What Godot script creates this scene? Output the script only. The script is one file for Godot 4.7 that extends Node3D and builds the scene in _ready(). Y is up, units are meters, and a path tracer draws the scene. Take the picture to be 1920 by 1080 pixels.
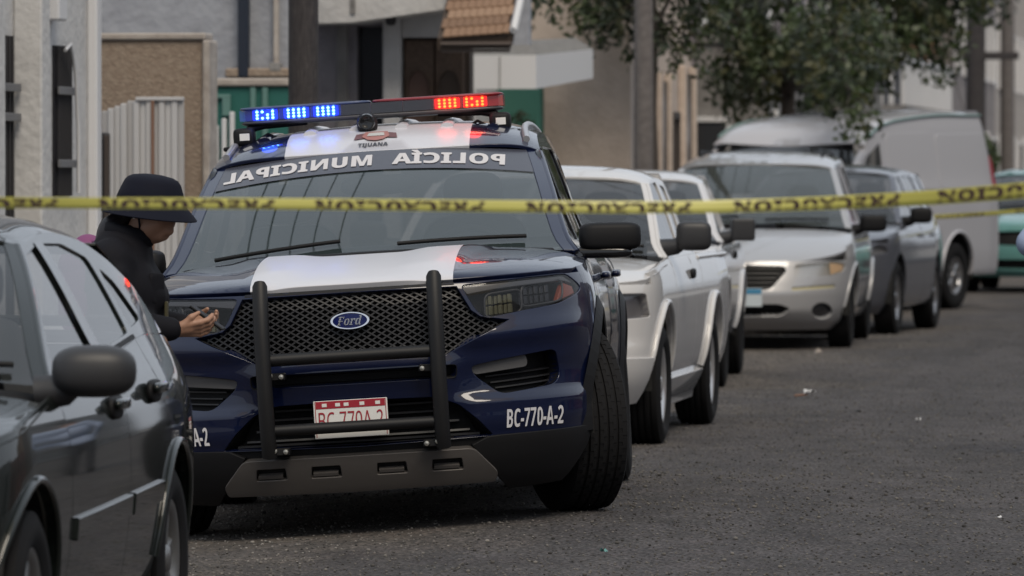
extends Node3D
# A street behind caution tape: a police utility vehicle with its light bar on, parked vehicles behind it.
# The camera stands at the origin, 1.53 m up, and looks along -z; the street runs away about 7.6 degrees to the right.

const EYE := 1.53
var M := {}
var names_used := {}


# ------------------------------------------------------------------ a collector of triangles
class Mb:
	var v := PackedVector3Array()
	var n := PackedVector3Array()
	var uv := PackedVector2Array()
	var col := PackedColorArray()
	var paint := Color.WHITE
	var painted := false

	func tri(a: Vector3, b: Vector3, c: Vector3, na: Vector3, nb: Vector3, nc: Vector3, ta := Vector2.ZERO, tb := Vector2.ZERO, tc := Vector2.ZERO) -> void:
		var g := (c - a).cross(b - a)
		if g.length_squared() < 1e-14:
			return
		if g.dot(na + nb + nc) < 0.0:
			v.append(a); v.append(c); v.append(b)
			n.append(na); n.append(nc); n.append(nb)
			uv.append(ta); uv.append(tc); uv.append(tb)
		else:
			v.append(a); v.append(b); v.append(c)
			n.append(na); n.append(nb); n.append(nc)
			uv.append(ta); uv.append(tb); uv.append(tc)
		if painted:
			for i in 3:
				col.append(paint)

	# a flat four-sided face, its front toward `out`
	func quad(a: Vector3, b: Vector3, c: Vector3, d: Vector3, out: Vector3) -> void:
		var g := (c - a).cross(b - d).normalized()
		if g.dot(out) < 0.0:
			g = -g
		tri(a, b, c, g, g, g, Vector2(0, 0), Vector2(1, 0), Vector2(1, 1))
		tri(a, c, d, g, g, g, Vector2(0, 0), Vector2(1, 1), Vector2(0, 1))

	func squad(a: Vector3, b: Vector3, c: Vector3, d: Vector3, na: Vector3, nb: Vector3, nc: Vector3, nd: Vector3) -> void:
		tri(a, b, c, na, nb, nc)
		tri(a, c, d, na, nc, nd)

	# a box with chamfered edges
	func box(at: Vector3, size: Vector3, bas := Basis(), ch := 0.0) -> void:
		var h := size * 0.5
		var e := minf(ch, minf(h.x, minf(h.y, h.z)) * 0.9)
		var ax := [bas.x, bas.y, bas.z]
		var hh := [h.x, h.y, h.z]
		for k in 3:
			var i := (k + 1) % 3
			var j := (k + 2) % 3
			for s in [-1.0, 1.0]:
				var o: Vector3 = ax[k] * s
				var m: Vector3 = at + o * hh[k]
				var p: Vector3 = ax[i] * (hh[i] - e)
				var q: Vector3 = ax[j] * (hh[j] - e)
				quad(m + p + q, m + p - q, m - p - q, m - p + q, o)
		if e <= 0.0:
			return
		for k in 3:
			var i := (k + 1) % 3
			var j := (k + 2) % 3
			for s in [-1.0, 1.0]:
				for t in [-1.0, 1.0]:
					var w: Vector3 = ax[k] * (hh[k] - e)
					var a: Vector3 = at + ax[i] * s * hh[i] + ax[j] * t * (hh[j] - e)
					var b: Vector3 = at + ax[i] * s * (hh[i] - e) + ax[j] * t * hh[j]
					quad(a + w, a - w, b - w, b + w, ax[i] * s + ax[j] * t)
		for s in [-1.0, 1.0]:
			for t in [-1.0, 1.0]:
				for r in [-1.0, 1.0]:
					var c: Vector3 = at + ax[0] * s * (h.x - e) + ax[1] * t * (h.y - e) + ax[2] * r * (h.z - e)
					var o: Vector3 = (ax[0] * s + ax[1] * t + ax[2] * r).normalized()
					tri(c + ax[0] * s * e, c + ax[1] * t * e, c + ax[2] * r * e, o, o, o)

	# a round bar along a list of points; radius may be a number or a list
	func tube(pts: Array, radius: Variant, sides := 10, capped := true, flat := 1.0, up := Vector3.UP) -> void:
		var rings := []
		var norms := []
		var count := pts.size()
		for i in count:
			var p: Vector3 = pts[i]
			var d: Vector3 = (pts[mini(i + 1, count - 1)] - pts[maxi(i - 1, 0)]).normalized()
			var sd := d.cross(up)
			if sd.length() < 0.05:
				sd = d.cross(Vector3.RIGHT if absf(d.x) < 0.9 else Vector3.FORWARD)
			sd = sd.normalized()
			var vt := sd.cross(d).normalized()
			var r: float = radius[i] if radius is Array else radius
			var ring := PackedVector3Array()
			var nn := PackedVector3Array()
			for k in sides:
				var a := TAU * k / sides
				var o := sd * cos(a) + vt * sin(a) * flat
				ring.append(p + o * r)
				nn.append((sd * cos(a) * flat + vt * sin(a)).normalized())
			rings.append(ring)
			norms.append(nn)
		for i in count - 1:
			for k in sides:
				var l := (k + 1) % sides
				squad(rings[i][k], rings[i][l], rings[i + 1][l], rings[i + 1][k], norms[i][k], norms[i][l], norms[i + 1][l], norms[i + 1][k])
		if capped:
			for e in [0, count - 1]:
				var d: Vector3 = pts[0] - pts[1] if e == 0 else pts[count - 1] - pts[count - 2]
				d = d.normalized()
				for k in sides:
					tri(pts[e], rings[e][k], rings[e][(k + 1) % sides], d, d, d)

	# a profile of (radius, height along axis) turned about an axis
	func lathe(profile: Array, bas: Basis, at: Vector3, steps := 24, smooth := true) -> void:
		for i in profile.size() - 1:
			var a: Vector2 = profile[i]
			var b: Vector2 = profile[i + 1]
			var d := b - a
			if d.length() < 1e-6:
				continue
			var na := Vector2(d.y, -d.x).normalized()
			var nb := na
			if smooth:
				if i > 0:
					var q: Vector2 = a - profile[i - 1]
					if q.length() > 1e-6 and q.normalized().dot(d.normalized()) > 0.55:
						na = (na + Vector2(q.y, -q.x).normalized()).normalized()
				if i < profile.size() - 2:
					var q: Vector2 = profile[i + 2] - b
					if q.length() > 1e-6 and q.normalized().dot(d.normalized()) > 0.55:
						nb = (nb + Vector2(q.y, -q.x).normalized()).normalized()
			for k in steps:
				var c0 := Vector3(cos(TAU * k / steps), 0, sin(TAU * k / steps))
				var c1 := Vector3(cos(TAU * (k + 1) / steps), 0, sin(TAU * (k + 1) / steps))
				var p := [c0 * a.x + Vector3.UP * a.y, c1 * a.x + Vector3.UP * a.y, c1 * b.x + Vector3.UP * b.y, c0 * b.x + Vector3.UP * b.y]
				var m := [c0 * na.x + Vector3.UP * na.y, c1 * na.x + Vector3.UP * na.y, c1 * nb.x + Vector3.UP * nb.y, c0 * nb.x + Vector3.UP * nb.y]
				for z in 4:
					p[z] = at + bas * p[z]
					m[z] = (bas * m[z]).normalized()
				squad(p[0], p[1], p[2], p[3], m[0], m[1], m[2], m[3])

	# an outline (with holes) in the two parameters of a surface, laid on that surface
	func patch(poly: PackedVector2Array, holes: Array, f: Callable, cell: Vector2, sgn := 1.0, off := 0.0, skirt := 0.0) -> void:
		if poly.size() < 3:
			return
		if Geometry2D.is_polygon_clockwise(poly):
			poly = poly.duplicate()
			poly.reverse()
		var lo := poly[0]
		var hi := poly[0]
		for p in poly:
			lo = lo.min(p)
			hi = hi.max(p)
		var seen := {}
		var nx := maxi(1, int(ceil((hi.x - lo.x) / cell.x)))
		var ny := maxi(1, int(ceil((hi.y - lo.y) / cell.y)))
		var st := Vector2((hi.x - lo.x) / nx, (hi.y - lo.y) / ny)
		for i in nx:
			var x0 := lo.x + st.x * i
			var strips := Geometry2D.intersect_polygons(poly, PackedVector2Array([Vector2(x0, lo.y - 1), Vector2(x0 + st.x, lo.y - 1), Vector2(x0 + st.x, hi.y + 1), Vector2(x0, hi.y + 1)]))
			for j in ny:
				var y0 := lo.y + st.y * j
				var rect := PackedVector2Array([Vector2(x0 - 1e-4, y0), Vector2(x0 + st.x + 1e-4, y0), Vector2(x0 + st.x + 1e-4, y0 + st.y), Vector2(x0 - 1e-4, y0 + st.y)])
				var left := []
				for s in strips:
					left.append_array(Geometry2D.intersect_polygons(s, rect))
				for h in holes:
					var after := []
					for q in left:
						after.append_array(Geometry2D.clip_polygons(q, h))
					left = after
				for q in left:
					var ids := Geometry2D.triangulate_polygon(q)
					for t in range(0, ids.size(), 3):
						var e := []
						for k in 3:
							var p: Vector2 = q[ids[t + k]]
							var key := Vector2i(roundi(p.x * 20000.0), roundi(p.y * 20000.0))
							if not seen.has(key):
								seen[key] = on(f, p, sgn, off)
							e.append(seen[key])
						tri(e[0][0], e[1][0], e[2][0], e[0][1], e[1][1], e[2][1], q[ids[t]], q[ids[t + 1]], q[ids[t + 2]])
		if skirt > 0.0:
			edge(poly, f, cell, sgn, off, skirt, 1.0)
			for h in holes:
				edge(h, f, cell, sgn, off, skirt, -1.0)

	static func on(f: Callable, p: Vector2, sgn: float, off: float) -> Array:
		var e := 0.0015
		var c: Vector3 = f.call(p)
		var du: Vector3 = f.call(p + Vector2(e, 0)) - f.call(p - Vector2(e, 0))
		var dv: Vector3 = f.call(p + Vector2(0, e)) - f.call(p - Vector2(0, e))
		var g := du.cross(dv).normalized() * sgn
		return [c + g * off, g]

	func edge(poly: PackedVector2Array, f: Callable, cell: Vector2, sgn: float, off: float, depth: float, side: float) -> void:
		var cc := 0.0
		for p in poly.size():
			cc += poly[p].cross(poly[(p + 1) % poly.size()])
		var turn := (1.0 if cc > 0.0 else -1.0) * side
		for i in poly.size():
			var a := poly[i]
			var b := poly[(i + 1) % poly.size()]
			var parts := maxi(1, int(ceil(maxf(absf(a.x - b.x) / cell.x, absf(a.y - b.y) / cell.y))))
			var outward := Vector2(b.y - a.y, a.x - b.x).normalized() * turn * 0.002
			for k in parts:
				var p := a.lerp(b, float(k) / parts)
				var q := a.lerp(b, float(k + 1) / parts)
				var P := on(f, p, sgn, off)
				var Q := on(f, q, sgn, off)
				var o: Vector3 = (f.call(p + outward) - f.call(p)).normalized()
				var pn: Vector3 = P[1]
				var qn: Vector3 = Q[1]
				var d: Vector3 = (pn + qn).normalized()
				var mid := (o + d).normalized()
				var r := minf(0.004, depth * 0.3)
				# a small rounded lip, then the return
				squad(P[0], Q[0], Q[0] + o * r - qn * r, P[0] + o * r - pn * r, pn, qn, o, o)
				squad(P[0] + o * r - pn * r, Q[0] + o * r - qn * r, Q[0] + o * r - qn * depth, P[0] + o * r - pn * depth, o, o, o, o)

	# a flat bar laid along a line on a surface
	func bar(line: PackedVector2Array, f: Callable, step: float, sgn: float, off: float, half: float, tall: float) -> void:
		var pts := PackedVector2Array()
		for i in line.size() - 1:
			var parts := maxi(1, int(ceil(line[i].distance_to(line[i + 1]) / step)))
			for k in parts:
				pts.append(line[i].lerp(line[i + 1], float(k) / parts))
		pts.append(line[line.size() - 1])
		var prev := []
		for i in pts.size():
			var e := on(f, pts[i], sgn, off)
			var t: Vector3 = (f.call(pts[mini(i + 1, pts.size() - 1)]) - f.call(pts[maxi(i - 1, 0)])).normalized()
			var s: Vector3 = t.cross(e[1]).normalized()
			var row := [e[0] + s * half - e[1] * tall, e[0] + s * half * 0.6, e[0] - s * half * 0.6, e[0] - s * half - e[1] * tall, s, e[1]]
			if prev:
				quad(prev[0], prev[1], row[1], row[0], s)
				quad(prev[1], prev[2], row[2], row[1], e[1])
				quad(prev[2], prev[3], row[3], row[2], -s)
			prev = row

	# flat lettering: the outline of the text scaled to width x height, each corner carried by `place`
	func text(words: String, font: Font, size: Vector2, place: Callable, lift: Vector3, clip := Vector2(-9, 9)) -> void:
		var tm := TextMesh.new()
		tm.text = words
		tm.font = font
		tm.font_size = 48
		tm.pixel_size = 0.01
		tm.depth = 0.0
		tm.curve_step = 1.0
		var arr := tm.get_mesh_arrays()
		var pv: PackedVector3Array = arr[Mesh.ARRAY_VERTEX]
		var idx: PackedInt32Array = arr[Mesh.ARRAY_INDEX] if arr[Mesh.ARRAY_INDEX] else PackedInt32Array(range(pv.size()))
		if pv.is_empty():
			return
		var lo := pv[0]
		var hi := pv[0]
		for p in pv:
			lo = lo.min(p)
			hi = hi.max(p)
		var d := hi - lo
		for t in range(0, idx.size(), 3):
			var q := PackedVector2Array()
			for k in 3:
				var p := pv[idx[t + k]]
				q.append(Vector2((p.x - lo.x) / d.x * size.x, (p.y - lo.y) / maxf(d.y, 1e-5) * size.y))
			if clip.x > -8.0 or clip.y < 8.0:
				q = cut(cut(q, clip.x, 1.0), clip.y, -1.0)
			for k in range(1, q.size() - 1):
				var a: Vector3 = place.call(q[0])
				var b: Vector3 = place.call(q[k])
				var c: Vector3 = place.call(q[k + 1])
				tri(a, b, c, lift, lift, lift, q[0], q[k], q[k + 1])

	static func cut(q: PackedVector2Array, at: float, keep: float) -> PackedVector2Array:
		var out := PackedVector2Array()
		for i in q.size():
			var a := q[i]
			var b := q[(i + 1) % q.size()]
			var da := (a.y - at) * keep
			var db := (b.y - at) * keep
			if da >= 0.0:
				out.append(a)
			if da * db < 0.0:
				out.append(a.lerp(b, da / (da - db)))
		return out

	func mesh() -> ArrayMesh:
		var am := ArrayMesh.new()
		if v.is_empty():
			return am
		var arr := []
		arr.resize(Mesh.ARRAY_MAX)
		arr[Mesh.ARRAY_VERTEX] = v
		arr[Mesh.ARRAY_NORMAL] = n
		arr[Mesh.ARRAY_TEX_UV] = uv
		if painted:
			arr[Mesh.ARRAY_COLOR] = col
		am.add_surface_from_arrays(Mesh.PRIMITIVE_TRIANGLES, arr)
		return am


# ------------------------------------------------------------------ naming and tagging
func numbered(called: String) -> String:
	var k: int = names_used.get(called, 0)
	names_used[called] = k + 1
	return called if k == 0 else "%s_%03d" % [called, k]


func thing(called: String, label: String, category: String, group := "") -> Node3D:
	var o := Node3D.new()
	o.name = numbered(called)
	add_child(o)
	tag(o, label, category, group)
	return o


func tag(o: Node, label: String, category: String, group := "", kind := "") -> void:
	o.set_meta("label", label)
	if category:
		o.set_meta("category", category)
	if group:
		o.set_meta("group", group)
	if kind:
		o.set_meta("kind", kind)


func part(parent: Node3D, called: String, mb: Mb, mat: Material) -> MeshInstance3D:
	var o := MeshInstance3D.new()
	o.name = numbered(called) if parent == self else called
	o.mesh = mb.mesh()
	o.material_override = mat
	parent.add_child(o, true)
	return o


func boxpart(parent: Node3D, called: String, at: Vector3, size: Vector3, mat: Material, ch := 0.01, bas := Basis()) -> MeshInstance3D:
	var mb := Mb.new()
	mb.box(at, size, bas, ch)
	return part(parent, called, mb, mat)


# ------------------------------------------------------------------ small mathematics
static func tab(t: Array, x: float) -> float:
	var k := t.size()
	if x <= t[0][0]:
		return t[0][1]
	if x >= t[k - 1][0]:
		return t[k - 1][1]
	var i := 0
	while i < k - 2 and x > t[i + 1][0]:
		i += 1
	var x0: float = t[i][0]
	var x1: float = t[i + 1][0]
	var y0: float = t[i][1]
	var y1: float = t[i + 1][1]
	var s := (y1 - y0) / (x1 - x0)
	var sa := s
	var sb := s
	if i > 0:
		var p: float = (y0 - t[i - 1][1]) / (x0 - t[i - 1][0])
		sa = 0.0 if p * s <= 0.0 else 2.0 * p * s / (p + s)
	if i < k - 2:
		var p: float = (t[i + 2][1] - y1) / (t[i + 2][0] - x1)
		sb = 0.0 if p * s <= 0.0 else 2.0 * p * s / (p + s)
	var h := x1 - x0
	var u := (x - x0) / h
	return (1 + 2 * u) * (1 - u) * (1 - u) * y0 + u * (1 - u) * (1 - u) * h * sa + u * u * (3 - 2 * u) * y1 + u * u * (u - 1) * h * sb


static func dense(pts: Array, step: float) -> PackedVector2Array:
	var out := PackedVector2Array()
	for i in pts.size():
		var a: Vector2 = pts[i]
		var b: Vector2 = pts[(i + 1) % pts.size()]
		var parts := maxi(1, int(ceil(a.distance_to(b) / step)))
		for k in parts:
			out.append(a.lerp(b, float(k) / parts))
	return out


# rounds the corners of an outline
static func soft(pts: Array, r: float, steps := 4) -> Array:
	var out := []
	var k := pts.size()
	for i in k:
		var p: Vector2 = pts[i]
		var a: Vector2 = pts[(i + k - 1) % k]
		var b: Vector2 = pts[(i + 1) % k]
		var ra := minf(r, p.distance_to(a) * 0.45)
		var rb := minf(r, p.distance_to(b) * 0.45)
		var s := p + (a - p).normalized() * ra
		var e := p + (b - p).normalized() * rb
		for j in steps + 1:
			var t := float(j) / steps
			out.append(s.lerp(p, t).lerp(p.lerp(e, t), t))
	return out


static func mirrored(pts: Array) -> Array:
	var out := []
	for p in pts:
		out.append(Vector2(-p.x, p.y))
	out.reverse()
	return out


# the right half of a symmetric outline, from top centre round to bottom centre, made whole
static func whole(half: Array) -> Array:
	var out := half.duplicate()
	for i in range(half.size() - 1, -1, -1):
		if absf(half[i].x) > 1e-5:
			out.append(Vector2(-half[i].x, half[i].y))
	return out


static func arc(c: Vector2, r: float, a0: float, a1: float, steps: int) -> Array:
	var out := []
	for i in steps + 1:
		var a := deg_to_rad(lerpf(a0, a1, float(i) / steps))
		out.append(c + Vector2(cos(a), sin(a)) * r)
	return out


# ------------------------------------------------------------------ materials
func lin(r: float, g: float, b: float, a := 1.0) -> Color:
	var c := Color(r, g, b).linear_to_srgb()
	c.a = a
	return c


func flat(r: float, g: float, b: float, rough := 0.6, metal := 0.0) -> StandardMaterial3D:
	var m := StandardMaterial3D.new()
	m.albedo_color = lin(r, g, b)
	m.roughness = rough
	m.metallic = metal
	return m


func paint(r: float, g: float, b: float, rough := 0.35, metal := 0.0) -> StandardMaterial3D:
	var m := flat(r, g, b, rough, metal)
	m.clearcoat_enabled = true
	m.clearcoat = 1.0
	m.clearcoat_roughness = 0.04
	m.metallic_specular = 0.2
	return m


func glass(r: float, g: float, b: float, a: float) -> StandardMaterial3D:
	var m := flat(r, g, b, 0.03)
	m.albedo_color = lin(r, g, b, a)
	m.transparency = BaseMaterial3D.TRANSPARENCY_ALPHA
	m.metallic_specular = 0.7
	return m


# stops: [position, r, g, b] in real-world values
func ramp(stops: Array) -> Gradient:
	var g := Gradient.new()
	g.offsets = PackedFloat32Array(stops.map(func(s): return s[0]))
	g.colors = PackedColorArray(stops.map(func(s): return lin(s[1], s[2], s[3])))
	return g


func noise_tex(seed_: int, freq: float, size: int, octaves := 4, grad: Gradient = null, as_normal := 0.0, kind := FastNoiseLite.TYPE_SIMPLEX_SMOOTH) -> NoiseTexture2D:
	var no := FastNoiseLite.new()
	no.seed = seed_
	no.noise_type = kind
	no.frequency = freq
	no.fractal_octaves = octaves
	var t := NoiseTexture2D.new()
	t.width = size
	t.height = size
	t.seamless = true
	t.noise = no
	if grad:
		t.color_ramp = grad
	if as_normal > 0.0:
		t.as_normal_map = true
		t.bump_strength = as_normal
	return t


# a wall or ground surface with noise colour and relief, in world space
func rough_wall(stops: Array, seed_: int, scale: float, rough := 0.9, bump := 1.2, freq := 0.02) -> StandardMaterial3D:
	var m := StandardMaterial3D.new()
	m.albedo_texture = noise_tex(seed_, freq, 512, 5, ramp(stops))
	m.roughness = rough
	if bump > 0.0:
		m.normal_enabled = true
		m.normal_texture = noise_tex(seed_ + 7, 0.06, 512, 4, null, bump)
	m.uv1_triplanar = true
	m.uv1_world_triplanar = true
	m.uv1_scale = Vector3.ONE * scale
	return m


# ------------------------------------------------------------------ vehicle bodies
# The outer skin below the roof: u runs round the plan from the middle of the nose to the flank and back, y is height.
class Shape:
	var W := []      # height -> half width
	var N := []      # height -> how far forward the nose reaches
	var T := [[-9.0, 1.0], [0.0, 1.0]]   # along the flank -> share of the width
	var z0 := 0.0
	var power := 2.8
	var W0 := 1.0
	var L0 := 0.9
	var S := PackedFloat32Array()
	var CX := PackedFloat32Array()
	var CZ := PackedFloat32Array()
	var uc := 0.0

	func ready() -> void:
		var last := Vector2(0, L0)
		for i in 97:
			var a := PI * 0.5 * i / 96.0
			var cx := pow(sin(a), 2.0 / power)
			var cz := pow(maxf(cos(a), 0.0), 2.0 / power) if i < 96 else 0.0
			var p := Vector2(cx * W0, cz * L0)
			uc += p.distance_to(last)
			last = p
			S.append(uc)
			CX.append(cx)
			CZ.append(cz)

	func B(p: Vector2) -> Vector3:
		var a := absf(p.x)
		var s := -1.0 if p.x < 0.0 else 1.0
		var w := Host.tab(W, p.y)
		if a >= uc:
			var z := z0 - (a - uc)
			return Vector3(s * w * Host.tab(T, z), p.y, z)
		var i := S.bsearch(a)
		i = clampi(i, 1, S.size() - 1)
		var t := clampf((a - S[i - 1]) / maxf(S[i] - S[i - 1], 1e-6), 0.0, 1.0)
		var zn := Host.tab(N, p.y) - z0
		return Vector3(s * w * lerpf(CX[i - 1], CX[i], t) * Host.tab(T, z0), p.y, z0 + zn * lerpf(CZ[i - 1], CZ[i], t))

	func ux(x: float, y: float) -> float:
		var c := clampf(absf(x) / (Host.tab(W, y) * Host.tab(T, z0)), 0.0, 1.0)
		var i := clampi(CX.bsearch(c), 1, CX.size() - 1)
		var t := clampf((c - CX[i - 1]) / maxf(CX[i] - CX[i - 1], 1e-6), 0.0, 1.0)
		return signf(x) * lerpf(S[i - 1], S[i], t)

	func uz(z: float, y: float) -> float:
		if z <= z0:
			return uc + z0 - z
		var c := clampf((z - z0) / (Host.tab(N, y) - z0), 0.0, 1.0)
		for i in range(1, CZ.size()):
			if CZ[i] <= c:
				var t := (CZ[i - 1] - c) / maxf(CZ[i - 1] - CZ[i], 1e-6)
				return lerpf(S[i - 1], S[i], t)
		return uc

	# outlines given as seen from the front (x, y) or from the side (z, y), carried to (u, y)
	func fr(pts: Array) -> PackedVector2Array:
		var out := PackedVector2Array()
		for p in Host.dense(pts, 0.05):
			out.append(Vector2(ux(p.x, p.y), p.y))
		return out

	func sd(pts: Array, side: float) -> PackedVector2Array:
		var out := PackedVector2Array()
		for p in Host.dense(pts, 0.08):
			out.append(Vector2(side * uz(p.x, p.y), p.y))
		return out

	func X(z: float, y: float) -> float:
		return B(Vector2(uz(z, y), y)).x


class Host:
	static func tab(t: Array, x: float) -> float:
		var k := t.size()
		if x <= t[0][0]:
			return t[0][1]
		if x >= t[k - 1][0]:
			return t[k - 1][1]
		var i := 0
		while i < k - 2 and x > t[i + 1][0]:
			i += 1
		var x0: float = t[i][0]
		var x1: float = t[i + 1][0]
		var y0: float = t[i][1]
		var y1: float = t[i + 1][1]
		var s := (y1 - y0) / (x1 - x0)
		var sa := s
		var sb := s
		if i > 0:
			var p: float = (y0 - t[i - 1][1]) / (x0 - t[i - 1][0])
			sa = 0.0 if p * s <= 0.0 else 2.0 * p * s / (p + s)
		if i < k - 2:
			var p: float = (t[i + 2][1] - y1) / (t[i + 2][0] - x1)
			sb = 0.0 if p * s <= 0.0 else 2.0 * p * s / (p + s)
		var h := x1 - x0
		var u := (x - x0) / h
		return (1 + 2 * u) * (1 - u) * (1 - u) * y0 + u * (1 - u) * (1 - u) * h * sa + u * u * (3 - 2 * u) * y1 + u * u * (u - 1) * h * sb

	static func dense(pts: Array, step: float) -> PackedVector2Array:
		var out := PackedVector2Array()
		for i in pts.size():
			var a: Vector2 = pts[i]
			var b: Vector2 = pts[(i + 1) % pts.size()]
			var parts := maxi(1, int(ceil(a.distance_to(b) / step)))
			for k in parts:
				out.append(a.lerp(b, float(k) / parts))
		return out


# a whole vehicle: its skin plus the surfaces of bonnet, windscreen, roof
class Car:
	var sh: Shape
	var root: Node3D
	var hy := []
	var drop := [[-9.0, 0.05], [9.0, 0.05]]
	var hm := 4.0
	var cowl := Vector2(-0.4, 1.1)
	var head := Vector2(-1.3, 1.6)
	var wc := 0.2
	var wdip := 0.05
	var ry := []
	var crown := 0.04
	var edge := 0.04
	var roof_end := -3.5
	var tail := Vector2(-4.0, 1.0)    # where the rear glass ends
	var rear := -4.1
	var deck := []
	var top := []                     # z -> top of the lower flank
	var sill := 0.3
	var arches := []                  # [z, y, radius]
	var wr := 0.38
	var ww := 0.25
	var track := 0.85
	var wb := 3.0
	var body: Material
	var lower: Material
	var clear: Material
	var cell := Vector2(0.09, 0.07)

	func H(p: Vector2) -> Vector3:
		var y := Host.tab(hy, p.y)
		var d := Host.tab(drop, p.y)
		var w := maxf(hood_half(p.y), 0.05)
		return Vector3(p.x, y - d * pow(minf(absf(p.x) / w, 1.2), hm), p.y)

	func hood_half(z: float) -> float:
		return sh.X(minf(z, Host.tab(sh.N, shoulder(z)) - 0.01), shoulder(z))

	func shoulder(z: float) -> float:
		return Host.tab(hy, z) - Host.tab(drop, z)

	func half_at(t: float) -> float:
		var y := lerpf(cowl.y, head.y, t) - wdip
		return Host.tab(sh.W, y) * Host.tab(sh.T, lerpf(cowl.x, head.x, t) - 0.15)

	func G(p: Vector2) -> Vector3:
		var q := p.x / half_at(p.y)
		var bulge := 0.03 * sin(PI * clampf(p.y, 0.0, 1.0))
		return Vector3(p.x, lerpf(cowl.y, head.y, p.y) - wdip * q * q + bulge * 0.6, lerpf(cowl.x, head.x, p.y) - wc * p.x * p.x + bulge * 0.4)

	func roof_half(z: float) -> float:
		return Host.tab(sh.W, roof_side(z)) * Host.tab(sh.T, z)

	func roof_side(z: float) -> float:
		return Host.tab(ry, z) - crown - edge

	func R(p: Vector2) -> Vector3:
		var q := absf(p.x) / roof_half(p.y)
		return Vector3(p.x, Host.tab(ry, p.y) - crown * q * q - edge * pow(minf(q, 1.1), 8.0), p.y)

	func D(p: Vector2) -> Vector3:    # boot lid
		var q := absf(p.x) / (Host.tab(sh.W, Host.tab(deck, p.y) - 0.05) * Host.tab(sh.T, p.y))
		return Vector3(p.x, Host.tab(deck, p.y) - 0.05 * pow(minf(q, 1.1), 6.0), p.y)

	func K(p: Vector2) -> Vector3:    # rear glass or cab back: x, t from roof end down
		return Vector3(p.x, lerpf(roof_side(roof_end) + edge + crown * 0.5, tail.y, p.y), lerpf(roof_end, tail.x, p.y) + 0.08 * p.x * p.x)

	func k_half(t: float) -> float:
		var y := lerpf(roof_side(roof_end) + edge + crown * 0.5, tail.y, t)
		return Host.tab(sh.W, y) * Host.tab(sh.T, lerpf(roof_end, tail.x, t))

	func wind(x_in: float, t0: float, t1: float) -> PackedVector2Array:
		var out := PackedVector2Array()
		for i in 13:
			var t := lerpf(t0, t1, i / 12.0)
			out.append(Vector2(half_at(t) - x_in, t))
		for i in 13:
			var t := lerpf(t1, t0, i / 12.0)
			out.append(Vector2(-half_at(t) + x_in, t))
		return out

	# the line of the front pillar as seen from the side, from the top of the door up to the roof
	func pillar(y_from: float) -> Array:
		var out := []
		for i in 13:
			var t := i / 12.0
			var g := G(Vector2(half_at(t), t))
			if g.y > y_from:
				out.append(Vector2(g.z, g.y))
		return out


func superpod(mb: Mb, at: Vector3, size: Vector3, bas := Basis(), e := 0.5, su := 20, sv := 12) -> void:
	var grid := []
	for j in sv + 1:
		var b := lerpf(-PI / 2, PI / 2, float(j) / sv)
		var row := []
		for i in su + 1:
			var a := TAU * i / su
			var f := func(c: float, k: float) -> float: return signf(c) * pow(absf(c), k)
			var d := Vector3(f.call(cos(b), e) * f.call(cos(a), e), f.call(sin(b), e), f.call(cos(b), e) * f.call(sin(a), e))
			var q := 2.0 - e
			var nn := Vector3(f.call(cos(b), q) * f.call(cos(a), q) / size.x, f.call(sin(b), q) / size.y, f.call(cos(b), q) * f.call(sin(a), q) / size.z)
			row.append([at + bas * (d * size * 0.5), (bas * nn).normalized()])
		grid.append(row)
	for j in sv:
		for i in su:
			var a: Array = grid[j][i]
			var b: Array = grid[j][i + 1]
			var c: Array = grid[j + 1][i + 1]
			var d: Array = grid[j + 1][i]
			mb.squad(a[0], b[0], c[0], d[0], a[1], b[1], c[1], d[1])


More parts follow.
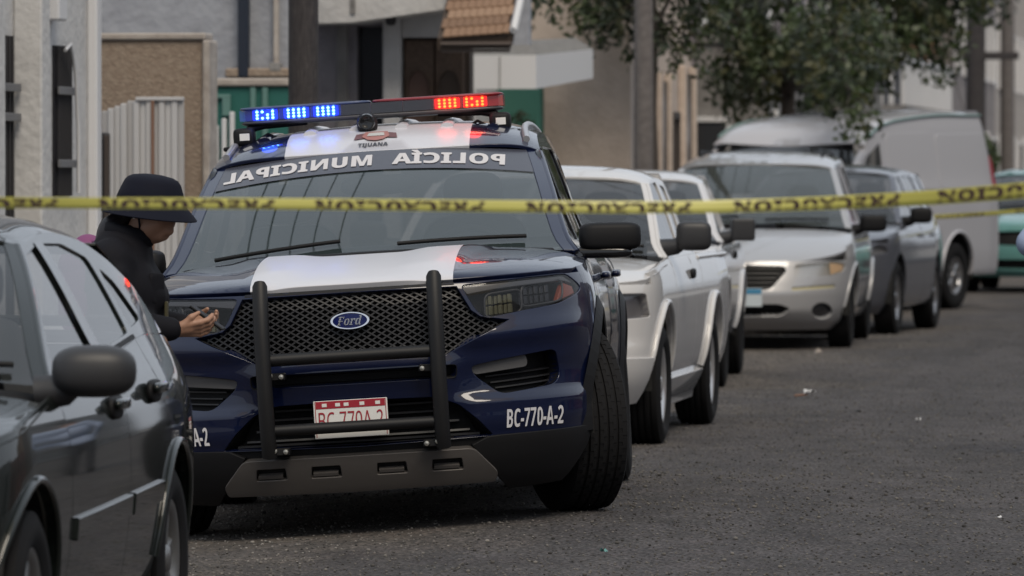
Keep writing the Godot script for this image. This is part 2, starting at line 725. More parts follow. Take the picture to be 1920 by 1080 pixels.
func make_wheel(c: Car, called: String, at: Vector3, side: float, steer: float, spokes: int, rim: Material, r := 0.0, w := 0.0, rim_share := 0.62, grooves := 4, blocks := false) -> Node3D:
	r = r if r > 0.0 else c.wr
	w = w if w > 0.0 else c.ww
	var o := Node3D.new()
	o.name = called
	c.root.add_child(o, true)
	o.position = at
	o.rotation.y = deg_to_rad(steer)
	var bas := Basis(Vector3(0, -side, 0), Vector3(side, 0, 0), Vector3(0, 0, 1))
	bas = Basis(bas.x, bas.y, bas.x.cross(bas.y))
	var h := w * 0.5
	var rr := r * rim_share
	var prof := [Vector2(rr, -h * 0.82), Vector2(rr + (r - rr) * 0.25, -h * 0.97), Vector2(rr + (r - rr) * 0.55, -h), Vector2(r - 0.03, -h * 0.93), Vector2(r - 0.012, -h * 0.84)]
	var span := h * 1.62
	for k in grooves + 1:
		var a := -h * 0.81 + span * k / (grooves + 1)
		var b := -h * 0.81 + span * (k + 1) / (grooves + 1)
		var g := 0.006
		var cr := r - 0.008 * pow(absf((a + b) * 0.5) / h, 2.0)
		prof.append(Vector2(cr - 0.002, a + (g if k else 0.0)))
		prof.append(Vector2(cr, (a + b) * 0.5))
		prof.append(Vector2(cr - 0.002, b - (g if k < grooves else 0.0)))
		if k < grooves:
			prof.append(Vector2(cr - 0.013, b - g * 0.7))
			prof.append(Vector2(cr - 0.013, b + g * 0.7))
	prof.append_array([Vector2(r - 0.012, h * 0.84), Vector2(r - 0.03, h * 0.93), Vector2(rr + (r - rr) * 0.55, h), Vector2(rr + (r - rr) * 0.25, h * 0.97), Vector2(rr, h * 0.82)])
	for k in prof.size():
		prof[k] = Vector2(prof[k].x, prof[k].y)
	var mb := Mb.new()
	if blocks:
		tread(mb, prof, bas, r)
	else:
		mb.lathe(prof, bas, Vector3.ZERO, 48)
	part(o, "tyre", mb, M.tyre)
	var rb := Mb.new()
	var lip := h * 0.80
	rb.lathe([Vector2(rr - 0.045, -h * 0.7), Vector2(rr - 0.004, -h * 0.8)], bas, Vector3.ZERO, 32)
	rb.lathe([Vector2(rr - 0.04, -h * 0.7), Vector2(rr - 0.05, lip - 0.05), Vector2(rr - 0.03, lip - 0.012), Vector2(rr - 0.012, lip), Vector2(rr + 0.003, lip)], bas, Vector3.ZERO, 32)
	for k in spokes:
		var a := TAU * k / spokes
		var d := bas * Vector3(cos(a), 0, sin(a))
		var ax: Vector3 = bas.y
		var wide := rr * 2.2 / spokes
		rb.box(d * rr * 0.52 + ax * (lip - 0.035), Vector3(wide, 0.035, rr * 0.96), Basis(d.cross(ax), ax, -d).orthonormalized() if true else Basis(), 0.012)
	rb.lathe([Vector2(0.0001, lip), Vector2(rr * 0.2, lip - 0.004), Vector2(rr * 0.26, lip - 0.02), Vector2(rr * 0.26, lip - 0.06)], bas, Vector3.ZERO, 20)
	part(o, "rim", rb, rim)
	var db := Mb.new()
	db.lathe([Vector2(0.0001, -0.01), Vector2(rr * 0.72, -0.012), Vector2(rr * 0.9, -0.03)], bas, Vector3.ZERO, 24)
	part(o, "brake_disc", db, M.dark_metal)
	return o


# a tyre whose ribs are cut across into blocks
func tread(mb: Mb, prof: Array, bas: Basis, r: float) -> void:
	var steps := 168
	for i in prof.size() - 1:
		var a: Vector2 = prof[i]
		var b: Vector2 = prof[i + 1]
		var d := b - a
		var nn := Vector2(d.y, -d.x).normalized()
		var rib := int(floor((a.y + b.y) * 0.5 / 0.045 + 20.0))
		for k in steps:
			var pts := []
			for e in [[a, k], [a, k + 1], [b, k + 1], [b, k]]:
				var q: Vector2 = e[0]
				var an: float = TAU * e[1] / steps
				if q.x > r - 0.011 and a.x > r - 0.03 and b.x > r - 0.03 and (k + rib * 2) % 4 == 0:
					q.x -= 0.0022
				pts.append(bas * (Vector3(cos(an), 0, sin(an)) * q.x + Vector3.UP * q.y))
			var c := Vector3(cos(TAU * (k + 0.5) / steps), 0, sin(TAU * (k + 0.5) / steps))
			var m: Vector3 = bas * (c * nn.x + Vector3.UP * nn.y)
			mb.squad(pts[0], pts[1], pts[2], pts[3], m, m, m, m)


# panels of one flank between the lines in `seams`; returns what it made
func flank_panels(c: Car, side: float, seams: Array, called: Array, mats: Array, skip_front := false) -> Array:
	var out := []
	for k in called.size():
		var za: float = seams[k] - (0.0035 if k else 0.0)
		var zb: float = seams[k + 1] + (0.0035 if k < called.size() - 1 else 0.0)
		var up := []
		var steps := maxi(2, int(absf(za - zb) / 0.08))
		for i in steps + 1:
			var z := lerpf(za, zb, float(i) / steps)
			up.append(Vector2(z, Host.tab(c.top, z)))
		var pts := up.duplicate()
		pts.append(Vector2(zb, c.sill))
		pts.append(Vector2(za, c.sill))
		var pieces := [PackedVector2Array(pts)]
		for a in c.arches:
			var after := []
			for q in pieces:
				after.append_array(Geometry2D.clip_polygons(q, PackedVector2Array(arc(Vector2(a[0], a[1]), a[2], 0, 360, 40))))
			pieces = after
		var mb := Mb.new()
		for q in pieces:
			mb.patch(c.sh.sd(Array(q), side), [], c.sh.B, c.cell, 1.0, 0.0, 0.025)
		out.append(part(c.root, called[k], mb, mats[k]))
	return out


# upper side of the cabin: a frame with its panes; windows are outlines in (z, y)
func cabin_side(c: Car, side: float, windows: Array, frame_mat: Material, back: Array, pane_mat: Material = null, pane_name := "side_window") -> void:
	var zc: float = c.G(Vector2(c.half_at(0.0), 0.0)).z
	var base: float = Host.tab(c.top, zc) + 0.004
	var pts := c.pillar(base)
	var a0: Vector2 = pts[0]
	var start := Vector2(a0.x + 0.02, base)
	var z_last: float = pts[pts.size() - 1].x
	var pl := [start]
	pl.append_array(pts)
	for i in range(1, 15):
		var z := lerpf(z_last, c.roof_end, i / 14.0)
		pl.append(Vector2(z, c.roof_side(z)))
	pl.append_array(back)
	var low: Vector2 = pl[pl.size() - 1]
	for i in range(1, 14):
		var z := lerpf(low.x, start.x, i / 14.0)
		pl.append(Vector2(z, Host.tab(c.top, z) + 0.004))
	var holes := []
	for w in windows:
		holes.append(c.sh.sd(soft(w, 0.04), side))
	var mb := Mb.new()
	mb.patch(c.sh.sd(pl, side), holes, c.sh.B, c.cell, 1.0, 0.0, 0.02)
	part(c.root, "window_frame", mb, frame_mat)
	for h in holes:
		var g := Mb.new()
		g.patch(h, [], c.sh.B, c.cell * 1.5, 1.0, -0.008)
		part(c.root, pane_name, g, pane_mat if pane_mat else c.clear)


# rear end, floor, seats and other things that close the body
func close_body(c: Car, seats := true, seat_mat: Material = null) -> void:
	var w: Callable = func(y: float) -> float: return c.sh.X(c.rear, y)
	var ytop: float = Host.tab(c.top, c.rear)
	var half := [Vector2(0, ytop)]
	for i in 11:
		var y := lerpf(ytop, c.sill, i / 10.0)
		half.append(Vector2(w.call(y), y))
	half.append(Vector2(0, c.sill))
	var mb := Mb.new()
	mb.patch(PackedVector2Array(whole(half)), [], func(p: Vector2) -> Vector3: return Vector3(p.x, p.y, c.rear), Vector2(0.3, 0.2), -1.0)
	part(c.root, "tail_panel", mb, c.body)
	var fl := Mb.new()
	var x: float = Host.tab(c.sh.W, c.sill) - 0.28
	var z_in: float = (c.cowl.x + 0.35)
	fl.box(Vector3(0, c.sill + 0.03, (z_in + c.rear) * 0.5), Vector3(x * 2.0, 0.05, z_in - c.rear - 0.1))
	fl.box(Vector3(0, c.sill + 0.05, c.arches[0][0] * 0.5 + 0.3), Vector3(c.track * 2.0 - c.ww - 0.25, 0.08, 0.8))
	fl.box(Vector3(0, (c.sill + c.cowl.y) * 0.5 - 0.08, c.cowl.x + 0.25), Vector3(x * 2.0 - 0.1, c.cowl.y - c.sill - 0.25, 0.04))
	fl.tube([Vector3(-c.track + 0.1, c.wr, -c.wb), Vector3(c.track - 0.1, c.wr, -c.wb)], 0.045)
	fl.tube([Vector3(-c.track + 0.1, c.wr - 0.05, 0), Vector3(c.track - 0.1, c.wr - 0.05, 0)], 0.04)
	for a in c.arches:
		for s in [-1.0, 1.0]:
			var xo: float = c.sh.X(a[0], a[1] + a[2] * 0.5) - 0.03
			var ring := []
			for k in 15:
				var an := deg_to_rad(lerpf(-8, 188, k / 14.0))
				ring.append(Vector2(a[0] + cos(an) * (a[2] + 0.015), a[1] + sin(an) * (a[2] + 0.015)))
			for k in 14:
				var p: Vector2 = ring[k]
				var q: Vector2 = ring[k + 1]
				fl.quad(Vector3(s * xo, p.y, p.x), Vector3(s * xo, q.y, q.x), Vector3(s * (xo - 0.42), q.y, q.x), Vector3(s * (xo - 0.42), p.y, p.x), Vector3(0, a[1] - p.y, a[0] - p.x))
			var inner := PackedVector2Array(ring)
			fl.patch(inner, [], func(p: Vector2) -> Vector3: return Vector3(s * (xo - 0.42), p.y, p.x), Vector2(0.4, 0.4), 1.0)
	part(c.root, "underbody", fl, M.under)
	if not seats:
		return
	var db := Mb.new()
	var dw: float = c.half_at(0.0) - 0.03
	var dy: float = c.cowl.y - 0.07
	superpod(db, Vector3(0, dy - 0.12, c.cowl.x - 0.30), Vector3(dw * 2.0, 0.26, 0.5), Basis(), 0.35)
	part(c.root, "dashboard", db, M.interior)
	for s in [-1.0, 1.0]:
		var sb := Mb.new()
		var zs: float = c.head.x + 0.02
		var ys: float = c.cowl.y - 0.42
		superpod(sb, Vector3(s * dw * 0.48, ys - 0.05, zs + 0.18), Vector3(0.5, 0.18, 0.52), Basis(), 0.5)
		superpod(sb, Vector3(s * dw * 0.48, ys + 0.26, zs - 0.12), Vector3(0.5, 0.62, 0.16), Basis(Vector3.RIGHT, -0.2), 0.5)
		superpod(sb, Vector3(s * dw * 0.48, ys + 0.66, zs - 0.2), Vector3(0.27, 0.18, 0.11), Basis(Vector3.RIGHT, -0.15), 0.6)
		part(c.root, "front_seat", sb, seat_mat if seat_mat else M.interior)
	var st := Mb.new()
	var ring := []
	var bs := Basis(Vector3.RIGHT, -1.15)
	for k in 25:
		ring.append(Vector3(dw * 0.48, dy - 0.02, c.cowl.x - 0.62) + bs * Vector3(cos(TAU * k / 24) * 0.185, 0, sin(TAU * k / 24) * 0.185))
	st.tube(ring, 0.016, 8, false)
	st.tube([ring[0], ring[12]], 0.02, 6)
	part(c.root, "steering_wheel", st, M.black_plastic)


func roof_panel(c: Car, called := "roof", mat: Material = null, x0 := -9.0, x1 := 9.0) -> MeshInstance3D:
	var pl := PackedVector2Array()
	var wh: float = c.half_at(1.0)
	for i in 17:
		var x := lerpf(-wh, wh, i / 16.0)
		pl.append(Vector2(x, c.head.x - c.wc * x * x + 0.004))
	var z_edge: float = c.head.x - c.wc * wh * wh
	for i in range(1, 17):
		var z := lerpf(z_edge, c.roof_end, i / 16.0)
		pl.append(Vector2(c.roof_half(z), z))
	for i in range(16, 0, -1):
		var z := lerpf(z_edge, c.roof_end, i / 16.0)
		pl.append(Vector2(-c.roof_half(z), z))
	var mb := Mb.new()
	if x0 > -8.0 or x1 < 8.0:
		for q in Geometry2D.intersect_polygons(pl, PackedVector2Array([Vector2(x0, -9), Vector2(x1, -9), Vector2(x1, 9), Vector2(x0, 9)])):
			mb.patch(q, [], c.R, Vector2(0.08, 0.15), -1.0, 0.0, 0.015)
	else:
		mb.patch(pl, [], c.R, Vector2(0.08, 0.15), -1.0, 0.0, 0.015)
	return part(c.root, called, mb, mat if mat else c.body)


func hood_outline(c: Car, z_back: float, y_front: float) -> PackedVector2Array:
	var pl := PackedVector2Array()
	var xm: float = c.sh.X(z_back, c.shoulder(z_back))
	# front edge, following the nose
	var side := []
	var zf: float = 0.0
	for i in 21:
		var x := xm * 0.97 * i / 20.0
		var u := c.sh.ux(x, y_front)
		var b: Vector3 = c.sh.B(Vector2(u, y_front))
		side.append(Vector2(x, b.z))
		zf = b.z
	for i in range(1, 13):
		var z := lerpf(zf, z_back, i / 12.0)
		side.append(Vector2(minf(c.hood_half(z), xm * 1.02), z))
	for p in side:
		pl.append(p)
	# cowl edge, parallel to the windscreen
	for i in range(1, 10):
		var x: float = lerpf(side[side.size() - 1].x, 0.0, i / 9.0)
		pl.append(Vector2(x, z_back + (c.wc * (xm * xm - x * x))))
	var out := pl.duplicate()
	for i in range(pl.size() - 2, 0, -1):
		out.append(Vector2(-pl[i].x, pl[i].y))
	return out


func rear_glass(c: Car, mat: Material, inset := 0.09) -> void:
	var a := PackedVector2Array()
	var b := PackedVector2Array()
	for i in 9:
		a.append(Vector2(c.k_half(i / 8.0), i / 8.0))
		b.append(Vector2(c.k_half(0.1 + 0.8 * i / 8.0) - inset, 0.1 + 0.8 * i / 8.0))
	for i in 9:
		a.append(Vector2(-c.k_half(1.0 - i / 8.0), 1.0 - i / 8.0))
		b.append(Vector2(-c.k_half(0.9 - 0.8 * i / 8.0) + inset, 0.9 - 0.8 * i / 8.0))
	var mb := Mb.new()
	mb.patch(a, [b], c.K, Vector2(0.2, 0.2), 1.0, 0.0, 0.01)
	part(c.root, "rear_window_frame", mb, mat)
	var g := Mb.new()
	g.patch(b, [], c.K, Vector2(0.2, 0.2), 1.0, -0.004)
	part(c.root, "rear_window", g, c.clear)


func windscreen(c: Car, border: float, pane: Material, frame: Material) -> void:
	var g := Mb.new()
	g.patch(c.wind(border, 0.0, 0.985), [], c.G, Vector2(0.1, 0.1), 1.0, -0.004)
	part(c.root, "windshield", g, pane)
	for s in [-1.0, 1.0]:
		var pl := []
		for i in 13:
			var t := i / 12.0
			pl.append(Vector2(s * (c.half_at(t) - border + 0.004), t))
		for i in 13:
			var t := 1.0 - i / 12.0
			pl.append(Vector2(s * c.half_at(t), t))
		var mb := Mb.new()
		mb.patch(PackedVector2Array(pl), [], c.G, Vector2(0.04, 0.06), 1.0, 0.0, 0.012)
		var line := []
		for i in 13:
			var t := i / 12.0
			line.append(c.G(Vector2(s * (c.half_at(t) - 0.004), t)) - Vector3(0, 0.012, 0))
		mb.tube(line, 0.016, 8)
		part(c.root, "front_pillar", mb, frame)


func wipers(c: Car) -> void:
	for s in [-0.75, 0.15]:
		var w: float = c.half_at(0.05)
		var mb := Mb.new()
		var pts := []
		for k in 7:
			var e := Mb.on(c.G, Vector2(s * w + k / 6.0 * 0.55, 0.03 + 0.05 * k / 6.0), 1.0, 0.018)
			pts.append(e[0])
		mb.tube(pts, 0.010, 6)
		part(c.root, "wiper", mb, M.black_plastic)


func pocket(c: Car, called: String, outline: PackedVector2Array, depth: float, mat: Material) -> MeshInstance3D:
	var mb := Mb.new()
	mb.patch(outline, [], c.sh.B, c.cell, 1.0, -depth)
	mb.edge(outline, c.sh.B, c.cell, 1.0, -0.002, depth, -1.0)
	return part(c.root, called, mb, mat)


func skin(c: Car, called: String, outline: PackedVector2Array, holes: Array, mat: Material, off := 0.0, skirt := 0.02) -> MeshInstance3D:
	var mb := Mb.new()
	mb.patch(outline, holes, c.sh.B, c.cell, 1.0, off, skirt)
	return part(c.root, called, mb, mat)


# ------------------------------------------------------------------ the police utility vehicle
func build_police() -> void:
	var root := thing("police_car", "navy and white police utility vehicle with push bar and lit blue and red light bar", "police car")
	root.position = POLICE_AT
	root.basis = Basis(Vector3.UP, deg_to_rad(POLICE_TURN.y)) * Basis(Vector3.BACK, deg_to_rad(POLICE_TURN.z)) * Basis(Vector3.RIGHT, deg_to_rad(POLICE_TURN.x))
	var c := Car.new()
	c.root = root
	var sh := Shape.new()
	sh.W = [[0.12, 0.87], [0.2, 0.93], [0.36, 0.975], [0.45, 0.975], [0.6, 0.99], [0.75, 1.0], [0.9, 0.995], [1.0, 0.975], [1.06, 0.95], [1.10, 0.915], [1.15, 0.875], [1.22, 0.845], [1.4, 0.79], [1.6, 0.725], [1.66, 0.70], [1.75, 0.66]]
	sh.N = [[0.12, 0.77], [0.2, 0.84], [0.3, 0.885], [0.38, 0.90], [0.45, 0.885], [0.55, 0.90], [0.66, 0.915], [0.72, 0.90], [0.85, 0.885], [0.98, 0.865], [1.02, 0.84], [1.06, 0.80]]
	sh.T = [[-4.2, 0.88], [-3.9, 0.96], [-3.3, 1.015], [-2.6, 1.02], [-1.5, 1.0], [-0.6, 0.995], [0.0, 1.0]]
	sh.power = 3.0
	sh.ready()
	c.sh = sh
	c.hy = [[-0.5, 1.150], [-0.1, 1.138], [0.3, 1.112], [0.55, 1.085], [0.72, 1.058], [0.82, 1.035], [0.87, 1.012]]
	c.drop = [[-0.5, 0.075], [0.3, 0.07], [0.6, 0.045], [0.8, 0.018], [0.87, 0.006]]
	c.hm = 5.0
	c.cowl = Vector2(-0.40, 1.150)
	c.head = Vector2(-1.34, 1.605)
	c.wc = 0.20
	c.wdip = 0.045
	c.ry = [[-1.34, 1.606], [-1.46, 1.650], [-1.62, 1.692], [-1.9, 1.728], [-2.5, 1.745], [-3.2, 1.73], [-3.8, 1.68]]
	c.ry.reverse()
	c.crown = 0.04
	c.edge = 0.045
	c.roof_end = -3.78
	c.tail = Vector2(-4.0, 1.13)
	c.rear = -4.12
	c.top = [[-4.2, 1.11], [-2.0, 1.10], [-0.6, 1.075], [-0.3, 1.07], [0.3, 1.04], [0.6, 1.02], [0.9, 1.0]]
	c.sill = 0.30
	c.arches = [[0.0, 0.40, 0.435], [-3.025, 0.40, 0.435]]
	c.wr = 0.392
	c.ww = 0.262
	c.track = 0.86
	c.wb = 3.025
	c.body = M.navy
	c.clear = M.tint
	c.cell = Vector2(0.05, 0.04)

	# --- bonnet, with the white band down its middle; two raised ridges
	var hood_y := func(p: Vector2) -> Vector3:
		var q := c.H(p)
		var f := clampf((0.80 - p.y) / 0.25, 0.0, 1.0) * clampf((p.y + 0.45) / 0.2, 0.0, 1.0)
		var ax := absf(p.x)
		var edge_at := lerpf(0.34, 0.52, clampf((0.8 - p.y) / 1.2, 0.0, 1.0))
		q.y += 0.016 * f * smoothstep(edge_at + 0.09, edge_at - 0.03, ax) - 0.014 * f * smoothstep(0.30, 0.16, ax)
		return q
	var outline := hood_outline(c, -0.36, 1.018)
	var band := PackedVector2Array([Vector2(-0.41, 2), Vector2(0.43, 2), Vector2(0.43, -2), Vector2(-0.41, -2)])
	var mb := Mb.new()
	for q in Geometry2D.clip_polygons(outline, band):
		mb.patch(q, [], hood_y, Vector2(0.04, 0.06), -1.0, 0.0, 0.03)
	var hood := part(root, "hood", mb, M.navy)
	mb = Mb.new()
	for q in Geometry2D.intersect_polygons(outline, band):
		mb.patch(q, [], hood_y, Vector2(0.04, 0.06), -1.0, 0.0, 0.03)
	part(hood, "white_band", mb, M.white_film)

	# --- the nose
	var grille := [Vector2(0, 0.992), Vector2(0.445, 0.988), Vector2(0.50, 0.885), Vector2(0.535, 0.858), Vector2(0.655, 0.838), Vector2(0.385, 0.705), Vector2(0, 0.70)]
	var lamp := soft([Vector2(0.455, 0.992), Vector2(0.885, 1.015), Vector2(0.945, 0.955), Vector2(0.935, 0.925), Vector2(0.86, 0.886), Vector2(0.70, 0.866), Vector2(0.555, 0.846), Vector2(0.515, 0.880)], 0.03)
	var fog := soft([Vector2(0.485, 0.655), Vector2(0.60, 0.675), Vector2(0.835, 0.705), Vector2(0.852, 0.60), Vector2(0.825, 0.555), Vector2(0.60, 0.532), Vector2(0.50, 0.612)], 0.03)
	var slot := soft([Vector2(-0.43, 0.668), Vector2(0.43, 0.668), Vector2(0.425, 0.61), Vector2(-0.425, 0.61)], 0.02)
	var intake := soft(whole([Vector2(0, 0.545), Vector2(0.33, 0.540), Vector2(0.42, 0.505), Vector2(0.50, 0.43), Vector2(0.565, 0.362), Vector2(0, 0.352)]), 0.02)
	var grille_u := sh.fr(whole(grille))
	var lamp_u := sh.fr(lamp)
	var lamp_l := sh.fr(mirrored(lamp))
	var fog_u := sh.fr(fog)
	var fog_l := sh.fr(mirrored(fog))
	var slot_u := sh.fr(slot)
	var intake_u := sh.fr(intake)
	var outer := PackedVector2Array()
	for y in [1.012, 0.95, 0.9, 0.85, 0.8, 0.7, 0.6, 0.5, 0.44, 0.375]:
		outer.append(Vector2(sh.uz(0.40, y) if y > 0.55 else sh.uz(0.415, y), y))
	var blue := PackedVector2Array()
	for p in outer:
		blue.append(p)
	blue.append(Vector2(sh.ux(0.57, 0.365), 0.365))
	blue.append(Vector2(-sh.ux(0.57, 0.365), 0.365))
	for k in range(outer.size() - 1, -1, -1):
		blue.append(Vector2(-outer[k].x, outer[k].y))
	blue.append(Vector2(-sh.ux(0.445, 1.0), 1.0))
	blue.append(Vector2(sh.ux(0.445, 1.0), 1.0))
	# the sculpted bumper: creases run from the grille corner outward and over the number
	var nose := func(p: Vector2) -> Vector3:
		var b := sh.B(p)
		var ax := absf(b.x)
		var f := smoothstep(0.36, 0.52, ax) * smoothstep(1.0, 0.9, ax)
		var crest := lerpf(0.775, 0.80, clampf((ax - 0.45) / 0.45, 0.0, 1.0))
		var sh2 := 0.030 * f * exp(-pow((b.y - crest) / 0.05, 2.0))
		sh2 += 0.035 * f * smoothstep(0.555, 0.50, b.y) * smoothstep(0.36, 0.45, b.y)
		sh2 -= 0.03 * f * exp(-pow((b.y - 0.62) / 0.08, 2.0))
		return b + Vector3(signf(b.x) * 0.25, 0, 0.9).normalized() * sh2
	mb = Mb.new()
	mb.patch(blue, [grille_u, lamp_u, lamp_l, fog_u, fog_l, slot_u, intake_u], nose, Vector2(0.035, 0.022), 1.0, 0.0, 0.05)
	var bumper := part(root, "front_bumper", mb, M.navy)
	# number lettered on both ends of the bumper
	for s in [[0.610, 0.835], [-0.835, -0.610]]:
		var tb := Mb.new()
		var place := func(q: Vector2) -> Vector3:
			var e := Mb.on(nose, Vector2(sh.ux(s[0] + q.x, 0.43), 0.393 + q.y), 1.0, 0.004)
			return e[0]
		tb.text("BC-770-A-2", M.font_bold, Vector2(s[1] - s[0], 0.075), place, Vector3(0, 0, 1))
		part(bumper, "number_lettering", tb, M.white_film)

	# grille: backing, lattice, rim, badge
	mb = Mb.new()
	mb.patch(grille_u, [], sh.B, c.cell, 1.0, -0.09)
	mb.edge(grille_u, sh.B, c.cell, 1.0, -0.004, 0.09, -1.0)
	mb.bar(PackedVector2Array([Vector2(-0.445, 0.998), Vector2(0.445, 0.998)]), sh.B, 0.05, 1.0, 0.0, 0.012, 0.03)
	var gr := part(root, "grille", mb, M.black_plastic)
	mb = Mb.new()
	var bumpy := func(p: Vector2) -> Vector3:
		return sh.B(p)
	for k in range(-28, 29):
		for d in [-1.0, 1.0]:
			var x0 := k * 0.042
			var line := PackedVector2Array([Vector2(x0 - d * 0.2, 0.65), Vector2(x0 + d * 0.5, 1.05)])
			line = PackedVector2Array([Vector2(x0 - d * 0.36, 0.62), Vector2(x0 + d * 0.36, 1.06)])
			for q in Geometry2D.intersect_polyline_with_polygon(line, grille_u):
				if q.size() > 1 and q[0].distance_to(q[q.size() - 1]) > 0.015:
					mb.bar(q, bumpy, 0.12, 1.0, -0.022 - (0.002 if d > 0.0 else 0.0), 0.0052, 0.022)
	part(gr, "lattice", mb, M.satin_black)
	mb = Mb.new()
	var place_badge := func(r: float, lift: float, n: int) -> PackedVector3Array:
		var out := PackedVector3Array()
		for k in n:
			var p := Vector2(cos(TAU * k / n) * 0.083 * r, 0.873 + sin(TAU * k / n) * 0.036 * r)
			out.append(sh.B(Vector2(p.x, p.y)) + Vector3(0, 0, lift))
		return out
	var ring_a: PackedVector3Array = place_badge.call(1.0, 0.0, 36)
	var ring_b: PackedVector3Array = place_badge.call(0.97, 0.018, 36)
	var ring_c: PackedVector3Array = place_badge.call(0.86, 0.018, 36)
	for k in 36:
		var l := (k + 1) % 36
		mb.quad(ring_a[k], ring_a[l], ring_b[l], ring_b[k], ring_a[k] - sh.B(Vector2(0, 0.873)))
		mb.quad(ring_b[k], ring_b[l], ring_c[l], ring_c[k], Vector3.BACK)
	var badge := part(root, "badge", mb, M.chrome)
	mb = Mb.new()
	for k in 36:
		var l := (k + 1) % 36
		mb.tri(ring_c[k] - Vector3(0, 0, 0.003), ring_c[l] - Vector3(0, 0, 0.003), sh.B(Vector2(0, 0.873)) + Vector3(0, 0, 0.017), Vector3.BACK, Vector3.BACK, Vector3.BACK)
	part(badge, "oval", mb, M.badge_blue)
	mb = Mb.new()
	var script_at := func(q: Vector2) -> Vector3: return sh.B(Vector2(-0.052 + q.x + (q.y - 0.01) * 0.3, 0.855 + q.y)) + Vector3(0, 0, 0.021)
	mb.text("Ford", M.font_serif, Vector2(0.098, 0.037), script_at, Vector3.BACK)
	part(badge, "script", mb, M.chrome)

	# headlamps
	for s in [1.0, -1.0]:
		var lu: PackedVector2Array = lamp_u if s > 0.0 else lamp_l
		mb = Mb.new()
		mb.patch(lu, [], sh.B, c.cell, 1.0, -0.07)
		mb.edge(lu, sh.B, c.cell, 1.0, -0.003, 0.07, -1.0)
		var hl := part(root, "headlight", mb, M.lamp_black)
		# silver upper reveal
		var strip := [Vector2(0.465, 0.985), Vector2(0.88, 1.006), Vector2(0.915, 0.975), Vector2(0.87, 0.990), Vector2(0.60, 0.970), Vector2(0.488, 0.955)]
		strip = strip if s > 0.0 else mirrored(strip)
		mb = Mb.new()
		mb.patch(sh.fr(strip), [], sh.B, c.cell, 1.0, -0.012, 0.03)
		part(hl, "reveal", mb, M.reveal)
		for q in [[0.565, 0.69, 0.862, 0.945, M.lamp_gold], [0.715, 0.855, 0.888, 0.965, M.lamp_dark]]:
			# reflector bowl of thin ribs in a dark frame
			var fm := Mb.new()
			for row in 2:
				var ya: float = lerpf(q[2], q[3], row * 0.52 + 0.04)
				var yb: float = lerpf(q[2], q[3], row * 0.52 + 0.44)
				for k in 9:
					var xa: float = lerpf(q[0], q[1], k / 9.0)
					var xb: float = lerpf(q[0], q[1], (k + 0.8) / 9.0)
					var cells := PackedVector2Array()
					for e in [Vector2(xa, ya), Vector2(xb, ya), Vector2(xb, yb), Vector2(xa, yb)]:
						cells.append(Vector2(s * sh.ux(e.x, e.y), e.y + (e.x - 0.6) * 0.06))
					fm.patch(cells, [], sh.B, Vector2(0.1, 0.1), 1.0, -0.04 + 0.012 * sin(k * 2.1), 0.01)
			part(hl, "reflector", fm, q[4])
			var tr := Mb.new()
			var rim := []
			for e in soft([Vector2(q[0] - 0.015, q[2] - 0.012), Vector2(q[1] + 0.012, q[2] - 0.004), Vector2(q[1] + 0.014, q[3] + 0.008), Vector2(q[0] - 0.012, q[3] + 0.002)], 0.03):
				rim.append(sh.B(Vector2(s * sh.ux(e.x, e.y + (e.x - 0.6) * 0.06), e.y + (e.x - 0.6) * 0.06)) - Vector3(0, 0, 0.03))
			rim.append(rim[0])
			tr.tube(rim, 0.005, 6, false)
			part(hl, "lamp_ring", tr, M.dark_metal)
		var amber := [Vector2(0.885, 0.975), Vector2(0.922, 0.958), Vector2(0.93, 0.93), Vector2(0.862, 0.902)]
		amber = amber if s > 0.0 else mirrored(amber)
		mb = Mb.new()
		mb.patch(sh.fr(amber), [], sh.B, c.cell, 1.0, -0.018, 0.02)
		part(hl, "side_reflector", mb, M.amber)
		mb = Mb.new()
		mb.patch(lu, [], sh.B, c.cell, 1.0, -0.004)
		part(hl, "lens", mb, M.lens)

	# fog pockets with light strip and slats
	for s in [1.0, -1.0]:
		var fu: PackedVector2Array = fog_u if s > 0.0 else fog_l
		mb = Mb.new()
		mb.patch(fu, [], nose, Vector2(0.05, 0.04), 1.0, -0.08)
		mb.edge(fu, nose, Vector2(0.05, 0.04), 1.0, -0.004, 0.08, -1.0)
		var pk := part(root, "fog_lamp_pocket", mb, M.black_plastic)
		var bar_ := soft([Vector2(0.492, 0.652), Vector2(0.72, 0.685), Vector2(0.73, 0.635), Vector2(0.505, 0.617)], 0.018)
		bar_ = bar_ if s > 0.0 else mirrored(bar_)
		mb = Mb.new()
		mb.patch(sh.fr(bar_), [], nose, Vector2(0.05, 0.04), 1.0, -0.018, 0.04)
		part(pk, "light_strip", mb, M.grey_lens)
		for k in 4:
			mb = Mb.new()
			mb.bar(PackedVector2Array([Vector2(s * sh.ux(0.56 + 0.02 * k, 0.6), 0.605 - 0.02 * k), Vector2(s * sh.ux(0.84, 0.6), 0.618 - 0.02 * k)]), nose, 0.05, 1.0, -0.05, 0.005, 0.02)
			part(pk, "slat", mb, M.satin_black)
	pocket(c, "grille_slot", slot_u, 0.07, M.black_plastic)
	var ik := pocket(c, "lower_intake", intake_u, 0.10, M.black_plastic)
	for k in 5:
		mb = Mb.new()
		var y := 0.375 + 0.033 * k
		var xe := 0.53 - 0.045 * k
		mb.bar(PackedVector2Array([Vector2(-xe, y), Vector2(xe, y)]), sh.B, 0.05, 1.0, -0.045, 0.007, 0.03)
		part(ik, "slat", mb, M.satin_black)

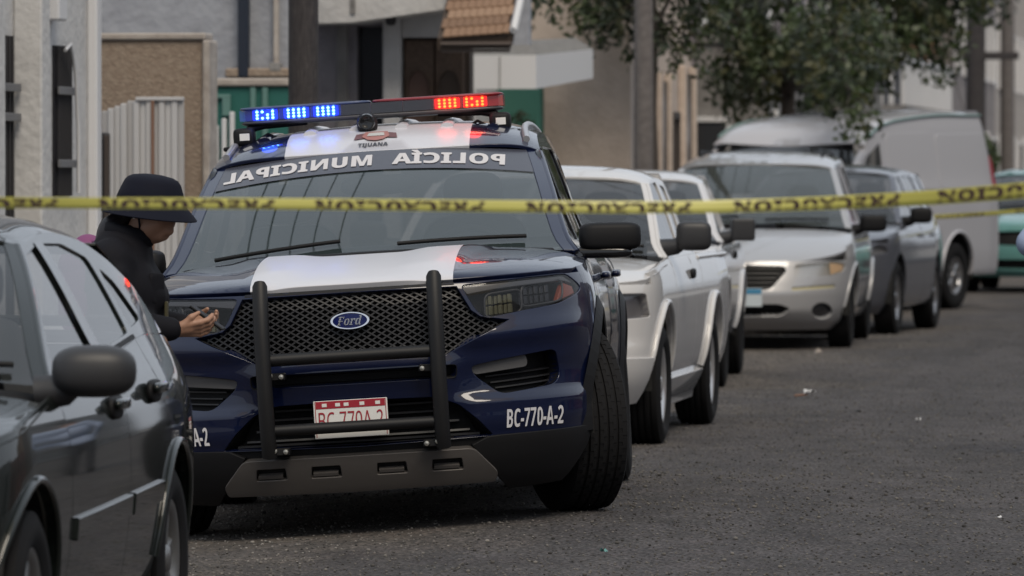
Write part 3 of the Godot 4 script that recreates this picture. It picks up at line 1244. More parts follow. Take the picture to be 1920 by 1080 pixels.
	# lower cladding and skid plate
	for s in [1.0, -1.0]:
		var clad := PackedVector2Array()
		for e in [Vector2(0.53, 0.358), Vector2(0.58, 0.362)]:
			clad.append(Vector2(s * sh.ux(e.x, e.y), e.y))
		for e in [Vector2(0.42, 0.372), Vector2(0.455, 0.30), Vector2(0.53, 0.16)]:
			clad.append(Vector2(s * sh.uz(e.x, e.y), e.y))
		clad.append(Vector2(s * sh.ux(0.60, 0.145), 0.145))
		clad.append(Vector2(s * sh.ux(0.56, 0.20), 0.20))
		clad.append(Vector2(s * sh.ux(0.47, 0.33), 0.33))
		mb = Mb.new()
		mb.patch(clad, [], sh.B, c.cell, 1.0, 0.012, 0.04)
		part(root, "bumper_cladding", mb, M.black_plastic)
	var valance := sh.fr(whole([Vector2(0, 0.358), Vector2(0.53, 0.358), Vector2(0.57, 0.20), Vector2(0, 0.18)]))
	skin(c, "valance", valance, [], M.black_plastic, -0.012)
	var notches := []
	for x in [-0.36, -0.135, 0.135, 0.36]:
		notches.append(sh.fr(soft([Vector2(x - 0.062, 0.292), Vector2(x + 0.062, 0.292), Vector2(x + 0.066, 0.243), Vector2(x - 0.066, 0.243)], 0.01)))
	var skid := sh.fr(soft(whole([Vector2(0, 0.322), Vector2(0.455, 0.322), Vector2(0.475, 0.315), Vector2(0.555, 0.225), Vector2(0.545, 0.19), Vector2(0, 0.185)]), 0.012))
	mb = Mb.new()
	mb.patch(skid, notches, sh.B, Vector2(0.04, 0.025), 1.0, 0.03, 0.05)
	var sk := part(root, "skid_plate", mb, M.skid)
	for nt in notches:
		mb = Mb.new()
		mb.patch(nt, [], sh.B, c.cell, 1.0, 0.004)
		part(sk, "notch", mb, M.black_plastic)
		mb = Mb.new()
		var lo: Vector2 = nt[0]
		for p in nt:
			lo = lo.min(p)
		mb.bar(PackedVector2Array([lo + Vector2(0.012, 0.014), lo + Vector2(0.12, 0.014)]), sh.B, 0.05, 1.0, 0.026, 0.011, 0.02)
		part(sk, "notch_step", mb, M.skid)

	# number plate
	mb = Mb.new()
	mb.box(Vector3(-0.018, 0.472, 0.925), Vector3(0.305, 0.155, 0.006), Basis(), 0.002)
	var plate := part(root, "license_plate", mb, M.plate_white)
	boxpart(plate, "plate_band", Vector3(-0.018, 0.531, 0.9275), Vector3(0.285, 0.030, 0.004), M.plate_red, 0.001)
	for p in [[Vector3(-0.018, 0.546, 0.9275), Vector3(0.293, 0.003, 0.003)], [Vector3(-0.163, 0.472, 0.9285), Vector3(0.003, 0.145, 0.002)], [Vector3(0.127, 0.472, 0.9285), Vector3(0.003, 0.145, 0.002)]]:
		boxpart(plate, "plate_rim", p[0], p[1], M.plate_red, 0.0005)
	for x in [-0.125, -0.07, -0.035, 0.03, 0.095]:
		boxpart(plate, "plate_stamp", Vector3(x, 0.531, 0.930), Vector3(0.02, 0.014, 0.002), M.plate_white, 0.0005)
	mb = Mb.new()
	mb.text("BC-770A-2", M.font_sans, Vector2(0.265, 0.072), func(q: Vector2) -> Vector3: return Vector3(-0.151 + q.x, 0.430 + q.y, 0.9305 - 0.001 * q.y), Vector3.BACK)
	part(plate, "plate_number", mb, M.plate_red)

	# --- push bar
	var pb_z := 1.005
	mb = Mb.new()
	mb.tube([Vector3(-0.34, 0.73, pb_z - 0.01), Vector3(0.34, 0.73, pb_z - 0.01)], 0.028, 14, true, 0.95)
	var pb := part(root, "push_bar", mb, M.bar_black)
	mb = Mb.new()
	mb.tube([Vector3(-0.34, 0.44, pb_z - 0.01), Vector3(0.34, 0.44, pb_z - 0.01)], 0.024, 14)
	part(pb, "crossbar", mb, M.bar_black)
	for s in [-1.0, 1.0]:
		mb = Mb.new()
		var pts := [Vector3(s * 0.358, 0.335, pb_z - 0.03), Vector3(s * 0.358, 0.42, pb_z + 0.005), Vector3(s * 0.358, 0.62, pb_z + 0.018), Vector3(s * 0.358, 0.82, pb_z + 0.008), Vector3(s * 0.358, 0.96, pb_z - 0.025), Vector3(s * 0.358, 1.035, pb_z - 0.055), Vector3(s * 0.358, 1.05, pb_z - 0.063)]
		mb.tube(pts, [0.027, 0.028, 0.028, 0.028, 0.028, 0.027, 0.02], 16, true, 1.15, Vector3.RIGHT)
		part(pb, "upright", mb, M.bar_black)
		for y in [0.352, 0.66]:
			mb = Mb.new()
			mb.box(Vector3(s * 0.315, y, pb_z - 0.07), Vector3(0.08, 0.03, 0.10), Basis(), 0.004)
			part(pb, "bracket", mb, M.bar_black)
			mb = Mb.new()
			for k in 2:
				mb.lathe([Vector2(0.0001, 0.016), Vector2(0.010, 0.014), Vector2(0.012, 0.0)], Basis(Vector3.RIGHT, PI / 2), Vector3(s * (0.29 + 0.045 * k), y + 0.006 * k, pb_z - 0.02), 8)
			part(pb, "bolt", mb, M.steel)

	# --- cabin
	windscreen(c, 0.062, M.screen, M.navy)
	for x in [[-9.0, -0.405], [0.425, 9.0]]:
		roof_panel(c, "roof", M.navy, x[0], x[1])
	var rw := roof_panel(c, "roof_white_band", M.white_film, -0.405, 0.425)
	for k in 6:
		var x := lerpf(-0.52, 0.52, k / 5.0)
		mb = Mb.new()
		var pts := []
		for i in 8:
			var z := lerpf(-1.72, -3.6, i / 7.0)
			pts.append(c.R(Vector2(x, z)) + Vector3(0, 0.002, 0))
		mb.tube(pts, 0.03, 8, true, 0.5)
		part(rw, "roof_rib", mb, M.white_film if absf(x) < 0.42 else M.navy)
	# rain-channel seams and silver rail ends
	for s in [-1.0, 1.0]:
		mb = Mb.new()
		var pts := []
		for i in 10:
			var z := lerpf(-1.50, -3.6, i / 9.0)
			pts.append(Vector3(s * (c.roof_half(z) - 0.055), c.R(Vector2(c.roof_half(z) - 0.055, z)).y + 0.012, z))
		mb.tube(pts, 0.016, 8)
		part(root, "roof_rail", mb, M.silver)
	# dark band across the top of the windscreen, with mirrored lettering
	mb = Mb.new()
	var sunband := PackedVector2Array()
	for i in 17:
		var x := lerpf(-1.0, 1.0, i / 16.0)
		sunband.append(Vector2(x * (c.half_at(0.995) - 0.062), 0.995))
	for i in 17:
		var x := lerpf(1.0, -1.0, i / 16.0)
		var t := 0.775 - 0.035 * x * x
		sunband.append(Vector2(x * (c.half_at(t) - 0.062), t))
	mb.patch(sunband, [], c.G, Vector2(0.08, 0.05), 1.0, 0.001)
	var sb := part(root, "windshield_band", mb, M.sunband)
	for wd in [["POLICÍA", 0.085, 0.585], ["MUNICIPAL", -0.675, -0.005]]:
		mb = Mb.new()
		var size := Vector2(wd[2] - wd[1], 0.155 if wd[0] == "POLICÍA" else 0.120)
		var put := func(q: Vector2) -> Vector3:
			var x: float = wd[2] - q.x
			return Mb.on(c.G, Vector2(x, 0.822 - 0.06 * x * x + q.y), 1.0, 0.004)[0]
		mb.text(wd[0], M.font_black, size, put, Vector3(0, 0.5, 0.85).normalized())
		part(sb, "mirrored_lettering", mb, M.white_film)
	# crest and city name on the front of the roof
	mb = Mb.new()
	var roof_put := func(q: Vector2) -> Vector3: return Mb.on(c.R, Vector2(q.x, -1.365 - q.y), -1.0, 0.004)[0]
	mb.text("TIJUANA", M.font_black, Vector2(0.135, 0.055), func(q: Vector2) -> Vector3: return roof_put.call(q + Vector2(-0.075, 0.005)), Vector3.UP)
	part(rw, "city_lettering", mb, M.ink)
	mb = Mb.new()
	var crest := func(m: Mb, pts: Array, off: float) -> void:
		m.patch(PackedVector2Array(pts), [], func(p: Vector2) -> Vector3: return roof_put.call(p) + Vector3(0, off, 0), Vector2(0.05, 0.05), 1.0)
	crest.call(mb, [Vector2(-0.098, 0.115), Vector2(-0.045, 0.135), Vector2(0.045, 0.135), Vector2(0.098, 0.12), Vector2(0.09, 0.20), Vector2(0.045, 0.225), Vector2(-0.045, 0.225), Vector2(-0.09, 0.205)], 0.0)
	part(rw, "crest_ribbon", mb, M.crest_brown)
	mb = Mb.new()
	crest.call(mb, [Vector2(-0.05, 0.235), Vector2(-0.062, 0.15), Vector2(-0.035, 0.10), Vector2(0.0, 0.085), Vector2(0.035, 0.10), Vector2(0.062, 0.15), Vector2(0.05, 0.235)], 0.002)
	part(rw, "crest_shield", mb, M.crest_red)
	mb = Mb.new()
	crest.call(mb, [Vector2(-0.034, 0.205), Vector2(-0.04, 0.15), Vector2(0.04, 0.15), Vector2(0.034, 0.205)], 0.004)
	part(rw, "crest_field", mb, M.crest_pale)
	wipers(c)
	mb = Mb.new()
	var cowl_pts := []
	for i in 13:
		var x := lerpf(-0.80, 0.80, i / 12.0)
		cowl_pts.append(c.G(Vector2(x, 0.0)) + Vector3(0, -0.012, 0.03))
	mb.tube(cowl_pts, 0.035, 8, true, 0.5)
	part(root, "cowl_trim", mb, M.black_plastic)
	# sensor housing behind the mirror inside
	mb = Mb.new()
	superpod(mb, c.G(Vector2(0.02, 0.76)) + Vector3(0, -0.06, -0.07), Vector3(0.34, 0.09, 0.10), Basis(), 0.6)
	part(root, "inside_mirror", mb, M.interior)

	# --- flanks
	for s in [1.0, -1.0]:
		flank_panels(c, s, [0.395, -0.62, -1.72, -2.72, -4.12], ["fender", "front_door", "rear_door", "rear_quarter"], [M.navy, M.navy, M.navy, M.navy])
		cabin_side(c, s, [
			[Vector2(-0.80, 1.15), Vector2(-1.42, 1.575), Vector2(-1.68, 1.58), Vector2(-1.70, 1.15)],
			[Vector2(-1.80, 1.15), Vector2(-1.80, 1.585), Vector2(-2.68, 1.585), Vector2(-2.76, 1.15)],
			[Vector2(-2.88, 1.15), Vector2(-2.80, 1.585), Vector2(-3.5, 1.545), Vector2(-3.82, 1.20)]], M.black_gloss, [Vector2(-3.95, 1.3), Vector2(-4.05, 1.12)])
		# black wheel-arch flares and sill
		for a in c.arches:
			mb = Mb.new()
			var ring := []
			for k in 29:
				var an := deg_to_rad(lerpf(-6, 186, k / 28.0))
				ring.append(Vector2(cos(an), sin(an)))
			var prev := []
			for e in ring:
				var z: float = a[0] + e.x * a[2]
				var y: float = a[1] + e.y * a[2]
				var zo: float = a[0] + e.x * (a[2] + 0.075)
				var yo: float = a[1] + e.y * (a[2] + 0.075)
				var xi := sh.X(z, y) + 0.016
				var xo := sh.X(zo, yo) + 0.002
				var row := [Vector3(s * (xi - 0.10), y - e.y * 0.005, z), Vector3(s * xi, y, z), Vector3(s * (xi + 0.006), y + e.y * 0.02, z + e.x * 0.02), Vector3(s * xo, yo, zo)]
				if prev:
					for k in 3:
						mb.quad(prev[k], prev[k + 1], row[k + 1], row[k], Vector3(s, 0, 0) if k else Vector3(0, -e.y, -e.x) + Vector3(s, 0, 0) * 0.01)
				prev = row
			part(root, "wheel_arch_trim", mb, M.black_plastic)
		mb = Mb.new()
		mb.patch(sh.sd([Vector2(-0.48, 0.36), Vector2(-2.55, 0.36), Vector2(-2.55, 0.22), Vector2(-0.48, 0.22)], s), [], sh.B, c.cell, 1.0, 0.02, 0.05)
		part(root, "sill_cladding", mb, M.black_plastic)
		# mirror
		mb = Mb.new()
		superpod(mb, Vector3(s * 1.045, 1.155, -0.74), Vector3(0.27, 0.125, 0.17), Basis(Vector3.UP, s * 0.12) * Basis(Vector3.BACK, -s * 0.04), 0.45)
		var mr := part(root, "side_mirror", mb, M.black_plastic)
		mb = Mb.new()
		superpod(mb, Vector3(s * 0.97, 1.088, -0.72), Vector3(0.34, 0.05, 0.11), Basis(Vector3.BACK, -s * 0.05), 0.5)
		part(mr, "mirror_foot", mb, M.black_gloss)
		for z in [-1.50, -2.52]:
			mb = Mb.new()
			superpod(mb, Vector3(s * (sh.X(z, 0.98) + 0.018), 0.985, z), Vector3(0.04, 0.035, 0.24), Basis(), 0.5)
			part(root, "door_handle", mb, M.navy)
	var rg: Material = M.black_gloss
	rear_glass(c, rg)
	close_body(c)
	var fs := -21.0
	make_wheel(c, "front_wheel", Vector3(c.track, c.wr - 0.004, 0), 1.0, -fs, 5, M.rim_steel, 0, 0, 0.6, 4, true)
	make_wheel(c, "front_wheel", Vector3(-c.track, c.wr - 0.004, 0), -1.0, -fs, 5, M.rim_steel, 0, 0, 0.6, 4, true)
	make_wheel(c, "rear_wheel", Vector3(c.track + 0.03, c.wr - 0.004, -3.025), 1.0, 0, 5, M.rim_steel, 0, 0, 0.6, 4, true)
	make_wheel(c, "rear_wheel", Vector3(-c.track - 0.03, c.wr - 0.004, -3.025), -1.0, 0, 5, M.rim_steel, 0, 0, 0.6, 4, true)

	# --- light bar
	var lb := Node3D.new()
	lb.name = "light_bar"
	root.add_child(lb, true)
	lb.position = Vector3(-0.035, 1.795, -1.95)
	mb = Mb.new()
	superpod(mb, Vector3(0, -0.022, 0), Vector3(1.21, 0.024, 0.26), Basis(), 0.35, 24, 8)
	part(lb, "tray", mb, M.dark_metal)
	for h in [[-1.0, M.dome_blue_top], [1.0, M.dome_red_top]]:
		mb = Mb.new()
		superpod(mb, Vector3(h[0] * 0.303, 0.043, 0), Vector3(0.603, 0.016, 0.255), Basis(), 0.3, 24, 8)
		part(lb, "dome_top", mb, h[1])
	# lens panels: outer ones coloured, inner ones smoked
	for e in [[-0.605, -0.42, M.dome_blue], [-0.42, -0.275, M.dome_blue], [-0.275, -0.135, M.dome_blue], [-0.135, 0.0, M.dome_smoke], [0.0, 0.145, M.dome_smoke], [0.145, 0.285, M.dome_smoke], [0.285, 0.42, M.dome_red], [0.42, 0.605, M.dome_red]]:
		mb = Mb.new()
		var za := 0.125 if absf(e[0]) < 0.5 else 0.085
		var zb := 0.125 if absf(e[1]) < 0.5 else 0.085
		mb.quad(Vector3(e[0] + 0.002, -0.012, za + 0.004), Vector3(e[1] - 0.002, -0.012, zb + 0.004), Vector3(e[1] - 0.002, 0.036, zb), Vector3(e[0] + 0.002, 0.036, za), Vector3.BACK)
		part(lb, "lens_panel", mb, e[2])
		mb = Mb.new()
		mb.quad(Vector3(e[0] + 0.002, -0.012, -za), Vector3(e[1] - 0.002, -0.012, -zb), Vector3(e[1] - 0.002, 0.036, -zb), Vector3(e[0] + 0.002, 0.036, -za), Vector3.FORWARD)
		part(lb, "lens_panel", mb, e[2])
		mb = Mb.new()
		mb.box(Vector3(e[1], 0.012, zb - 0.004), Vector3(0.005, 0.05, 0.012), Basis(), 0.001)
		part(lb, "divider", mb, M.dark_metal)
	mb = Mb.new()
	mb.box(Vector3(0, 0.012, 0.01), Vector3(1.16, 0.044, 0.10))
	part(lb, "core", mb, M.black_plastic)
	var reds := [[0.348, 0.0], [0.475, 0.0]]
	for q in [[-0.488, 0], [-0.343, 0], [-0.208, 0], [0.348, 1], [0.472, 1]]:
		var lx: float = q[0]
		var lz: float = 0.100 if absf(lx) < 0.45 else 0.078
		var modu := Mb.new()
		modu.box(Vector3(lx, 0.013, lz - 0.012), Vector3(0.115, 0.046, 0.012), Basis(), 0.004)
		var mo := part(lb, "lamp_module", modu, M.glow_blue if q[1] == 0 else M.glow_red)
		mb = Mb.new()
		for i in 4:
			for j in 3:
				if absf(lx) > 0.45 and (i * 3 + j) in [4, 8]:
					continue
				superpod(mb, Vector3(lx + (i - 1.5) * 0.024, 0.013 + (j - 1) * 0.0145, lz - 0.002), Vector3(0.013, 0.012, 0.008), Basis(), 1.0, 8, 5)
		part(mo, "led_lamp", mb, M.led_blue if q[1] == 0 else M.led_red)
		var om := OmniLight3D.new()
		om.name = "lamp_light"
		om.light_color = Color(0.15, 0.35, 1.0) if q[1] == 0 else Color(1.0, 0.12, 0.05)
		om.light_energy = 0.004
		om.light_size = 0.04
		om.omni_range = 12.0
		om.omni_attenuation = 2.0
		om.shadow_enabled = true
		om.position = Vector3(lx, 0.012, 0.17)
		lb.add_child(om, true)
	for s in [-1.0, 1.0]:
		mb = Mb.new()
		superpod(mb, Vector3(s * 0.585, -0.085, 0.10), Vector3(0.10, 0.085, 0.12), Basis(), 0.45)
		var ft := part(lb, "end_lamp", mb, M.black_plastic)
		boxpart(ft, "sticker", Vector3(s * 0.585 + 0.005, -0.085, 0.161), Vector3(0.045, 0.032, 0.003), M.plate_white, 0.001)
		boxpart(ft, "hook_plate", Vector3(s * 0.60, -0.135, 0.09), Vector3(0.16, 0.02, 0.16), M.black_plastic, 0.006)
		mb = Mb.new()
		mb.tube([Vector3(s * 0.57, -0.05, 0.08), Vector3(s * 0.50, -0.036, 0.06), Vector3(s * 0.30, -0.034, 0.03)], [0.022, 0.02, 0.012], 8, true, 0.8)
		part(ft, "bracket_arm", mb, M.black_plastic)
		mb = Mb.new()
		mb.tube([Vector3(s * 0.55, -0.115, 0.06), Vector3(s * 0.48, -0.075, 0.06), Vector3(s * 0.43, -0.10, 0.05), Vector3(s * 0.36, -0.112, 0.04)], 0.008, 6)
		part(ft, "cable", mb, M.black_plastic)
	# roof camera
	mb = Mb.new()
	superpod(mb, Vector3(-0.012, -0.062, 0.25), Vector3(0.095, 0.10, 0.10), Basis(), 0.8)
	var cam := part(root, "roof_camera", mb, M.black_plastic)
	cam.position = lb.position
	mb = Mb.new()
	mb.lathe([Vector2(0.0001, 0.004), Vector2(0.02, 0.002), Vector2(0.026, 0.008), Vector2(0.036, 0.006), Vector2(0.04, -0.01)], Basis(Vector3.RIGHT, PI / 2), Vector3(-0.012, -0.055, 0.300), 20)
	part(cam, "camera_lens", mb, M.black_gloss)
	mb = Mb.new()
	mb.box(Vector3(-0.012, -0.12, 0.235), Vector3(0.085, 0.05, 0.08), Basis(), 0.01)
	part(cam, "camera_foot", mb, M.black_plastic)


# ------------------------------------------------------------------ the parked vehicles
func new_car(called: String, label: String, category: String, group: String, at: Vector3, yaw: float, roll := 0.0) -> Car:
	var c := Car.new()
	c.root = thing(called, label, category, group)
	c.root.position = at
	c.root.basis = Basis(Vector3.UP, deg_to_rad(yaw)) * Basis(Vector3.BACK, deg_to_rad(roll))
	c.sh = Shape.new()
	return c


func simple_hood(c: Car, z_back: float, y_front: float, mat: Material) -> MeshInstance3D:
	var mb := Mb.new()
	mb.patch(hood_outline(c, z_back, y_front), [], c.H, Vector2(0.07, 0.09), -1.0, 0.0, 0.03)
	return part(c.root, "hood", mb, mat)


func four_wheels(c: Car, spokes: int, rim: Material, share := 0.62, steer := 0.0) -> void:
	for s in [1.0, -1.0]:
		make_wheel(c, "front_wheel", Vector3(s * c.track, c.wr - 0.003, 0), s, steer, spokes, rim, 0, 0, share)
		make_wheel(c, "rear_wheel", Vector3(s * c.track, c.wr - 0.003, -c.wb), s, 0, spokes, rim, 0, 0, share)


func pod_mirror(c: Car, at: Vector3, size: Vector3, mat: Material, e := 0.5) -> void:
	for s in [1.0, -1.0]:
		var mb := Mb.new()
		superpod(mb, Vector3(s * at.x, at.y, at.z), size, Basis(Vector3.UP, s * 0.15), e, 24, 14)
		var m := part(c.root, "side_mirror", mb, mat)
		mb = Mb.new()
		var inx := c.sh.X(at.z, minf(at.y - size.y * 0.3, Host.tab(c.top, at.z)))
		mb.tube([Vector3(s * (inx - 0.05), at.y - size.y * 0.42, at.z), Vector3(s * (inx + 0.03), at.y - size.y * 0.36, at.z), Vector3(s * (at.x - size.x * 0.15), at.y - size.y * 0.12, at.z)], [0.055, 0.05, 0.035], 10)
		part(m, "mirror_foot", mb, mat)
		mb = Mb.new()
		superpod(mb, Vector3(s * at.x, at.y, at.z - size.z * 0.42), Vector3(size.x * 0.82, size.y * 0.8, 0.03), Basis(Vector3.UP, s * 0.15), e)
		part(m, "mirror_glass", mb, M.mirror)


# the smooth lower nose of a plain vehicle with openings
func plain_nose(c: Car, z_side: float, y_top: float, y_low: float, holes: Array, mat: Material) -> MeshInstance3D:
	var pl := PackedVector2Array()
	for k in 9:
		var y := lerpf(y_top, y_low, k / 8.0)
		pl.append(Vector2(c.sh.uz(z_side, y), y))
	for k in 9:
		var y := lerpf(y_low, y_top, k / 8.0)
		pl.append(Vector2(-c.sh.uz(z_side, y), y))
	return skin(c, "front_bumper", pl, holes, mat, 0.0, 0.04)


func build_sedan() -> void:
	var c := new_car("sedan", "dark grey four-door sedan nearest the camera with black door mirror", "car", "", Vector3(-2.19, -0.04, -17.6), -5.6)
	var sh := c.sh
	sh.W = [[0.15, 0.74], [0.22, 0.79], [0.35, 0.825], [0.5, 0.845], [0.62, 0.852], [0.72, 0.850], [0.82, 0.835], [0.90, 0.808], [0.95, 0.780], [1.0, 0.750], [1.06, 0.718], [1.2, 0.648], [1.32, 0.58], [1.40, 0.525]]
	sh.N = [[0.15, 0.66], [0.22, 0.74], [0.4, 0.80], [0.55, 0.80], [0.66, 0.76], [0.75, 0.70], [0.85, 0.60]]
	sh.T = [[-3.65, 0.85], [-3.3, 0.93], [-2.9, 0.98], [-2.5, 0.995], [-1.2, 1.0], [0.0, 0.985]]
	sh.power = 2.4
	sh.L0 = 0.78
	sh.W0 = 0.85
	sh.ready()
	c.hy = [[-0.6, 0.975], [-0.2, 0.93], [0.2, 0.87], [0.5, 0.80], [0.70, 0.735], [0.78, 0.69]]
	c.drop = [[-0.6, 0.06], [0.2, 0.05], [0.78, 0.03]]
	c.cowl = Vector2(-0.40, 0.985)
	c.head = Vector2(-1.16, 1.395)
	c.wc = 0.22
	c.wdip = 0.045
	c.ry = [[-1.16, 1.398], [-1.4, 1.43], [-1.85, 1.455], [-2.3, 1.43], [-2.75, 1.34]]
	c.ry.reverse()
	c.crown = 0.035
	c.edge = 0.04
	c.roof_end = -2.68
	c.tail = Vector2(-3.22, 1.06)
	c.rear = -3.62
	c.deck = [[-3.7, 0.99], [-3.4, 1.03], [-3.15, 1.04]]
	c.top = [[-3.7, 0.97], [-3.2, 1.02], [-2.7, 1.035], [-2.0, 1.00], [-1.2, 0.965], [-0.6, 0.925], [-0.3, 0.895], [0.3, 0.82], [0.6, 0.75], [0.8, 0.67]]
	c.sill = 0.21
	c.arches = [[0.0, 0.32, 0.365], [-2.615, 0.32, 0.365]]
	c.wr = 0.305
	c.ww = 0.195
	c.track = 0.74
	c.wb = 2.615
	c.body = M.sedan_paint
	c.clear = M.sedan_glass
	c.cell = Vector2(0.05, 0.045)
	simple_hood(c, -0.36, 0.70, c.body)
	var lamp := soft([Vector2(0.42, 0.70), Vector2(0.70, 0.735), Vector2(0.80, 0.72), Vector2(0.80, 0.62), Vector2(0.62, 0.575), Vector2(0.46, 0.60)], 0.03)
	var lu := sh.fr(lamp)
	var ll := sh.fr(mirrored(lamp))
	var gr := sh.fr(soft(whole([Vector2(0, 0.66), Vector2(0.33, 0.65), Vector2(0.28, 0.56), Vector2(0, 0.55)]), 0.03))
	var low := sh.fr(soft(whole([Vector2(0, 0.38), Vector2(0.5, 0.38), Vector2(0.55, 0.25), Vector2(0, 0.24)]), 0.03))
	plain_nose(c, 0.345, 0.695, 0.2, [lu, ll, gr, low], c.body)
	pocket(c, "grille", gr, 0.05, M.black_plastic)
	pocket(c, "lower_intake", low, 0.06, M.black_plastic)
	for o in [lu, ll]:
		var hl := pocket(c, "headlight", o, 0.05, M.silver)
		var lm := Mb.new()
		lm.patch(o, [], sh.B, c.cell, 1.0, -0.004)
		part(hl, "lens", lm, M.lens)
	windscreen(c, 0.045, M.sedan_glass, c.body)
	wipers(c)
	roof_panel(c)
	var mb := Mb.new()
	var dk := PackedVector2Array()
	for i in 9:
		var z := lerpf(-3.18, -3.62, i / 8.0)
		dk.append(Vector2(Host.tab(sh.W, Host.tab(c.deck, z) - 0.05) * Host.tab(sh.T, z), z))
	for i in 9:
		var z := lerpf(-3.62, -3.18, i / 8.0)
		dk.append(Vector2(-Host.tab(sh.W, Host.tab(c.deck, z) - 0.05) * Host.tab(sh.T, z), z))
	mb.patch(dk, [], c.D, Vector2(0.1, 0.1), -1.0, 0.0, 0.02)
	part(c.root, "trunk_lid", mb, c.body)
	for s in [1.0, -1.0]:
		var made := flank_panels(c, s, [0.34, -0.55, -1.60, -2.42, -3.62], ["fender", "front_door", "rear_door", "rear_quarter"], [c.body, c.body, c.body, c.body])
		cabin_side(c, s, [
			[Vector2(-0.74, 0.985), Vector2(-1.24, 1.315), Vector2(-1.52, 1.345), Vector2(-1.56, 1.00)],
			[Vector2(-1.66, 1.01), Vector2(-1.62, 1.350), Vector2(-1.98, 1.345), Vector2(-2.30, 1.295), Vector2(-2.36, 1.05)],
			[Vector2(-2.44, 1.06), Vector2(-2.40, 1.265), Vector2(-2.56, 1.215), Vector2(-2.74, 1.085)]], M.sedan_paint, [Vector2(-2.95, 1.195), Vector2(-3.24, 1.03)])
		# weather strips round the panes
		for line in [[Vector2(-0.70, 0.972), Vector2(-1.60, 0.992), Vector2(-2.40, 1.036)]]:
			mb = Mb.new()
			var pts := PackedVector2Array()
			for p in line:
				pts.append(Vector2(s * sh.uz(p.x, p.y), p.y))
			mb.bar(pts, sh.B, 0.08, 1.0, 0.006, 0.011, 0.012)
			part(c.root, "window_strip", mb, M.black_plastic)
		mb = Mb.new()
		mb.patch(sh.sd([Vector2(-1.535, 0.985), Vector2(-1.50, 1.35), Vector2(-1.645, 1.358), Vector2(-1.685, 0.99)], s), [], sh.B, c.cell, 1.0, 0.003)
		part(c.root, "door_pillar_trim", mb, M.black_gloss)
		# rub strips, one on each door
		for z in [[-0.60, -1.57], [-1.63, -2.22]]:
			mb = Mb.new()
			var ya: float = 0.515 - (z[0] + 0.6) * 0.02
			var yb: float = 0.515 - (z[1] + 0.6) * 0.02
			mb.patch(sh.sd([Vector2(z[0], ya + 0.03), Vector2(z[1], yb + 0.03), Vector2(z[1], yb - 0.03), Vector2(z[0], ya - 0.03)], s), [], sh.B, c.cell, 1.0, 0.014, 0.018)
			part(c.root, "rub_strip", mb, c.body)
		for z in [-1.40, -2.18]:
			mb = Mb.new()
			superpod(mb, Vector3(s * (sh.X(z, 0.84) + 0.004), 0.845 - (z + 1.4) * 0.03, z), Vector3(0.035, 0.075, 0.19), Basis(), 0.6)
			var dh := part(c.root, "door_handle", mb, M.black_plastic)
			mb = Mb.new()
			superpod(mb, Vector3(s * (sh.X(z, 0.84) + 0.028), 0.857 - (z + 1.4) * 0.03, z), Vector3(0.03, 0.035, 0.20), Basis(), 0.55)
			part(dh, "pull", mb, c.body)
		mb = Mb.new()
		mb.patch(sh.sd(soft([Vector2(0.46, 0.475), Vector2(0.54, 0.475), Vector2(0.54, 0.425), Vector2(0.46, 0.425)], 0.012), s), [], sh.B, c.cell, 1.0, 0.006, 0.01)
		part(c.root, "side_marker", mb, M.amber)
		# arch lips
		for a in c.arches:
			mb = Mb.new()
			var pts := []
			for k in 25:
				var an := deg_to_rad(lerpf(2, 178, k / 24.0))
				var z: float = a[0] + cos(an) * (a[2] + 0.006)
				var y: float = a[1] + sin(an) * (a[2] + 0.006)
				pts.append(Vector3(s * (sh.X(z, y) + 0.004), y, z))
			mb.tube(pts, 0.013, 8)
			part(c.root, "wheel_arch_lip", mb, c.body)
	pod_mirror(c, Vector3(0.915, 0.985, -0.52), Vector3(0.25, 0.155, 0.19), M.mirror_plastic, 0.72)
	rear_glass(c, c.body)
	close_body(c, true, M.seat_grey)
	four_wheels(c, 7, M.rim_dark, 0.64)


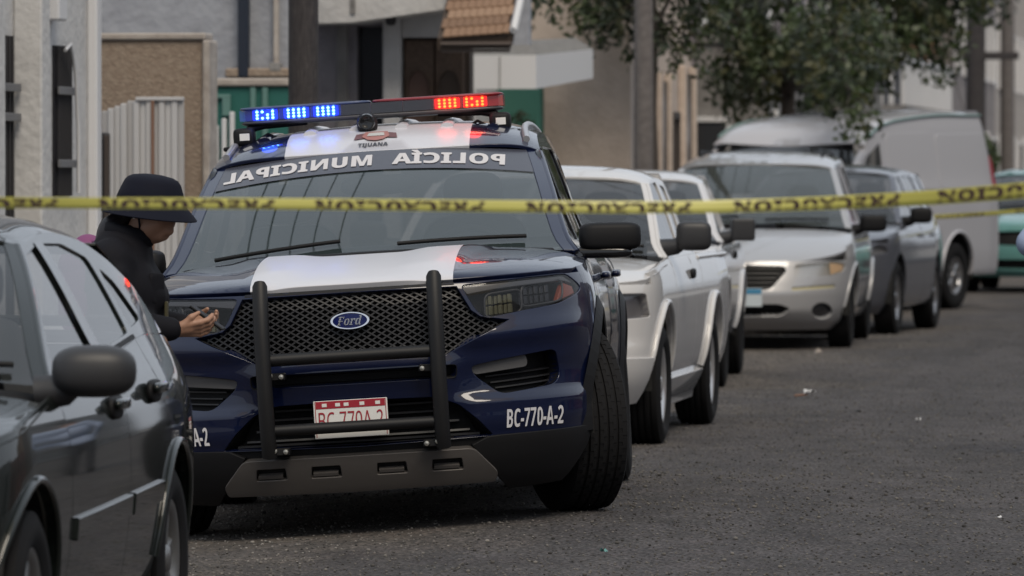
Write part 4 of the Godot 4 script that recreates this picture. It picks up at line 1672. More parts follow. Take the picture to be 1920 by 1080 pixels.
func build_pickup(kind: int) -> void:
	var c: Car
	if kind == 0:
		c = new_car("pickup_truck", "white compact pickup with rounded black mirror and body skirts, right behind the police vehicle", "pickup truck", "vehicles parked along the left side of the street", Vector3(0.02, 0.0, -34.7), -7.6)
	else:
		c = new_car("pickup_truck", "white pickup with square black mirror, between the compact pickup and the silver minivan", "pickup truck", "vehicles parked along the left side of the street", Vector3(0.70, -0.02, -44.4), -4.5)
	var sh := c.sh
	sh.W = [[0.22, 0.74], [0.32, 0.79], [0.45, 0.835], [0.6, 0.855], [0.75, 0.86], [0.9, 0.85], [1.0, 0.825], [1.05, 0.80], [1.10, 0.755], [1.16, 0.735], [1.3, 0.69], [1.45, 0.635], [1.55, 0.585]]
	sh.N = [[0.25, 0.74], [0.4, 0.84], [0.52, 0.86], [0.6, 0.82], [0.85, 0.80], [0.95, 0.74]]
	sh.T = [[-4.0, 0.97], [-3.0, 1.0], [0.0, 1.0]]
	sh.power = 3.2
	sh.L0 = 0.82
	sh.W0 = 0.86
	sh.ready()
	c.hy = [[-0.6, 1.065], [-0.2, 1.05], [0.3, 1.01], [0.6, 0.965], [0.76, 0.93], [0.82, 0.90]]
	c.drop = [[-0.6, 0.05], [0.4, 0.05], [0.82, 0.02]]
	c.cowl = Vector2(-0.42, 1.085)
	c.head = Vector2(-1.06, 1.505)
	c.wc = 0.16
	c.wdip = 0.04
	c.ry = [[-1.06, 1.508], [-1.25, 1.55], [-1.55, 1.572], [-1.85, 1.562], [-2.05, 1.53]]
	c.ry.reverse()
	c.crown = 0.03
	c.edge = 0.045
	c.roof_end = -2.0
	c.tail = Vector2(-2.10, 1.06)
	c.rear = -3.88
	c.top = [[-3.9, 1.03], [-2.5, 1.045], [-0.6, 1.035], [-0.3, 1.03], [0.3, 0.985], [0.6, 0.935], [0.82, 0.88]]
	c.sill = 0.34
	c.arches = [[0.0, 0.37, 0.41], [-2.75, 0.37, 0.41]]
	c.wr = 0.335
	c.ww = 0.225
	c.track = 0.745
	c.wb = 2.75
	c.body = M.white_paint if kind == 0 else M.white_paint2
	c.clear = M.glass_grey
	c.cell = Vector2(0.07, 0.06)
	simple_hood(c, -0.38, 0.915, c.body)
	var lamp := soft([Vector2(0.48, 0.86), Vector2(0.80, 0.86), Vector2(0.82, 0.72), Vector2(0.5, 0.70)], 0.02)
	var lu := sh.fr(lamp)
	var ll := sh.fr(mirrored(lamp))
	var gr := sh.fr(soft(whole([Vector2(0, 0.86), Vector2(0.45, 0.86), Vector2(0.45, 0.68), Vector2(0, 0.68)]), 0.02))
	plain_nose(c, 0.39, 0.905, 0.3, [lu, ll, gr], c.body)
	pocket(c, "grille", gr, 0.05, M.black_plastic)
	for o in [lu, ll]:
		var hl := pocket(c, "headlight", o, 0.05, M.silver)
		var lm := Mb.new()
		lm.patch(o, [], sh.B, c.cell, 1.0, -0.004)
		part(hl, "lens", lm, M.lens)
	windscreen(c, 0.045, M.glass_grey, c.body)
	wipers(c)
	roof_panel(c)
	var mb := Mb.new()
	for s in [1.0, -1.0]:
		flank_panels(c, s, [0.385, -0.60, -1.66, -2.10, -3.88], ["fender", "front_door", "cab_corner", "bed_side"], [c.body, c.body, c.body, c.body])
		cabin_side(c, s, [
			[Vector2(-0.72, 1.09), Vector2(-1.16, 1.46), Vector2(-1.56, 1.475), Vector2(-1.60, 1.09)],
			[Vector2(-1.70, 1.12), Vector2(-1.68, 1.46), Vector2(-1.90, 1.445), Vector2(-1.96, 1.12)]], c.body, [Vector2(-2.12, 1.05)])
		# flares and lower skirts
		for a in c.arches:
			mb = Mb.new()
			var pts := []
			for k in 25:
				var an := deg_to_rad(lerpf(0, 180, k / 24.0))
				var z: float = a[0] + cos(an) * (a[2] + 0.02)
				var y: float = a[1] + sin(an) * (a[2] + 0.02)
				pts.append(Vector3(s * (sh.X(z, y) + 0.006), y, z))
			mb.tube(pts, 0.020 if kind == 0 else 0.012, 8, true, 0.9)
			part(c.root, "wheel_arch_flare", mb, c.body)
		if kind == 0:
			mb = Mb.new()
			mb.patch(sh.sd([Vector2(-0.45, 0.36), Vector2(-2.30, 0.36), Vector2(-2.26, 0.185), Vector2(-0.50, 0.185)], s), [], sh.B, c.cell, 1.0, 0.03, 0.06)
			part(c.root, "side_skirt", mb, c.body)
			for z in [[0.80, 0.44]]:
				mb = Mb.new()
				mb.patch(sh.sd([Vector2(z[0] - 0.1, 0.5), Vector2(z[1], 0.5), Vector2(z[1], 0.26), Vector2(z[0] - 0.1, 0.24)], s), [], sh.B, c.cell, 1.0, 0.03, 0.06)
				part(c.root, "corner_skirt", mb, c.body)
		mb = Mb.new()
		superpod(mb, Vector3(s * (sh.X(-1.5, 0.93) + 0.008), 0.935, -1.52), Vector3(0.03, 0.06, 0.16), Basis(), 0.6)
		part(c.root, "door_handle", mb, M.black_plastic)
		# inner bed wall
		mb = Mb.new()
		mb.box(Vector3(s * 0.72, 0.80, -2.99), Vector3(0.06, 0.42, 1.70), Basis(), 0.01)
		mb.box(Vector3(s * 0.77, 1.02, -2.99), Vector3(0.11, 0.03, 1.72), Basis(), 0.01)
		part(c.root, "bed_wall", mb, c.body)
	mb = Mb.new()
	mb.box(Vector3(0, 0.62, -2.99), Vector3(1.44, 0.04, 1.72), Basis(), 0.01)
	part(c.root, "bed_floor", mb, c.body)
	mb = Mb.new()
	mb.box(Vector3(0, 0.80, -2.16), Vector3(1.46, 0.50, 0.05), Basis(), 0.01)
	part(c.root, "bed_front", mb, c.body)
	if kind == 0:
		pod_mirror(c, Vector3(0.945, 1.165, -0.66), Vector3(0.205, 0.17, 0.15), M.mirror_plastic, 0.5)
	else:
		pod_mirror(c, Vector3(0.945, 1.13, -0.62), Vector3(0.175, 0.165, 0.13), M.mirror_plastic, 0.22)
	rear_glass(c, c.body)
	close_body(c)
	four_wheels(c, 5, M.rim_light if kind == 0 else M.rim_steel, 0.66 if kind == 0 else 0.58)


func build_minivan() -> void:
	var c := new_car("minivan", "silver minivan with dark oval grille facing the camera behind the second pickup", "minivan", "vehicles parked along the left side of the street", Vector3(2.06, 0.0, -53.6), -6.2)
	var sh := c.sh
	sh.W = [[0.16, 0.80], [0.25, 0.88], [0.4, 0.93], [0.6, 0.955], [0.8, 0.955], [0.93, 0.935], [1.0, 0.91], [1.06, 0.875], [1.12, 0.85], [1.3, 0.79], [1.5, 0.72], [1.62, 0.675], [1.7, 0.63]]
	sh.N = [[0.16, 0.78], [0.25, 0.90], [0.36, 0.98], [0.48, 0.985], [0.56, 0.96], [0.66, 0.92], [0.78, 0.86], [0.86, 0.76]]
	sh.T = [[-3.95, 0.88], [-3.5, 0.95], [-2.5, 1.0], [0.0, 0.99]]
	sh.power = 2.3
	sh.L0 = 0.92
	sh.W0 = 0.95
	sh.ready()
	c.hy = [[-0.5, 1.09], [-0.1, 1.03], [0.3, 0.95], [0.6, 0.865], [0.8, 0.785], [0.88, 0.745]]
	c.drop = [[-0.5, 0.07], [0.4, 0.06], [0.88, 0.02]]
	c.hm = 3.5
	c.cowl = Vector2(-0.30, 1.085)
	c.head = Vector2(-1.16, 1.605)
	c.wc = 0.18
	c.wdip = 0.045
	c.ry = [[-1.16, 1.61], [-1.4, 1.66], [-2.0, 1.72], [-3.0, 1.72], [-3.7, 1.67]]
	c.ry.reverse()
	c.crown = 0.035
	c.edge = 0.045
	c.roof_end = -3.68
	c.tail = Vector2(-3.85, 1.06)
	c.rear = -3.9
	c.top = [[-3.95, 1.05], [-1.0, 1.03], [-0.5, 1.02], [-0.2, 0.985], [0.3, 0.89], [0.6, 0.81], [0.88, 0.73]]
	c.sill = 0.24
	c.arches = [[0.0, 0.35, 0.385], [-2.9, 0.35, 0.385]]
	c.wr = 0.33
	c.ww = 0.215
	c.track = 0.81
	c.wb = 2.9
	c.body = M.silver_paint
	c.clear = M.glass_grey
	c.cell = Vector2(0.07, 0.05)
	simple_hood(c, -0.26, 0.765, c.body)
	var lamp := soft([Vector2(0.46, 0.735), Vector2(0.80, 0.765), Vector2(0.88, 0.74), Vector2(0.87, 0.67), Vector2(0.78, 0.635), Vector2(0.46, 0.625)], 0.03)
	var lu := sh.fr(lamp)
	var ll := sh.fr(mirrored(lamp))
	var gr := sh.fr(soft(whole([Vector2(0, 0.735), Vector2(0.38, 0.725), Vector2(0.40, 0.68), Vector2(0.26, 0.52), Vector2(0, 0.505)]), 0.05))
	var slit := soft([Vector2(0.44, 0.545), Vector2(0.80, 0.565), Vector2(0.80, 0.53), Vector2(0.44, 0.51)], 0.012)
	var vent := sh.fr(soft(whole([Vector2(0, 0.40), Vector2(0.34, 0.40), Vector2(0.44, 0.36), Vector2(0.36, 0.29), Vector2(0, 0.285)]), 0.04))
	var fogo := []
	for k in 20:
		fogo.append(Vector2(0.69 + cos(-TAU * k / 20) * 0.085, 0.335 + sin(-TAU * k / 20) * 0.075))
	var fu := sh.fr(fogo)
	var fl := sh.fr(mirrored(fogo))
	var holes := [lu, ll, gr, sh.fr(slit), sh.fr(mirrored(slit)), vent, fu, fl]
	plain_nose(c, 0.36, 0.765, 0.17, holes, c.body)
	var g := pocket(c, "grille", gr, 0.04, M.black_plastic)
	for k in 5:
		var mb := Mb.new()
		var y := 0.545 + 0.04 * k
		var xe := 0.26 + 0.025 * k
		mb.bar(PackedVector2Array([Vector2(-xe, y), Vector2(xe, y)]), sh.B, 0.08, 1.0, -0.012, 0.006, 0.02)
		part(g, "slat", mb, M.satin_black)
	for o in [lu, ll]:
		var hl := pocket(c, "headlight", o, 0.04, M.silver)
		var lm := Mb.new()
		lm.patch(o, [], sh.B, c.cell, 1.0, -0.004)
		part(hl, "lens", lm, M.lens_haze)
		var am := Mb.new()
		var q := []
		for e in [Vector2(0.76, 0.748), Vector2(0.87, 0.735), Vector2(0.865, 0.68), Vector2(0.77, 0.65)]:
			q.append(e if o == lu else Vector2(-e.x, e.y))
		am.patch(sh.fr(q), [], sh.B, c.cell, 1.0, -0.015)
		part(hl, "indicator", am, M.amber_pale)
	for o in [holes[3], holes[4]]:
		pocket(c, "marker_strip", o, 0.012, M.lens_yellow)
	pocket(c, "lower_intake", vent, 0.06, M.black_plastic)
	for o in [fu, fl]:
		pocket(c, "fog_lamp", o, 0.03, M.dark_metal)
	var pm := Mb.new()
	pm.box(Vector3(0.04, 0.455, 0.995), Vector3(0.305, 0.155, 0.008), Basis(), 0.002)
	var plate := part(c.root, "license_plate", pm, M.plate_pale)
	boxpart(plate, "plate_band", Vector3(0.04, 0.508, 1.0), Vector3(0.295, 0.045, 0.004), M.plate_blue, 0.001)
	windscreen(c, 0.05, M.glass_green, c.body)
	wipers(c)
	roof_panel(c)
	for s in [1.0, -1.0]:
		flank_panels(c, s, [0.355, -0.52, -1.62, -2.46, -3.9], ["fender", "front_door", "sliding_door", "rear_quarter"], [c.body, c.body, c.body, c.body])
		cabin_side(c, s, [
			[Vector2(-0.70, 1.09), Vector2(-1.28, 1.55), Vector2(-1.52, 1.57), Vector2(-1.56, 1.09)],
			[Vector2(-1.66, 1.09), Vector2(-1.62, 1.575), Vector2(-2.5, 1.575), Vector2(-2.52, 1.09)],
			[Vector2(-2.62, 1.09), Vector2(-2.60, 1.575), Vector2(-3.55, 1.55), Vector2(-3.65, 1.12)]], M.glass_black, [Vector2(-3.88, 1.06)])
		var lip := Mb.new()
		for a in c.arches:
			var pts := []
			for k in 21:
				var an := deg_to_rad(lerpf(2, 178, k / 20.0))
				var z: float = a[0] + cos(an) * (a[2] + 0.006)
				var y: float = a[1] + sin(an) * (a[2] + 0.006)
				pts.append(Vector3(s * (sh.X(z, y) + 0.003), y, z))
			lip = Mb.new()
			lip.tube(pts, 0.014, 8)
			part(c.root, "wheel_arch_lip", lip, c.body)
	# roof rack rails
	for s in [-0.55, 0.55]:
		var mb := Mb.new()
		mb.tube([c.R(Vector2(s, -1.75)) + Vector3(0, 0.005, 0), c.R(Vector2(s, -1.85)) + Vector3(0, 0.035, 0), c.R(Vector2(s, -3.3)) + Vector3(0, 0.035, 0), c.R(Vector2(s, -3.4)) + Vector3(0, 0.005, 0)], 0.014, 8)
		part(c.root, "roof_rail", mb, M.black_plastic)
	pod_mirror(c, Vector3(1.06, 1.08, -0.72), Vector3(0.24, 0.155, 0.15), M.black_plastic, 0.5)
	rear_glass(c, c.body)
	close_body(c)
	four_wheels(c, 6, M.rim_steel, 0.6)


func build_crossover() -> void:
	var c := new_car("crossover", "dark blue-grey crossover mostly hidden behind the silver minivan", "car", "vehicles parked along the left side of the street", Vector3(2.92, -0.06, -60.0), -12.0)
	crossover_body(c, M.slate_paint)
	c.root.basis = c.root.basis * Basis.from_scale(Vector3(1.0, 1.07, 1.0))


func build_teal_car() -> void:
	var c := new_car("hatchback", "teal car at the right edge of the picture, beyond the cargo van", "car", "", Vector3(6.55, 0.02, -77.5), -10.0)
	crossover_body(c, M.teal_paint)


func crossover_body(c: Car, mat: Material) -> void:
	var sh := c.sh
	sh.W = [[0.18, 0.78], [0.3, 0.86], [0.45, 0.895], [0.65, 0.905], [0.85, 0.90], [0.95, 0.875], [1.02, 0.83], [1.08, 0.80], [1.25, 0.73], [1.42, 0.66], [1.52, 0.60]]
	sh.N = [[0.18, 0.74], [0.3, 0.84], [0.5, 0.87], [0.7, 0.84], [0.85, 0.78], [0.93, 0.7]]
	sh.T = [[-3.6, 0.88], [-3.1, 0.95], [-2.3, 1.0], [0.0, 0.99]]
	sh.power = 2.5
	sh.L0 = 0.84
	sh.W0 = 0.9
	sh.ready()
	c.hy = [[-0.5, 1.06], [0.0, 1.02], [0.4, 0.96], [0.7, 0.89], [0.8, 0.84]]
	c.drop = [[-0.5, 0.06], [0.4, 0.055], [0.8, 0.02]]
	c.cowl = Vector2(-0.36, 1.06)
	c.head = Vector2(-1.12, 1.49)
	c.wc = 0.2
	c.wdip = 0.04
	c.ry = [[-1.12, 1.495], [-1.35, 1.535], [-1.8, 1.56], [-2.6, 1.55], [-3.2, 1.48]]
	c.ry.reverse()
	c.crown = 0.035
	c.edge = 0.04
	c.roof_end = -3.15
	c.tail = Vector2(-3.45, 1.03)
	c.rear = -3.52
	c.top = [[-3.6, 1.03], [-2.0, 1.01], [-0.6, 0.985], [-0.3, 0.975], [0.3, 0.91], [0.6, 0.855], [0.8, 0.81]]
	c.sill = 0.25
	c.arches = [[0.0, 0.355, 0.40], [-2.62, 0.355, 0.40]]
	c.wr = 0.345
	c.ww = 0.225
	c.track = 0.765
	c.wb = 2.62
	c.body = mat
	c.clear = M.glass_grey
	c.cell = Vector2(0.08, 0.06)
	simple_hood(c, -0.32, 0.855, c.body)
	var lamp := soft([Vector2(0.50, 0.80), Vector2(0.80, 0.83), Vector2(0.84, 0.76), Vector2(0.55, 0.70)], 0.03)
	var lu := sh.fr(lamp)
	var ll := sh.fr(mirrored(lamp))
	var gr := sh.fr(soft(whole([Vector2(0, 0.78), Vector2(0.40, 0.77), Vector2(0.36, 0.60), Vector2(0, 0.58)]), 0.03))
	var low := sh.fr(soft(whole([Vector2(0, 0.42), Vector2(0.5, 0.42), Vector2(0.55, 0.30), Vector2(0, 0.28)]), 0.03))
	plain_nose(c, 0.38, 0.845, 0.2, [lu, ll, gr, low], c.body)
	pocket(c, "grille", gr, 0.05, M.black_plastic)
	pocket(c, "lower_intake", low, 0.05, M.black_plastic)
	for o in [lu, ll]:
		var hl := pocket(c, "headlight", o, 0.04, M.silver)
		var lm := Mb.new()
		lm.patch(o, [], sh.B, c.cell, 1.0, -0.004)
		part(hl, "lens", lm, M.lens)
	windscreen(c, 0.05, M.glass_grey, c.body)
	wipers(c)
	roof_panel(c)
	for s in [1.0, -1.0]:
		flank_panels(c, s, [0.375, -0.55, -1.55, -2.35, -3.52], ["fender", "front_door", "rear_door", "rear_quarter"], [c.body, c.body, c.body, c.body])
		cabin_side(c, s, [
			[Vector2(-0.72, 1.04), Vector2(-1.22, 1.44), Vector2(-1.50, 1.455), Vector2(-1.52, 1.04)],
			[Vector2(-1.62, 1.045), Vector2(-1.60, 1.455), Vector2(-2.30, 1.455), Vector2(-2.40, 1.06)],
			[Vector2(-2.50, 1.06), Vector2(-2.46, 1.445), Vector2(-2.92, 1.42), Vector2(-3.15, 1.12)]], c.body, [Vector2(-3.46, 1.035)])
		for z in [-1.40, -2.2]:
			var mb := Mb.new()
			superpod(mb, Vector3(s * (sh.X(z, 0.9) + 0.014), 0.90, z), Vector3(0.03, 0.03, 0.2), Basis(), 0.5)
			part(c.root, "door_handle", mb, c.body)
	pod_mirror(c, Vector3(0.995, 1.09, -0.68), Vector3(0.22, 0.15, 0.14), M.black_plastic, 0.5)
	rear_glass(c, c.body)
	close_body(c)
	four_wheels(c, 5, M.rim_steel, 0.62)


func build_cargo_van() -> void:
	var c := new_car("cargo_van", "white windowless cargo van standing at an angle, tallest vehicle on the street", "van", "vehicles parked along the left side of the street", Vector3(2.55, 0.0, -66.0), -27.0)
	var sh := c.sh
	sh.W = [[0.3, 0.92], [0.45, 0.98], [0.7, 1.0], [1.0, 1.0], [1.25, 0.985], [1.5, 0.945], [1.8, 0.91], [2.0, 0.885], [2.18, 0.85]]
	sh.N = [[0.3, 0.72], [0.45, 0.82], [0.7, 0.84], [1.0, 0.80], [1.1, 0.74]]
	sh.T = [[-4.7, 0.955], [-4.3, 0.985], [-3.0, 1.0], [0.0, 0.985]]
	sh.power = 2.8
	sh.L0 = 0.82
	sh.W0 = 1.0
	sh.ready()
	c.hy = [[-0.4, 1.33], [0.0, 1.28], [0.4, 1.20], [0.7, 1.11], [0.78, 1.06]]
	c.drop = [[-0.4, 0.07], [0.78, 0.03]]
	c.cowl = Vector2(-0.28, 1.33)
	c.head = Vector2(-0.92, 1.82)
	c.wc = 0.14
	c.wdip = 0.05
	c.ry = [[-0.92, 1.825], [-1.12, 1.97], [-1.45, 2.09], [-2.0, 2.17], [-3.5, 2.24], [-4.5, 2.24]]
	c.ry.reverse()
	c.crown = 0.035
	c.edge = 0.045
	c.roof_end = -4.40
	c.tail = Vector2(-4.66, 1.24)
	c.rear = -4.70
	c.top = [[-4.7, 1.22], [-0.6, 1.22], [-0.3, 1.22], [0.3, 1.15], [0.6, 1.08], [0.8, 1.02]]
	c.sill = 0.38
	c.arches = [[0.0, 0.40, 0.46], [-3.43, 0.40, 0.46]]
	c.wr = 0.375
	c.ww = 0.245
	c.track = 0.86
	c.wb = 3.43
	c.body = M.van_paint
	c.clear = M.glass_grey
	c.cell = Vector2(0.10, 0.08)
	simple_hood(c, -0.24, 1.075, c.body)
	var lamp := soft([Vector2(0.55, 0.98), Vector2(0.88, 0.98), Vector2(0.90, 0.80), Vector2(0.55, 0.80)], 0.02)
	var lu := sh.fr(lamp)
	var ll := sh.fr(mirrored(lamp))
	var gr := sh.fr(soft(whole([Vector2(0, 0.98), Vector2(0.52, 0.98), Vector2(0.52, 0.72), Vector2(0, 0.72)]), 0.02))
	plain_nose(c, 0.44, 1.065, 0.32, [lu, ll, gr], c.body)
	pocket(c, "grille", gr, 0.05, M.black_plastic)
	for o in [lu, ll]:
		var hl := pocket(c, "headlight", o, 0.04, M.silver)
		var lm := Mb.new()
		lm.patch(o, [], sh.B, c.cell, 1.0, -0.004)
		part(hl, "lens", lm, M.lens)
	windscreen(c, 0.06, M.glass_grey, c.body)
	wipers(c)
	roof_panel(c)
	for s in [1.0, -1.0]:
		flank_panels(c, s, [0.435, -0.55, -1.55, -2.75, -4.70], ["fender", "front_door", "cargo_door", "rear_quarter"], [c.body, c.body, c.body, c.body])
		cabin_side(c, s, [[Vector2(-0.66, 1.27), Vector2(-1.06, 1.70), Vector2(-1.46, 1.86), Vector2(-1.48, 1.27)]], c.body, [Vector2(-4.55, 1.7), Vector2(-4.68, 1.23)])
		# drip rail and raised panel lines
		for e in [[-1.62, -2.86], [-2.98, -4.40]]:
			var mb := Mb.new()
			mb.patch(sh.sd(soft([Vector2(e[0], 1.95), Vector2(e[1], 1.97), Vector2(e[1] - 0.04, 1.34), Vector2(e[0] - 0.02, 1.34)], 0.08), s), [], sh.B, c.cell, 1.0, 0.006, 0.008)
			part(c.root, "side_panel", mb, c.body)
		var rail := Mb.new()
		var pts := []
		for i in 14:
			var z := lerpf(-1.15, -4.4, i / 13.0)
			pts.append(Vector3(s * (c.roof_half(z) + 0.008), c.roof_side(z) + 0.012, z))
		rail.tube(pts, 0.016, 6)
		part(c.root, "drip_rail", rail, M.rail_green)
		var tl := Mb.new()
		tl.patch(sh.sd([Vector2(-4.55, 1.72), Vector2(-4.64, 1.62), Vector2(-4.685, 1.26), Vector2(-4.60, 1.26)], s), [], sh.B, Vector2(0.05, 0.05), 1.0, 0.012, 0.02)
		part(c.root, "tail_light", tl, M.tail_red)
		for z in [-1.40, -1.66, -2.60]:
			var hd := Mb.new()
			superpod(hd, Vector3(s * (sh.X(z, 1.05) + 0.012), 1.05, z), Vector3(0.035, 0.05, 0.17), Basis(), 0.5)
			part(c.root, "door_handle", hd, M.black_plastic)
		var mo := Mb.new()
		mo.patch(sh.sd([Vector2(-0.52, 0.70), Vector2(-2.92, 0.70), Vector2(-2.92, 0.63), Vector2(-0.52, 0.63)], s), [], sh.B, c.cell, 1.0, 0.014, 0.016)
		part(c.root, "rub_strip", mo, M.iron_grey)
		var lp := Mb.new()
		var arcp := []
		for k in 21:
			var an := deg_to_rad(lerpf(2, 178, k / 20.0))
			arcp.append(Vector3(s * (sh.X(-3.43 + cos(an) * 0.466, 0.40 + sin(an) * 0.466) + 0.004), 0.40 + sin(an) * 0.466, -3.43 + cos(an) * 0.466))
		lp.tube(arcp, 0.018, 8)
		part(c.root, "wheel_arch_lip", lp, c.body)
	pod_mirror(c, Vector3(1.13, 1.36, -0.62), Vector3(0.22, 0.26, 0.14), M.chrome_soft, 0.35)
	rear_glass(c, c.body, 0.14)
	close_body(c)
	four_wheels(c, 8, M.rim_steel, 0.56)


# ------------------------------------------------------------------ the street
# u runs away along the street, v to its left; both in metres from the camera
const ALONG := Vector3(0.1328, 0, -0.9911)
const LEFT := Vector3(-0.9911, 0, -0.1328)
var street_basis := Basis(Vector3(0.1328, 0, -0.9911), Vector3.UP, Vector3(0.9911, 0, 0.1328))
var contacts := []
var weights := []


func S(u: float, v: float, y := 0.0) -> Vector3:
	return ALONG * u + LEFT * v + Vector3.UP * y


func place(called: String, label: String, category: String, u: float, v: float, group := "") -> Node3D:
	var o := thing(called, label, category, group)
	o.position = S(u, v)
	o.basis = street_basis
	o.set_meta("u", u)
	o.set_meta("v", v)
	return o


# a block between two stations along the street, two distances from it and two heights
func block(parent: Node3D, called: String, u0: float, u1: float, v0: float, v1: float, y0: float, y1: float, mat: Material, ch := 0.012) -> MeshInstance3D:
	var home := parent
	while not home.has_meta("u"):
		home = home.get_parent()
	var mb := Mb.new()
	mb.box(Vector3((u0 + u1) * 0.5 - home.get_meta("u"), (y0 + y1) * 0.5, -((v0 + v1) * 0.5 - home.get_meta("v"))), Vector3(absf(u1 - u0), y1 - y0, absf(v1 - v0)), Basis(), ch)
	return part(parent, called, mb, mat)


func at_home(parent: Node3D, u: float, v: float, y: float) -> Vector3:
	return Vector3(u - parent.get_meta("u"), y, -(v - parent.get_meta("v")))


# a window in a wall that runs along the street
func side_window(h: Node3D, u0: float, u1: float, v: float, y0: float, y1: float, frame: Material, bars := false) -> void:
	var w := block(h, "window", u0, u1, v - 0.02, v + 0.06, y0, y1, M.pane_dark, 0.004)
	for e in [[u0 - 0.05, u0 + 0.02, y0 - 0.05, y1 + 0.05], [u1 - 0.02, u1 + 0.05, y0 - 0.05, y1 + 0.05], [u0 + 0.02, u1 - 0.02, y1 - 0.02, y1 + 0.05], [u0 + 0.02, u1 - 0.02, y0 - 0.05, y0 + 0.02]]:
		block(w, "frame", e[0], e[1], v - 0.06, v + 0.02, e[2], e[3], frame, 0.006)
	if bars:
		var k := int((u1 - u0) / 0.11)
		for i in k:
			var u := lerpf(u0 + 0.05, u1 - 0.05, float(i) / maxf(k - 1, 1))
			block(w, "bar", u - 0.009, u + 0.009, v - 0.10, v - 0.082, y0 + 0.03, y1 - 0.03, M.iron, 0.0)


# a window in a wall that faces down the street toward the camera
func end_window(h: Node3D, u: float, v0: float, v1: float, y0: float, y1: float, frame: Material) -> void:
	var w := block(h, "window", u - 0.02, u + 0.06, v0, v1, y0, y1, M.pane_dark, 0.004)
	for e in [[v0 - 0.05, v0 + 0.02, y0 - 0.05, y1 + 0.05], [v1 - 0.02, v1 + 0.05, y0 - 0.05, y1 + 0.05], [v0 + 0.02, v1 - 0.02, y1 - 0.02, y1 + 0.05], [v0 + 0.02, v1 - 0.02, y0 - 0.05, y0 + 0.02]]:
		block(w, "frame", u - 0.05, u + 0.02, e[0], e[1], e[2], e[3], frame, 0.006)


